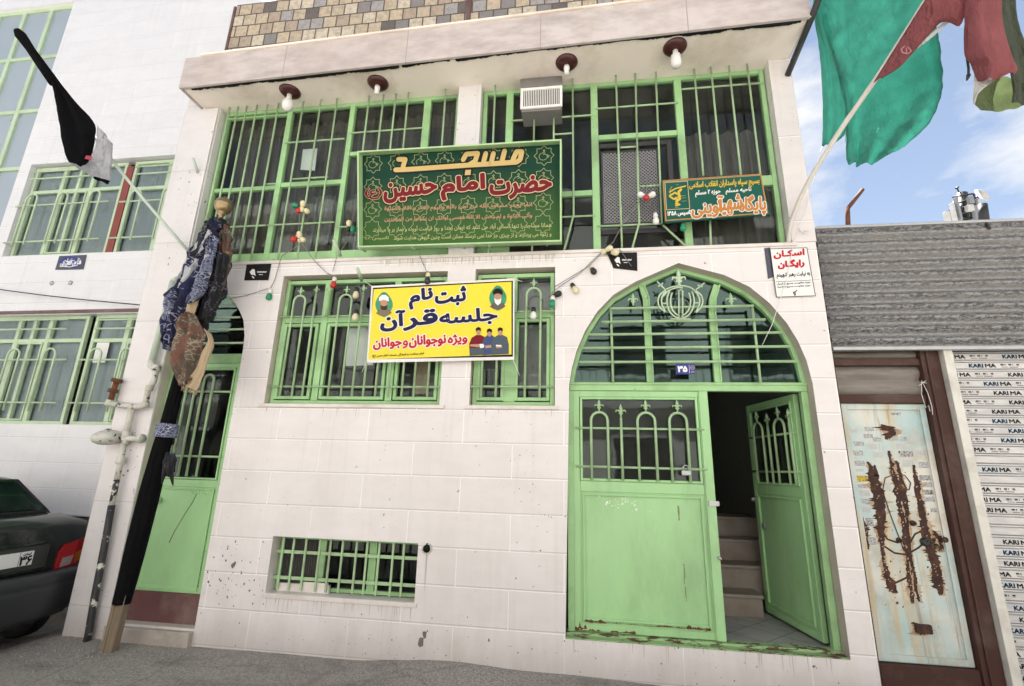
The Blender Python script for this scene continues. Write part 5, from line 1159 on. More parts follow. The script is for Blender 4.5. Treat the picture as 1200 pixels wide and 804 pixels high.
# yellow printed banner, slightly slack
bl_y = -.06
bpl = Plane(P(436, 336, bl_y), P(602, 327, bl_y), P(601, 420, bl_y), P(430, 424, bl_y))
bn = thing('yellow_banner', tuple(P(515, 421, bl_y)), 'yellow printed banner with navy and red lettering tied over the lower windows', 'banner')
def quadgrid(mb, pl, c, h, n=14, wav=.0):
    q = [Vector(pl.uv(*p)) for p in c]; vs = []                     # tl tr br bl
    for j in range(n + 1):
        for i in range(n + 1):
            u, v = i / n, j / n; p = (q[0] * (1 - u) + q[1] * u) * (1 - v) + (q[3] * (1 - u) + q[2] * u) * v
            vs.append(pl.at(p.x, p.y, h + wav * (math.sin(u * 9 + v * 4) * .5 + math.sin(u * 3 - v * 7) * .5)))
    mb.add(vs, [(j * (n + 1) + i, j * (n + 1) + i + 1, (j + 1) * (n + 1) + i + 1, (j + 1) * (n + 1) + i) for j in range(n) for i in range(n)])
mb = MB(); quadgrid(mb, bpl, ((435, 335), (603, 326), (602.5, 421.5), (429.5, 425)), -.004); obj('white_hem', mb, 'white', bn)
mb = MB(); quadgrid(mb, bpl, ((437, 337.2), (601, 328.8), (601, 418), (433, 421)), -.002); obj('dark_border', mb, 'black', bn)
mb = MB(); quadgrid(mb, bpl, ((438, 339), (599.4, 330.3), (599.4, 415.5), (431.5, 421.2)), 0.0, wav=.0006); obj('yellow_sheet', mb, 'yellow', bn)
yx = lambda a, b: (420 + a / 6, 320 + b / 6)
YW = [('ثبت', (545, 240), (755, 218), (545, 118), 'n'), ('نام', (362, 256), (520, 215), (362, 136), 'n'), ('جلسه', (575, 378), (975, 352), (575, 270), 'n'), ('قر', (320, 404), (555, 382), (320, 278), 'n'), ('آن', (160, 411), (328, 395), (160, 280), 'n'),
      ('ویژه', (632, 512), (765, 500), (632, 440), 'r'), ('نوجوانان', (360, 527), (615, 512), (360, 444), 'r'), ('و', (315, 530), (348, 526), (315, 478), 'r'), ('جوانان', (108, 541), (304, 528), (108, 464), 'r')]
mb = MB()
for t_, a, b, c, k in YW: text(mb, bpl, t_, yx(*a), yx(*b), yx(*c), (.10 if k == 'n' else .12), .0035)
obj('lettering_outline', mb, 'whiteink', bn)
for k, nm, bo in (('n', 'ink', .05), ('r', 'inkred', .05)):
    mb = MB()
    for t_, a, b, c, kk in YW:
        if kk == k: text(mb, bpl, t_, yx(*a), yx(*b), yx(*c), bo, .0055)
    obj('lettering', mb, nm, bn)
mb = MB(); text(mb, bpl, 'امام جماعت و فرهنگی مسجد امام حسن (ع)', yx(100, 598), yx(462, 580), yx(100, 572), .02, .004, res=2, n=5); obj('small_lettering', mb, 'black', bn)
def disc(c, rx, ry, n=20, wob=0): return [(c[0] + rx * (1 + wob * math.cos(4 * t)) * math.cos(t), c[1] + ry * (1 + wob * math.cos(4 * t)) * math.sin(t)) for t in [2 * math.pi * i / n for i in range(n)]]
def blob(name, pts, mat, h, f=yx): mb = MB(); shape_px(mb, bpl, [f(*p) for p in pts][::-1], h); return obj(name, mb, mat, bn)
for cx, cy, turban, beard, robe in ((181, 222, 'whiteink', 'darkrust', 'wood'), (981, 176, 'black', 'whiteink', 'curtain')):
    blob('portrait_field', disc((cx, cy), 58, 84, 32, .05), 'bulb_green', .0035)
    blob('printed_robe', [(cx - 56, cy + 62), (cx - 30, cy + 28), (cx + 28, cy + 28), (cx + 54, cy + 58), (cx + 26, cy + 78), (cx - 26, cy + 80)], robe, .0045)
    blob('printed_face', disc((cx, cy - 8), 25, 38), 'skin', .0055)
    blob('printed_beard', [(cx - 25, cy + 2), (cx - 10, cy + 12), (cx + 10, cy + 12), (cx + 25, cy + 2), (cx + 20, cy + 36), (cx, cy + (54 if turban == 'black' else 40)), (cx - 20, cy + 34)], beard, .0065)
    blob('printed_turban', [(cx - 34, cy - 22), (cx - 34, cy - 48), (cx - 14, cy - 66), (cx + 14, cy - 66), (cx + 34, cy - 48), (cx + 34, cy - 20), (cx, cy - 32)], turban, .0075)
for q, (hx_, hy_, shirt) in enumerate((((845, 405, 'crimson')), ((922, 415, 'blue_cloth')), ((998, 407, 'slate_cloth')))):
    w_ = 62 if q != 1 else 50
    blob('printed_body', [(hx_ - w_, 582 - q * 3), (hx_ - w_ - 4, 500), (hx_ - w_ + 14, 455), (hx_ - 14, 436), (hx_ + 16, 436), (hx_ + w_ - 14, 452), (hx_ + w_ - 2, 505), (hx_ + w_ - 2, 574 - q * 2)], shirt, .0036 + q * .0006)
    if q == 0: blob('printed_trousers', [(hx_ - w_, 582), (hx_ - w_, 528), (hx_ + 30, 530), (hx_ + 40, 576)], 'slate_cloth', .0046)
    blob('printed_head', disc((hx_, hy_ + 8), 16, 25), 'skin', .0058)
    blob('printed_hair', [(hx_ - 18, hy_ + 6), (hx_ - 17, hy_ - 16), (hx_, hy_ - 25), (hx_ + 17, hy_ - 16), (hx_ + 18, hy_ + 6), (hx_, hy_ - 4)], 'black', .0068)
    blob('printed_arms', [(hx_ - w_ + 2, 503), (hx_ + 30, 500), (hx_ + 48, 512), (hx_ + 30, 526), (hx_ - w_ + 4, 516)] if q == 0 else [(hx_ - 30, 512), (hx_ + 10, 506), (hx_ + 14, 526), (hx_ - 26, 530)], 'skin', .0066)
blob('printed_book', [(852, 500), (880, 500), (884, 525), (858, 530)], 'whiteink', .0076); blob('printed_book', [(968, 506), (1006, 508), (1004, 518), (968, 516)], 'whiteink', .0076)
mb = MB()
for a, b in (((602, 327), (606, 322)), ((602, 327), (612, 330)), ((601, 421), (609, 440)), ((436, 336), (428, 330)), ((430, 424), (424, 436))): mb.tube([P(*a, bl_y - .003), P(*b, -.02)], .0035, 5)
obj('tie_string', mb, 'white', bn)

# small teal base sign
kpl = Plane(P(775, 211, -.06), P(891, 203.5, -.06), P(903, 251, -.06), P(779, 261, -.06))
ks = thing('teal_signboard', tuple(P(838, 256, -.06)), 'small dark teal signboard with gold emblem and ochre lettering on the right window bars', 'sign')
panel('board', kpl, (775, 211), (891, 203.5), (903, 251), (779, 261), 'teal', ks, .03, bevel=.003)
kx = lambda a, b: (770 + a * 140 / 1200, 195 + b * 140 / 1200)
mb = MB(); line_px(mb, kpl, [kx(62, 147), kx(1040, 80), kx(1108, 468), kx(88, 545)], .0055, .002, True)
obj('border_line', mb, 'orange', ks)
mb = MB(); line_px(mb, kpl, [kx(78, 163), kx(305, 150), kx(328, 424), kx(95, 437)], .003, .002, True); line_px(mb, kpl, [kx(72, 158), kx(1034, 90)], .002, .002); obj('border_line', mb, 'goldpale', ks)
def ktext(name, items, mat, h, k=1):
    mb = MB()
    for t_, a, b, c, bo in items: text(mb, kpl, t_, kx(*a), kx(*b), kx(*c), bo * k, h)
    obj(name, mb, mat, ks)
ktext('lettering', [('بسیج سپاه پاسداران انقلاب اسلامی', (325, 245), (1028, 200), (325, 160), .022)], 'yellowpaint', .002)
ktext('lettering', [('ناحیه مسلم', (690, 285), (945, 268), (690, 225), .025), ('حوزه ۲ مسلم', (385, 312), (635, 292), (385, 245), .025), ('تاسیس ۱۳۵۸', (105, 510), (345, 492), (105, 455), .035)], 'whiteink', .003)
big = [('پایگاه', (828, 505), (1088, 488), (828, 305), .062), ('شهید', (590, 500), (850, 478), (590, 305), .062), ('آوینی', (350, 525), (662, 505), (350, 320), .062)]
ktext('lettering_outline', big, 'whiteink', .0045, 1.0); ktext('lettering', big, 'orange', .0065, .5)
mb = MB()
for ln, w_ in (([(122, 262), (185, 225), (285, 200)], .007), ([(205, 385), (195, 350), (228, 330), (215, 260), (240, 235)], .012), ([(122, 300), (180, 265), (200, 280)], .009), ([(122, 300), (165, 330), (205, 330)], .009), ([(180, 375), (225, 385), (190, 395)], .009), ([(130, 290), (130, 235), (150, 205)], .002), ([(175, 320), (240, 300)], .006)): line_px(mb, kpl, [kx(*p) for p in ln], w_, .004)
obj('emblem', mb, 'yellowpaint', ks)
mb = MB()
for ln in ([(245, 300), (285, 295)], [(250, 320), (290, 316)], [(248, 352), (295, 348)], [(180, 415), (215, 412)], [(190, 190), (215, 185)]): line_px(mb, kpl, [kx(*p) for p in ln], .002, .003)
obj('emblem_marks', mb, 'goldline', ks)

# white poster on the right pillar, dark scrap behind it
wpl = Plane(P(902, 291, -.014), P(945.5, 290, -.014), P(955.5, 346.5, -.014), P(910, 348, -.014))
wx_ = lambda a, b: (895 + a * 70 / 804, 285 + b * 70 / 804)
ws = sign('white_poster', wpl, (wx_(85, 78), wx_(580, 62), wx_(695, 708), wx_(172, 726)), 'paper', 'white paper poster with red headline pasted on the right corner pillar', 'poster', .0015)
mb = MB(); line_px(mb, wpl, [wx_(85, 78), wx_(580, 62), wx_(695, 708), wx_(172, 726)], .0028, .001, True); line_px(mb, wpl, [wx_(166, 522), wx_(632, 498)], .002, .001)
for t_, a, b, c, bo in (('به نیابت رهبر شهیدم', (178, 482), (625, 458), (172, 400), .035), ('حوزه مقاومت بسیج ۵ کمیل', (178, 570), (632, 545), (176, 538), .06), ('حوزه مقاومت بسیج ۵ ناحیه', (184, 610), (632, 588), (182, 580), .06)): text(mb, wpl, t_, wx_(*a), wx_(*b), wx_(*c), bo * .6, .001, res=2, n=5)
for ln in ([(395, 665), (430, 650), (445, 635)], [(395, 665), (415, 690), (420, 705)], [(420, 650), (425, 690)]): line_px(mb, wpl, [wx_(*p) for p in ln], .004, .001)
obj('black_print', mb, 'black', ws)
mb = MB()
for t_, a, b, c, bo in (('اسکـان', (138, 214), (542, 180), (138, 112), .06), ('رایگـان', (195, 350), (542, 322), (195, 240), .06)): text(mb, wpl, t_, wx_(*a), wx_(*b), wx_(*c), bo, .001)
obj('red_print', mb, 'inkred', ws)
sign('dark_scrap', Plane(P(895, 291, -.004), P(902, 290, -.004), P(907, 325, -.004), P(900, 327, -.004)), ((895.5, 291), (902.5, 290), (908, 324), (900, 327)), 'plaque', 'torn dark poster strip left of the white poster', 'poster', .001)
# two black notices under the upper windows
for c, lab in (((((289, 310), (318, 309), (314.5, 328.3), (286, 328.6))), 'small black notice beside the scarf wrapped pole under the left window'), ((((711, 296), (746.5, 295.8), (747, 317.5), (719, 314.3))), 'crumpled black notice with torn corner above the arched doorway')):
    npl = Plane(*[P(a, b, -.008) for a, b in c]); o_ = sign('black_notice', npl, c, 'black', lab, 'notice', .001, group='black paper notices')
    x0, y0 = (c[0][0] + c[3][0]) / 2, (c[0][1] + c[3][1]) / 2 - .5
    mb = MB(); shape_px(mb, npl, [(x0 + 5 + .6 * a, y0 + .6 * b) for a, b in ((0, 0), (6, -6), (10, -5), (11, 3), (12, 8), (8, 5), (4, 6))][::-1], .0008); line_px(mb, npl, [(x0 + 8, y0 + 5), (x0 + 10, y0 + 7)], .006, .0008)
    pts_ = [(x0 + 14 + i * .9, y0 - .2 + (.9 if i % 2 else -.5)) for i in range(13)]; line_px(mb, npl, pts_, .003, .0008); line_px(mb, npl, [(x0 + 16, y0 + 3), (x0 + 20, y0 + 3.2)], .003, .0008); obj('white_print', mb, 'whiteink', o_)
# house number
hpl = Plane(P(792, 426.5, .02), P(814, 426.2, .02), P(815, 438.4, .02), P(792, 438.6, .02))
hn = sign('house_number', hpl, ((792, 426.5), (814, 426.2), (815, 438.4), (792, 438.6)), 'blue_plate', 'small dark blue house number plate on the fanlight bars', 'number plate', .004)
mb = MB(); text(mb, hpl, '۳۵', (794.5, 435.7), (805, 435.6), (794.5, 429.5), .09, .001); line_px(mb, hpl, [(807.5, 427.5), (808, 437.5)], .0012, .001); obj('digits', mb, 'whiteink', hn)
mb = MB(); line_px(mb, hpl, disc((811.5, 430.8), 2.4, 2.2, 10), .0018, .001, True); line_px(mb, hpl, [(809.5, 436), (813.5, 435.8)], .0025, .001); line_px(mb, hpl, [(810, 430.8), (813, 430.8)], .0014, .001); obj('emblem', mb, 'goldpale', hn)

# ================================================================== FITTINGS
# soffit lamps
def lamp(px, py, bulb, label):
    p = PZ(px, py, 5.79); t = thing('ceiling_lamp', tuple(p), label, 'lamp', 'lamps under the cornice')
    mb = MB(); mb.lathe([(.118, 0), (.118, -.008), (.10, -.03), (.06, -.048), (.03, -.05)], p, (0, 0, 1), 22); obj('dish', mb, 'bordeaux', t)
    mb = MB(); mb.lathe([(.026, -.05), (.028, -.10), (.024, -.12)] if bulb else [(.028, -.05), (.032, -.09), (.025, -.095), (.026, -.15), (.018, -.155)], p, (0, 0, 1), 12); obj('socket', mb, 'white', t)
    if bulb:
        mb = MB()
        if bulb == 1: mb.lathe([(.03, -.115), (.052, -.14), (.062, -.19), (.055, -.235), (.03, -.262), (.002, -.27)], p, (0, 0, 1), 16)
        else: mb.lathe([(.035, -.10), (.05, -.115), (.053, -.2), (.045, -.235), (.02, -.25), (.002, -.252)], p, (0, 0, 1), 16)
        obj('bulb', mb, 'bulb', t)
lamp(340, 107, 1, 'dark red ceiling lamp with round frosted bulb at the left end of the soffit')
lamp(443, 97, 0, 'dark red ceiling lamp with empty socket above the left half of the green signboard')
lamp(664, 73, 0, 'dark red ceiling lamp with empty socket above the air cooler')
lamp(791, 55, 2, 'dark red ceiling lamp with long white bulb near the right end of the soffit')
# window air cooler
ya = -.13; ac = thing('window_air_cooler', tuple(P(635, 130, 0)), 'grey box air cooler with white slatted grille under the soffit', 'air cooler')
x0, x1 = XV(610, 110, ya), XV(659, 108, ya); z0, zm = ZH(635, 126, ya), ZH(635, 101, ya)
mb = MB(); mb.box(x0 + .01, x1 - .01, ya + .02, .13, z0 - .02, zm - .005)
hx0, hx1 = PZ(609.5, 92, 5.776), PZ(658.5, 89, 5.776); hy_ = (hx0.y + hx1.y) / 2
mb.add([(x0, ya - .004, zm), (x1, ya - .004, zm), (hx1.x, hy_, 5.776), (hx0.x, hy_, 5.776), (x0, .05, zm), (x1, .05, zm), (hx1.x, .05, 5.782), (hx0.x, .05, 5.782)], [(0, 1, 2, 3), (0, 3, 7, 4), (1, 5, 6, 2), (3, 2, 6, 7), (0, 4, 5, 1), (4, 7, 6, 5)])
obj('case', mb, 'acgrey', ac, bevel=.008)
mb = MB(); mb.rect_frame(x0, x1, z0, zm - .008, .03, ya - .005, ya + .018); obj('grille_frame', mb, 'white', ac, bevel=.004)
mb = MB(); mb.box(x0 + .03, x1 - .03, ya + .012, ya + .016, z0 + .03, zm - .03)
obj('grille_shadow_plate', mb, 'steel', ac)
mb = MB()
for i in range(20): x = x0 + .045 + (x1 - x0 - .09) * i / 19; mb.box(x - .004, x + .004, ya + .001, ya + .0118, z0 + .034, zm - .034)
obj('grille_slats', mb, 'white', ac)
# padlock
p = P(804, 553, .065); pk = thing('padlock', tuple(p), 'silver padlock hanging on the closed door leaf grille', 'padlock')
mb = MB(); mb.box(p.x - .04, p.x + .04, p.y - .012, p.y + .012, p.z - .03, p.z + .012); obj('lock_body', mb, 'galv', pk, bevel=.006)
mb = MB(); hoop(mb, p.x - .024, p.x + .024, p.z + .01, p.z + .055, p.y, .005); obj('shackle', mb, 'galv', pk)
# gas pipe with regulator on the left pillar
gp = thing('gas_pipe', tuple(P(101, 752, -.06)), 'old gas pipe with peeling black and white paint and round regulator on the left pillar', 'pipe')
yp = -.07
def pt(*pts): return [P(a, b, yp) for a, b in pts]
mb = MB(); mb.tube(pt((203, 330), (178, 424)), .034, 12); mb.tube(pt((203, 330), (208, 325)), [.034, .02], 12); obj('upper_pipe', mb, 'pipe_pale', gp)
mb = MB(); mb.tube(pt((178, 423), (177.5, 428), (181, 431), (184, 432)), .038, 10); mb.tube(pt((184, 431), (180, 448), (174, 456), (171, 470), (168, 476), (160, 477), (128, 473)), .028, 10)
mb.tube(pt((156, 474), (147, 512)), .03, 10)
obj('middle_pipe', mb, 'pipe', gp)
mb = MB()
for a, b, r in ((183.5, 431, .045), (175, 455, .042), (170, 474, .04), (155, 477, .045), (148, 509, .05), (146, 517, .045), (141.5, 540, .05), (128, 472, .042)): p = P(a, b, yp); r *= .85; mb.lathe([(r * .9, -.03), (r, -.026), (r, .026), (r * .9, .03)], p, (.06, 0, 1), 8)
obj('pipe_coupling', mb, 'pipe', gp)
mb = MB(); mb.tube(pt((130, 469), (133, 458), (137, 446)), .026, 8)
for a, b, r in ((132.5, 458, .045), (137, 446, .05)): mb.lathe([(r, -.02), (r, .02)], P(a, b, yp), (.2, 0, 1), 6)
obj('valve', mb, 'rust', gp)
mb = MB(); mb.tube(pt((145, 520), (141.5, 541), (137, 562)), .026, 10); obj('lower_pipe', mb, 'pipe', gp)
mb = MB(); mb.tube(pt((137, 562), (131, 592)), .026, 10); obj('peeling_pipe', mb, 'pipe_peel', gp)
mb = MB(); mb.tube(pt((131, 592), (122, 643), (111, 700), (104, 742), (99, 756)), .031, 12); obj('foot_pipe', mb, 'pipe_black', gp)
mb = MB(); c = P(126, 512.5, yp - .05); mb.lathe([(.02, -.075), (.07, -.066), (.115, -.042), (.132, -.01), (.132, .01), (.118, .035), (.07, .065), (.03, .07), (.028, .085), (.0, .085)], c, (-.05, -.1, 1), 24); obj('regulator', mb, 'pipe', gp)
mb = MB(); mb.tube([P(137, 513, yp - .03), P(150, 514, yp), P(166, 514, yp)], .028, 10); mb.lathe([(.045, 0), (.045, .03)], P(164, 514, yp), (1, 0, 0), 8); obj('side_branch', mb, 'pipe', gp)

# wires and festoon lights
mb = MB(); a, b = P(-60, 330, .74), P(166, 357.5, .74); mb.tube([a.lerp(b, t / 6) - Vector((0, 0, .03 * math.sin(math.pi * t / 6))) for t in range(7)], .007, 6); obj('black_cable', mb, 'rubber', None, label='black cable sagging across the left neighbour wall', cat='cable')
def bulb(mbs, px, py, y, col, d=(0, 0, -1), s=1.0):
    p = P(px, py, y); d = Vector(d).normalized(); m_ = mbs.setdefault('socket', []); m_.append((p, d)); mbs.setdefault('bulb', []).append((p, d, col, s))
def festoon(name, wires, bulbs, label):
    t = thing(name, tuple(P(*bulbs[0][:2], bulbs[0][2])), label, 'string lights', 'festoon light strings')
    mb = MB()
    for w_ in wires:
        q = [P(*p) for p in w_]; mb.tube(q, .0038, 6)
    obj('cable', mb, 'grey', t)
    for px, py, y, col, d, sock in bulbs:
        p = P(px, py, y); d = Vector(d).normalized(); mb = MB(); mb.lathe([(.010, -.05), (.021, -.045), (.024, -.01), (.02, .0)], p - d * .03, d, 10); s = obj('socket', mb, sock, t)
        mb = MB(); mb.lathe([(.019, -.03), (.026, -.012), (.031, .012), (.030, .027), (.02, .042), (.001, .048)], p, d, 14); obj('bulb', mb, col, s)
dn = (0, -.1, -1)
festoon('string_lights', [[(352, 232, -.02), (351, 250, -.03), (350, 272, -.02), (352, 283, -.02), (368, 305, -.02), (383, 320, -.02), (388, 322, -.02)], [(419, 265, -.02), (395, 300, -.02), (390, 318, -.02)], [(330, 300, -.02), (322, 328, -.02), (317, 338, -.02)], [(268, 350, -.02), (290, 346, -.02), (314, 338, -.02)],
        [(419, 330, -.03), (424, 345, -.03), (425, 370, -.03)], [(492, 300, -.02), (500, 318, -.03), (520, 326, -.03)], [(354, 285, -.02), (330, 300, -.02)]],
    [(351, 246, -.03, 'bulb_red', (-.4, -.2, -.8), 'bulb_cream'), (355, 240, -.05, 'bulb_cream', (.2, -.3, 1), 'bulb_cream'), (347, 241, -.03, 'bulb_green', (-.8, -.2, .1), 'rubber'), (359, 247, -.03, 'bulb_cream', (.6, -.2, -.6), 'rubber'),
     (345, 280, -.04, 'bulb_red', (-.5, -.3, -.7), 'bulb_cream'), (351, 276, -.04, 'bulb_cream', (0, -.4, 1), 'bulb_cream'), (354, 281, -.04, 'bulb_cream', (.7, -.3, -.3), 'rubber'), (391, 333, -.03, 'bulb_red', dn, 'white'), (315.5, 347, -.02, 'bulb_green', dn, 'white'), (417, 345, -.05, 'bulb_cream', dn, 'rubber'), (416.5, 371, -.05, 'bulb_cream', dn, 'rubber'), (501, 328, -.07, 'steel', dn, 'bulb_cream'), (409, 263, -.03, 'bulb_cream', (0, -.1, 1), 'rubber'), (414, 268, -.03, 'bulb_green', dn, 'rubber')],
    'festoon bulbs strung loosely over the left and middle windows')
festoon('string_lights', [[(720, 282, -.05), (700, 300, -.03), (680, 320, -.02), (660, 333, -.02), (640, 348, -.03), (622, 358, -.03), (600, 368, -.03)], [(712, 290, -.04), (690, 312, -.03), (650, 336, -.03)], [(757, 205, -.03), (758, 230, -.04), (762, 240, -.03)], [(767, 240, -.03), (770, 256, -.03)], [(758, 225, -.04), (730, 262, -.05), (718, 285, -.05)], [(740, 312, -.01), (726, 292, -.03)]],
    [(713, 292, -.05, 'bulb_cream', (.7, -.3, .3), 'bulb_cream'), (720, 296, -.06, 'bulb_cream', (.7, -.4, -.2), 'rubber'), (695, 317, -.02, 'rubber', (.3, -.4, -.8), 'bulb_cream'), (674, 339, -.03, 'bulb_cream', (.4, -.3, -.8), 'rubber'), (647, 355, -.04, 'bulb_green', (-.1, -.2, -1), 'white'), (653, 345, -.03, 'rubber', (.6, -.3, .2), 'rubber'), (625, 369, -.045, 'bulb', dn, 'rubber'),
     (757, 232, -.05, 'bulb_red', (0, -.6, -.3), 'white'), (752, 229, -.04, 'bulb', (-.8, -.3, .2), 'rubber'), (763, 229, -.04, 'bulb', (.8, -.3, .3), 'rubber'), (768.5, 258, -.04, 'bulb', dn, 'bulb'), (800.5, 266, -.03, 'bulb_green', dn, 'rubber')],
    'festoon bulbs hanging from the right windows down toward the arch')

# ================================================================== FLAGS, WRAPPED POLE
from mathutils.noise import noise as noise3
def catmull(ps, n):
    out = []
    for i in range(len(ps) - 1):
        p0, p1, p2, p3 = ps[max(i - 1, 0)], ps[i], ps[i + 1], ps[min(i + 2, len(ps) - 1)]
        for k in range(n):
            t = k / n; out.append(.5 * ((2 * p1) + (-p0 + p2) * t + (2 * p0 - 5 * p1 + 4 * p2 - p3) * t * t + (-p0 + 3 * p1 - 3 * p2 + p3) * t ** 3))
    out.append(ps[-1].copy()); return out
def cloth(mb, rows, nu=5, nv=6, amp=.02, freq=4.0, seed=0, ragged=0, along=False, wr=.5):
    """rows: polylines of (px, py, y) sight points, same length; lofted smoothly, with folds in depth"""
    g = [catmull([P(*p) for p in r], nu) for r in rows]; g = [list(c) for c in zip(*[catmull([r[i] for r in g], nv) for i in range(len(g[0]))])]
    R_ = len(g); C = len(g[0]); rr = random.Random(seed); vs = []
    for j in range(R_):
        for i in range(C):
            u, v = i / (C - 1), j / (R_ - 1); p = g[j][i].copy(); s = v if along else u
            p.y += amp * (math.sin(s * freq * 2 * math.pi + 1.3 * math.sin(2.2 * (u if along else v) + seed)) * .7 + .3 * math.sin(s * freq * 5.1 + 4 * v + seed))
            w3 = noise3(p * 7 + Vector((seed * 3.1, 0, 0))) * .6 + noise3(p * 19 + Vector((0, seed * 2.3, 0))) * .35; p.y += amp * wr * w3; p.x += amp * wr * .35 * noise3(p * 11 + Vector((9, 1, seed)))
            if ragged and j == R_ - 1: p.z += rr.uniform(-ragged, ragged)
            vs.append(p)
    sm = mb.smooth; mb.smooth = True; mb.add(vs, [(j * C + i, j * C + i + 1, (j + 1) * C + i + 1, (j + 1) * C + i) for j in range(R_ - 1) for i in range(C - 1)]); mb.smooth = sm
# black flag on the left
bf = thing('black_flag', tuple(P(223, 297, -.02)), 'black mourning flag with pale corner on a slanted pole at the left pillar', 'flag')
ft = lambda t: (223 + (24 - 223) * t, 297 + (41 - 297) * t + 9 * math.sin(math.pi * t), -.02 - 1.15 * t)
mb = MB(); mb.tube([P(*ft(t / 8)) for t in range(9)], .016, 10); mb.lathe([(.03, -.02), (.03, .03)], P(223, 297, -.02), (0, -1, .5), 10); obj('pole', mb, 'pipe_pale', bf)
mb = MB(); mb.tube([P(*ft(.80)), P(*ft(.88)), P(*ft(.94)), P(*ft(1.0)), P(*ft(1.02))], [.05, .045, .04, .05, .03], 10); obj('furled_cloth', mb, 'black_cloth', bf)
pl_ = lambda t, o=0: (ft(t)[0] + o, ft(t)[1], ft(t)[2] + .0)
mb = MB(); cloth(mb, [[(58, 84, -.98), (60, 84, -.98), (64, 88, -.96)], [(62, 108, -.97), (76, 115, -.90), (88, 118, -.86)], [(67, 140, -.97), (90, 150, -.85), (113, 147, -.75)], [(75, 178, -.98), (96, 180, -.85), (110, 172, -.72)], [(81, 190, -.98), (93, 196, -.88), (101, 193, -.78)]], 7, 6, .022, 2.6, 1); obj('flag_cloth', mb, 'black_cloth', bf, solid=.003)
mb = MB(); cloth(mb, [[(113, 146, -.75), (122, 156, -.7), (131, 168, -.64)], [(111, 171, -.73), (121, 180, -.68), (130, 190, -.64)], [(101, 192, -.79), (116, 201, -.71), (129, 212, -.66)], [(84, 192, -.97), (104, 205, -.80), (127, 214, -.67)]], 6, 5, .014, 2, 2, .006); obj('flag_cloth', mb, 'flag_grey', bf, solid=.003)
mb = MB(); cloth(mb, [[(101, 182, -.83), (108, 183, -.79)], [(99, 186, -.84), (107, 188, -.79)]], 3, 3, 0, 1); obj('pink_print', mb, 'pink', bf)
mb = MB(); cloth(mb, [[(108, 207, -.79), (118, 209, -.72), (128, 212, -.67)], [(112, 211, -.77), (120, 213, -.72), (126, 217, -.68)]], 4, 3, .01, 2, 2); obj('flag_hem', mb, 'black_cloth', bf, solid=.003)
# green flag on the right end of the cornice
gf = thing('green_flag', tuple(P(925, 84, -.02)), 'big plain green flag hanging past the right end of the cornice', 'flag')
a, b = P(923, 88, -.01), P(953, 16, -.5); d_ = b - a
mb = MB(); mb.tube([a, b, a + d_ * 1.6 + Vector((.02, 0, .1)), a + d_ * 2.8 + Vector((.1, 0, .5))], .03, 10); obj('pole', mb, 'steel', gf)
mb = MB(); cloth(mb, [[(953, -60, -0.14), (985, -70, -0.26), (1030, -75, -0.44), (1065, -70, -0.64), (1085, -55, -0.74)], [(958, 10, -0.14), (978, 20, -0.26), (1020, 25, -0.44), (1070, 20, -0.62), (1094, 20, -0.74)], [(972, 60, -0.14), (985, 70, -0.26), (1022, 80, -0.44), (1078, 80, -0.62), (1103, 66, -0.74)],
                   [(988, 120, -0.16), (996, 124, -0.24), (1025, 130, -0.39), (1074, 128, -0.59), (1104, 106, -0.72)], [(991, 166, -0.17), (998, 168, -0.22), (1018, 166, -0.34), (1050, 160, -0.50), (1091, 142, -0.66)], [(995, 190, -0.18), (1000, 193, -0.22), (1010, 194, -0.30), (1030, 188, -0.42), (1060, 172, -0.54)]], 9, 9, .032, 3.6, 3, .004, wr=1.1); obj('flag_cloth', mb, 'flag_green', gf, solid=.002)
mb = MB(); cloth(mb, [[(950, -40, -0.10), (954, -40, -0.14), (958, -40, -0.18)], [(953, 10, -0.09), (958, 20, -0.16), (966, 30, -0.22)], [(960, 60, -0.08), (970, 65, -0.16), (984, 75, -0.22)], [(964, 110, -0.08), (976, 112, -0.17), (991, 118, -0.22)], [(965, 145, -0.08), (977, 148, -0.16), (992, 152, -0.20)], [(964, 172, -0.08), (974, 168, -0.14), (984, 164, -0.18)]], 6, 6, .02, 2.6, 5); obj('flag_fold', mb, 'flag_green', gf, solid=.002)
mb = MB(); mb.tube([P(964, 172, -.08), P(961, 178, -.08), P(944, 250, -.03), P(936, 266, -.02), P(930, 285, -.02), P(921, 330, -.02), P(905, 380, -.02), P(893, 405, .03)], .003, 5); obj('hanging_string', mb, 'white', gf)
mb = MB(); p = P(943, 271, -.03); mb.lathe([(.012, 0), (.012, .02)], p, (1, 0, .2), 8); mb.tube([P(936, 268, -.03), P(943, 273, -.04), P(947, 271, -.04)], .006, 6); obj('string_hook', mb, 'white', gf)
# tricolour flag
tf = thing('tricolour_flag', tuple(P(926, 272, -.01)), 'faded red white and green flag twisted round a bent pale pole on the right', 'flag')
pp = [(924, 285, -.01), (927, 262, -.03), (938, 232, -.14), (952, 205, -.26), (980, 160, -.48), (1010, 116, -.68), (1028, 90, -.78), (1060, 40, -.96), (1090, -8, -1.14), (1115, -50, -1.3)]
mb = MB(); mb.tube(catmull([P(*p) for p in pp], 4), .02, 10); obj('pole', mb, 'polepaint', tf)
mb = MB(); cloth(mb, [[(1024, 96, -0.830), (1032, 92, -0.860), (1036, 90, -0.840)], [(1044, 64, -0.930), (1056, 76, -1.000), (1070, 60, -1.040)], [(1070, 22, -1.060), (1088, 32, -1.140), (1106, 24, -1.180)], [(1094, -18, -1.220), (1115, 5, -1.280), (1128, 26, -1.280)], [(1110, -60, -1.310), (1130, -60, -1.360), (1150, -60, -1.410)]], 5, 6, .012, 1.5, 2); obj('red_band', mb, 'flag_red', tf, solid=.002)
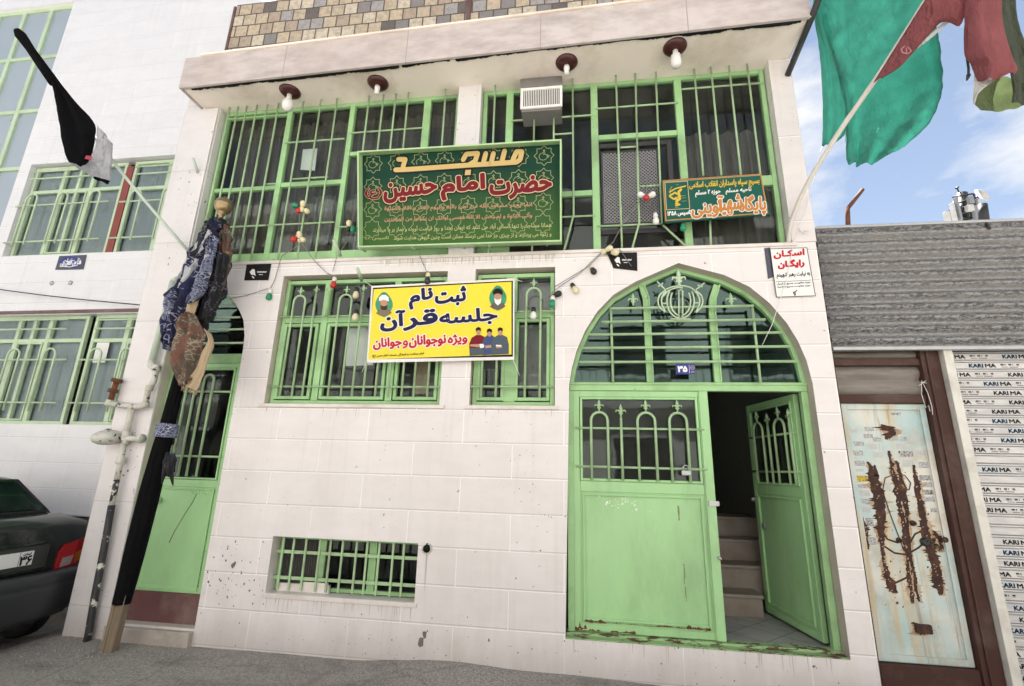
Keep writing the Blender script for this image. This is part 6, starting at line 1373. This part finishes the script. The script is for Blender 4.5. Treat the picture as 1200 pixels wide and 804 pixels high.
mb = MB(); cloth(mb, [[(1068, 62, -1.025), (1074, 58, -1.040)], [(1088, 42, -1.110), (1092, 44, -1.130)], [(1108, 24, -1.160), (1114, 25, -1.200)]], 5, 6, .0, 1); obj('white_band', mb, 'flag_white', tf)
mb = MB(); cloth(mb, [[(1128, -50, -1.310), (1145, -50, -1.390), (1160, -50, -1.420), (1176, -50, -1.400)], [(1128, 20, -1.310), (1140, 22, -1.400), (1158, 22, -1.440), (1174, 18, -1.400)], [(1129, 64, -1.310), (1145, 62, -1.410), (1166, 66, -1.450), (1184, 62, -1.410)], [(1136, 72, -1.320), (1155, 80, -1.400), (1175, 82, -1.420), (1192, 80, -1.400)], [(1146, 93, -1.330), (1158, 94, -1.400), (1172, 90, -1.420), (1190, 86, -1.390)]], 6, 6, .016, 2.2, 4, .006); obj('red_band', mb, 'flag_red', tf, solid=.002)
mb = MB(); cloth(mb, [[(1164, -50, -1.300), (1175, -50, -1.260), (1186, -50, -1.240)], [(1172, 20, -1.300), (1184, 20, -1.260), (1192, 24, -1.240)], [(1180, 60, -1.300), (1194, 62, -1.260), (1204, 60, -1.240)], [(1188, 100, -1.300), (1200, 104, -1.260), (1212, 104, -1.240)], [(1186, 120, -1.300), (1200, 122, -1.260), (1214, 122, -1.240)]], 5, 6, .014, 2, 6); obj('green_band', mb, 'flag_olive', tf, solid=.002)
mb = MB(); cloth(mb, [[(1142, 78, -1.260), (1150, 84, -1.260), (1160, 92, -1.240)], [(1141, 100, -1.280), (1150, 100, -1.340), (1165, 95, -1.360)], [(1140, 116, -1.280), (1142, 116, -1.320), (1150, 104, -1.340)], [(1141, 122, -1.280), (1142, 122, -1.300), (1146, 110, -1.320)]], 5, 5, .0, 1); obj('white_band', mb, 'flag_white', tf)
mb = MB(); cloth(mb, [[(1143, 112, -1.260), (1160, 95, -1.280), (1180, 90, -1.300), (1202, 100, -1.280)], [(1141, 122, -1.260), (1160, 112, -1.200), (1185, 108, -1.200), (1206, 112, -1.240)], [(1148, 128, -1.260), (1165, 131, -1.180), (1185, 128, -1.180), (1208, 121, -1.220)]], 6, 6, .008, 3, 4, .004); obj('green_band', mb, 'flag_leaf', tf)
mb = MB(); q = [(1060, 54), (1056, 58), (1058, 62), (1064, 63), (1068, 60), (1064, 55)]; mb.tube([P(a, b, -1.08) for a, b in q], .004, 5); mb.tube([P(1062, 56, -1.08), P(1063, 62, -1.08)], .003, 5); obj('emblem', mb, 'faded_emblem', tf)
mb = MB(); mb.tube([P(1133, 66, -1.26), P(1135, 80, -1.26), P(1135, 90, -1.26)], .008, 6); mb.tube([P(1135, 88, -1.26), P(1133, 94, -1.26)], [.014, .006], 6); obj('loose_thread', mb, 'flag_olive', tf)

# ceremonial pole wrapped in black cloth with scarves
wp = thing('wrapped_pole', tuple(PZ(128, 762, 0)), 'tall ceremonial pole wrapped in black cloth with patterned scarves and brass finial', 'pole')
base = PZ(128, 762, .0); top = P(262, 243, -.2)
def ax(t): return base.lerp(top, t)
def wtube(mb, t0, t1, r0, r1, n=18, m=40, amp=.02, seed=0, pl_=7):
    d = (top - base).normalized(); u = Vector((0, 1, 0)); u = (u - d * u.dot(d)).normalized(); w_ = d.cross(u); rr = random.Random(seed); ph = [rr.uniform(0, 6) for _ in range(6)]
    vs = []
    for j in range(m + 1):
        t = t0 + (t1 - t0) * j / m; r = r0 + (r1 - r0) * j / m if not callable(r0) else r0(t); c = ax(t)
        for i in range(n * 2):
            th = math.pi * i / n; rad = r * (1 + amp * 6 * (.5 * math.sin(pl_ * th + 9 * t + ph[0]) + .3 * math.sin(3 * th - 14 * t + ph[1]) + .25 * math.sin(11 * th + 25 * t + ph[2])))
            vs.append(c + (u * math.cos(th) + w_ * math.sin(th)) * rad)
    sm = mb.smooth; mb.smooth = True; N = n * 2; mb.add(vs, [(j * N + i, j * N + (i + 1) % N, (j + 1) * N + (i + 1) % N, (j + 1) * N + i) for j in range(m) for i in range(N)] + [tuple(range(N)), tuple(m * N + i for i in range(N))]); mb.smooth = sm
mb = MB(); d = (top - base).normalized()
for off, w_ in ((-.04, .035), (.018, .075)): mb.beam(base + Vector((off, 0, -.03)), ax(.16) + Vector((off, .0, 0)), w_, .07)
obj('wooden_post', mb, 'wood', wp, bevel=.006)
def rw(t): return .066 + .016 * math.sin(math.pi * min(1, max(0, (t - .1) / .35))) - .012 * max(0, (t - .3)) / .25
mb = MB(); wtube(mb, .085, .66, rw, 0, amp=.022, seed=2, pl_=9); obj('black_wrap', mb, 'black_cloth', wp)
mb = MB(); wtube(mb, .422, .452, (.088), .083, m=10, amp=.03, seed=5, pl_=9); obj('cloth_tie', mb, 'scarf_pale', wp)
mb = MB(); rr = random.Random(8)
for i in range(11):
    x, y = 195 + rr.uniform(0, 9), 532 + rr.uniform(-2, 4); L = rr.uniform(14, 36); dx = rr.uniform(-7, 3); yy = -.36 - rr.uniform(0, .08)
    mb.tube([P(x, y, yy), P(x + dx * .3 + rr.uniform(-1.5, 1.5), y + L * .35, yy - .01), P(x + dx * .7 + rr.uniform(-1.5, 1.5), y + L * .7, yy), P(x + dx, y + L, yy + .01)], [.012, .02, .017, .005], 7)
obj('tie_end', mb, 'scarf_black', wp)
mb = MB(); wtube(mb, .60, .955, .07, .045, amp=.01, seed=9); obj('pole_core', mb, 'black_cloth', wp)
mb = MB(); mb.lathe([(.04, -.24), (.048, -.215), (.032, -.19), (.024, -.14), (.022, -.10), (.038, -.092), (.038, -.084), (.026, -.078), (.05, -.06), (.076, -.035), (.09, .0), (.09, .025), (.094, .03), (.09, .035), (.08, .068), (.05, .095), (.02, .106), (.018, .125), (.0, .13)], P(261.5, 243, -.2), d, 24); obj('finial', mb, 'brass', wp)
mb = MB(); wtube(mb, .915, .965, .085, .06, m=8, amp=.02, seed=4, pl_=6); obj('scarf_knot', mb, 'scarf_black', wp)
mb = MB(); cloth(mb, [[(247, 272, -.30), (252, 268, -.33), (256, 272, -.31)], [(246, 282, -.30), (251, 284, -.34), (256, 281, -.31)]], 3, 3, .01, 2); obj('red_ribbon', mb, 'inkred', wp)
def scarf(name, rows, mat, amp, freq, seed, rag=.006):
    mb = MB(); cloth(mb, rows, 14, 9, amp * 1.7, freq * 1.7, seed, rag, wr=1.5); obj(name, mb, mat, wp, solid=.003)
scarf('scarf', [[(248, 262, -.22), (260, 260, -.28), (268, 264, -.2)], [(250, 285, -.24), (263, 282, -.32), (270, 285, -.2)], [(248, 315, -.24), (262, 312, -.33), (270, 310, -.2)], [(240, 345, -.24), (254, 345, -.33), (266, 338, -.2)], [(226, 375, -.24), (240, 378, -.32), (252, 365, -.2)], [(222, 392, -.24), (231, 396, -.30), (240, 388, -.22)]], 'scarf_black', .035, 2.4, 3)
scarf('scarf', [[(262, 268, -.28), (266, 264, -.30), (269, 268, -.28)], [(258, 285, -.30), (264, 284, -.34), (271, 290, -.3)], [(256, 305, -.3), (262, 308, -.34), (268, 315, -.3)], [(250, 330, -.3), (255, 335, -.33), (258, 345, -.3)]], 'scarf_tan', .02, 2.2, 8)
scarf('scarf', [[(243, 262, -.32), (252, 258, -.38), (260, 264, -.34)], [(228, 292, -.34), (245, 294, -.43), (257, 292, -.36)], [(213, 325, -.34), (232, 326, -.45), (248, 322, -.36)], [(197, 350, -.34), (215, 358, -.45), (236, 350, -.36)], [(192, 372, -.34), (207, 380, -.44), (222, 374, -.36)], [(190, 396, -.34), (200, 400, -.41), (208, 396, -.36)]], 'scarf_navy', .04, 2.2, 1)
scarf('scarf', [[(240, 272, -.42), (246, 270, -.44), (250, 274, -.43)], [(222, 302, -.43), (233, 300, -.47), (240, 300, -.44)], [(208, 326, -.43), (217, 328, -.47), (226, 322, -.44)], [(206, 336, -.42), (211, 338, -.45), (215, 334, -.43)]], 'scarf_white', .014, 1.2, 4, .002)
scarf('scarf', [[(246, 278, -.44), (250, 276, -.46), (255, 280, -.44)], [(237, 312, -.46), (242, 312, -.49), (248, 310, -.46)], [(226, 338, -.46), (232, 342, -.50), (240, 338, -.46)], [(214, 352, -.46), (222, 356, -.49), (230, 352, -.46)]], 'scarf_pale', .014, 1.8, 7)
scarf('scarf', [[(200, 340, -.40), (205, 340, -.43), (208, 344, -.42)], [(192, 362, -.40), (199, 366, -.44), (205, 364, -.42)], [(190, 386, -.40), (198, 390, -.44), (205, 386, -.42)], [(194, 408, -.40), (198, 412, -.42), (203, 408, -.41)]], 'scarf_pale', .02, 2.0, 2)
scarf('scarf', [[(210, 368, -.42), (217, 362, -.45), (224, 362, -.42)], [(203, 392, -.43), (219, 392, -.50), (236, 380, -.44)], [(199, 412, -.43), (219, 414, -.52), (243, 396, -.44)], [(201, 432, -.43), (217, 436, -.51), (240, 412, -.44)], [(210, 452, -.43), (220, 450, -.49), (234, 432, -.44)]], 'scarf_tan', .02, 1.6, 6, .003)
scarf('scarf', [[(238, 268, -.36), (246, 262, -.42), (254, 268, -.40)], [(229, 288, -.38), (240, 292, -.46), (250, 292, -.42)], [(222, 300, -.40), (230, 304, -.46), (240, 306, -.42)]], 'scarf_black', .02, 1.6, 12)
scarf('scarf', [[(252, 300, -.34), (260, 296, -.38), (268, 300, -.34)], [(246, 322, -.35), (256, 324, -.40), (264, 322, -.35)], [(240, 350, -.35), (248, 352, -.40), (256, 346, -.35)], [(232, 372, -.34), (240, 376, -.37), (246, 368, -.34)]], 'scarf_black', .02, 2.2, 14)
scarf('scarf', [[(196, 378, -.45), (203, 376, -.48), (210, 378, -.46)], [(192, 390, -.45), (199, 392, -.48), (206, 390, -.46)], [(191, 402, -.44), (196, 405, -.46), (202, 402, -.45)]], 'scarf_navy', .014, 1.5, 15)
scarf('scarf_border', [[(239, 384, -.47), (243, 388, -.47), (247, 391, -.46)], [(243, 398, -.48), (247, 402, -.48), (250, 404, -.47)], [(236, 416, -.49), (240, 421, -.49), (243, 424, -.48)], [(228, 436, -.49), (232, 443, -.49), (236, 447, -.48)], [(214, 449, -.48), (222, 455, -.48), (231, 458, -.47)]], 'cream', .006, 1.2, 2)
scarf('scarf', [[(222, 340, -.38), (228, 332, -.40), (236, 336, -.38)], [(216, 356, -.42), (224, 354, -.45), (232, 352, -.42)], [(212, 370, -.42), (220, 366, -.45), (228, 368, -.42)]], 'cream', .01, 1.2, 2)
mb = MB(); rr = random.Random(2)
for i in range(26): t = i / 25; x, y = 213 + 19 * t + rr.uniform(-1, 1), 451 + 6 * t; mb.tube([P(x, y, -.45), P(x - 1 + rr.uniform(-1, 1), y + rr.uniform(3, 8), -.45)], .0025, 4)
obj('scarf_fringe', mb, 'cream', wp)

# ================================================================== PARKED CAR
car = thing('parked_car', (-7, -.53, -.125), 'dark green saloon car parked against the neighbour house, only its rear corner in view', 'car')
CY = -.53
def shell(prof, y0, y1, taper=None, seg=1):
    """side profile (x,z) swept across the width and shaped by taper(x,z,side)->half width"""
    mb = MB(); n = len(prof); cols = [-1, -.93, -.75, 0, .75, .93, 1]; vs = []
    for c in cols:
        for x, z in prof:
            hw = taper(x, z); push = 0
            e = abs(c); xx = x
            vs.append((xx + bulge(x, e), CY + c * hw, z + crown(z, e)))
    m_ = len(cols); mb.smooth = True
    mb.add(vs, [(j * n + i, j * n + (i + 1) % n, (j + 1) * n + (i + 1) % n, (j + 1) * n + i) for j in range(m_ - 1) for i in range(n)])
    for j in (0, m_ - 1): mb.add([vs[j * n + i] for i in range(n)], [])
    for j, yy in ((0, -1), (m_ - 1, 1)):
        base_ = [vs[j * n + i] for i in range(n)]; loop = [(v[0], v[2]) for v in base_]
        tr_ = tessellate_polygon([[Vector((a, b, 0)) for a, b in loop]]); mb.add(base_, [tuple(t) for t in tr_])
    return mb
XRr = -5.0
def bulge(x, e): return (-.035 * e ** 5 if x > -5.3 else .10 * e ** 5 if x < -8.6 else 0)
def crown(z, e): return -.02 * e ** 4 if z > .9 else 0
def arch(cx, r): return [(cx + r * math.cos(R(a)), .15 + r * math.sin(R(a))) for a in range(0, 181, 15)]
XW1, XW2 = -5.47, -8.0
prof = [(XRr - .02, .15), (XRr + .01, .60), (XRr - .01, .93), (XRr - .05, .985), (-5.42, 1.045), (-7.65, .98), (-8.75, .80), (-8.92, .62), (-8.92, .15)]
under = [(XW2 - .33, .12)] + arch(XW2, .33)[::-1] + [(XW2 + .33, .12), (XW1 - .33, .12)] + arch(XW1, .33)[::-1] + [(XW1 + .33, .12)]
prof = prof + under
body = shell(prof, 0, 0, lambda x, z: .80 - .02 * max(0, (z - .75)) / .25 - (.02 if z < .3 else 0))
obj('body', body, 'car', car, bevel=.012)
cab = [(-5.44, 1.02), (-5.78, 1.36), (-5.95, 1.395), (-6.85, 1.40), (-7.1, 1.36), (-7.7, .99)]
_b, _c = bulge, crown
bulge = lambda x, e: 0
obj('cabin', shell(cab, 0, 0, lambda x, z: .75 - .17 * (z - 1.0) / .4), 'car', car, bevel=.02)
def cabq(pts): return [Vector(p) for p in pts]
def hwz(z): return .75 - .17 * (z - 1.0) / .4
mb = MB(); o = .012
mb.quad((-5.47 + o, CY - hwz(1.06) + .08, 1.06 + o), (-5.47 + o, CY + hwz(1.06) - .08, 1.06 + o), (-5.76 + o, CY + hwz(1.34) - .09, 1.34 + o), (-5.76 + o, CY - hwz(1.34) + .09, 1.34 + o)); obj('rear_window', mb, 'glass_car', car)
mb = MB()
q = [(-5.47 + o * .8, CY - hwz(1.06) + .04, 1.05), (-5.47 + o * .8, CY + hwz(1.06) - .04, 1.05), (-5.77 + o * .8, CY + hwz(1.34) - .05, 1.35), (-5.77 + o * .8, CY - hwz(1.34) + .05, 1.35)]
for i in range(4): mb.tube([q[i], q[(i + 1) % 4]], .012, 6)
obj('window_seal', mb, 'rubber', car)
for s in (-1, 1):
    mb = MB(); f = lambda x, z: (x, CY + s * (hwz(z) + .006), z); mb.add([f(-5.75, 1.07), f(-6.55, 1.07), f(-6.55, 1.34), f(-5.98, 1.34)], [(0, 1, 2, 3)]); mb.add([f(-6.62, 1.07), f(-7.5, 1.07), f(-7.18, 1.32), f(-6.62, 1.34)], [(0, 1, 2, 3)]); obj('side_window', mb, 'glass_car', car)
    mb = MB(); mb.box(-6.6, -6.595, CY + s * .797, CY + s * .805, .35, 1.0); mb.box(-8.4, -5.4, CY + s * .795, CY + s * .81, .60, .65); obj('rub_strip', mb, 'rubber', car)
# bumper: thick black moulding wrapping the corners
mb = MB(); mb.smooth = True; path = [(-5.55, .825), (-5.2, .828), (-5.03, .80), (-4.955, .73), (-4.915, .60), (-4.885, .3), (-4.88, 0)]; path = path + [(x, -y) for x, y in path[-2::-1]]
sec = [(-.05, .20), (-.01, .19), (.012, .24), (.03, .36), (.034, .44), (.028, .475), (.02, .48), (.03, .50), (.022, .545), (-.01, .565), (-.06, .57)]
pv = [Vector((x, y, 0)) for x, y in path]; vs = []
for i, p in enumerate(pv):
    t = (pv[min(i + 1, len(pv) - 1)] - pv[max(i - 1, 0)]).normalized(); nrm = Vector((-t.y, t.x, 0)) if False else Vector((-(t.y), t.x, 0))
    if nrm.x < 0 and abs(p.y) < .8: nrm = -nrm
    if abs(p.y) > .8: nrm = Vector((0, 1 if p.y > 0 else -1, 0))
    e_ = min(1, max(0, (abs(p.y) - .45) / .36)); vs += [(p.x + nrm.x * a, CY + p.y + nrm.y * a, z - .03 + max(0, .44 - z) / .25 * .15 * e_ ** 2) for a, z in sec]
ns = len(sec); mb.add(vs, [(i * ns + k, i * ns + k + 1, (i + 1) * ns + k + 1, (i + 1) * ns + k) for i in range(len(pv) - 1) for k in range(ns - 1)])
obj('rear_bumper', mb, 'bumper', car, solid=-.02)
mb = MB(); mb.box(-9.0, -8.86, CY - .78, CY + .78, .25, .55); obj('front_bumper', mb, 'bumper', car, bevel=.04)
def lampq(mb, pts, x, dx=.012):
    """pts (y,z); wraps the corner: beyond y 0.62 of half width it bends to the side"""
    def f(y, z, d):
        e = max(0, (y - .55)) / .25; return (x - .035 * min(1, y / .8) ** 5 + d - .03 * max(0, e) ** 2, CY + y, z)
    mb.add([f(y, z, dx) for y, z in pts] + [f(y, z, -.02) for y, z in pts], [tuple(range(len(pts)))] + [(i, (i + 1) % len(pts), (i + 1) % len(pts) + len(pts), i + len(pts)) for i in range(len(pts))])
for s in (1, -1):
    tl_ = bpy.data.objects.new('tail_lamp', None); COL.objects.link(tl_); tl_.parent = car; tl_.location = Vector((XRr, CY, .65)) - car.location
    g = lambda pts: [(y * 1, z) for y, z in pts]
    for nm, mt, pts, dd in (('brake_lens', 'lens_red', [(.49, .51), (.50, .70), (.545, .765), (.66, .79), (.80, .812), (.812, .715), (.814, .60), (.66, .53)], .016), ('indicator_lens', 'lens_amber', [(.664, .675), (.808, .702), (.81, .615), (.664, .575)], .019), ('reversing_lens', 'lens_clear', [(.535, .648), (.645, .658), (.628, .575), (.525, .565)], .019), ('lens_rib', 'lens_red', [(.655, .785), (.663, .786), (.663, .575), (.655, .573)], .021)):
        mb = MB(); lampq(mb, pts, XRr + .012, dd)
        if s < 0: mb.v = [(x, 2 * CY - y, z) for x, y, z in mb.v]
        obj(nm, mb, mt, tl_)
mb = MB(); mb.box(XRr - .03, XRr + .016, CY - .44, CY + .40, .80, .835); obj('trunk_trim', mb, 'car', car, bevel=.006)
mb = MB(); mb.box(XRr - .02, XRr + .0125, CY - .44, CY + .40, .585, .795); obj('plate_recess', mb, 'car_recess', car, bevel=.01)
mb = MB(); mb.box(XRr + .014, XRr + .022, CY - .26, CY + .26, .635, .755); pt_ = obj('licence_plate', mb, 'paper', car, bevel=.003)
ppl = Plane((XRr + .0225, CY - .26, .755), (XRr + .0225, CY + .26, .755), (XRr + .0225, CY + .26, .635), (XRr + .0225, CY - .26, .635)); ppl.n = Vector((1, 0, 0))
def text_uv(mb, pl, body, a0, a1, b0, b1, bold, h):
    s = shape(body); (fv, ff, _), (ev, _, ee) = outlines(s, 3); xs = [p[0] for p in ev]; ys = [p[1] for p in ev]; x0, x1, y0, y1 = min(xs), max(xs), min(ys), max(ys)
    f = lambda p: (a0 + (p[0] - x0) / (x1 - x0) * (a1 - a0), b0 + (p[1] - y0) / (y1 - y0) * (b1 - b0)); mb.add([pl.at(*f(p), h) for p in fv], ff); put_polys(mb, pl, strokes2d([(f(ev[a]), f(ev[b])) for a, b in ee], bold), h)
mb = MB(); text_uv(mb, ppl, '۳۶', .412, .508, .008, .080, .004, .001); text_uv(mb, ppl, 'ایران', .43, .495, .088, .108, .002, .001); put_polys(mb, ppl, strokes2d([((.405, 0), (.405, .12))], .002), .001); obj('plate_lettering', mb, 'black', pt_)
mb = MB(); mb.tube([(XRr + .01, CY - .1, .89), (XRr + .03, CY - .1, .89)], .014, 10); obj('boot_lock', mb, 'galv', car)
for x in (XW1, XW2):
    for s in (1, -1):
        w_ = bpy.data.objects.new('wheel', None); COL.objects.link(w_); w_.parent = car; yw = CY + s * .70; w_.location = Vector((x, yw, .15)) - car.location
        mb = MB(); mb.lathe([(.17, -.085), (.24, -.085), (.265, -.07), (.272, -.045), (.266, -.042), (.266, -.034), (.272, -.03), (.272, -.006), (.266, -.004), (.266, .004), (.272, .006), (.272, .03), (.266, .034), (.266, .042), (.272, .045), (.265, .07), (.24, .085), (.17, .085)], (x, yw, .15), (0, 1, 0), 32); obj('tyre', mb, 'rubber', w_)
        mb = MB(); mb.lathe([(.175, -.07), (.16, .03), (.12, .05), (.05, .06), (.0, .06)], (x, yw, .15), (0, s, 0), 24); obj('rim', mb, 'galv', w_)
mb = MB(); mb.box(-8.8, -5.25, CY - .6, CY + .6, .10, .14); obj('underside', mb, 'rubber', car)
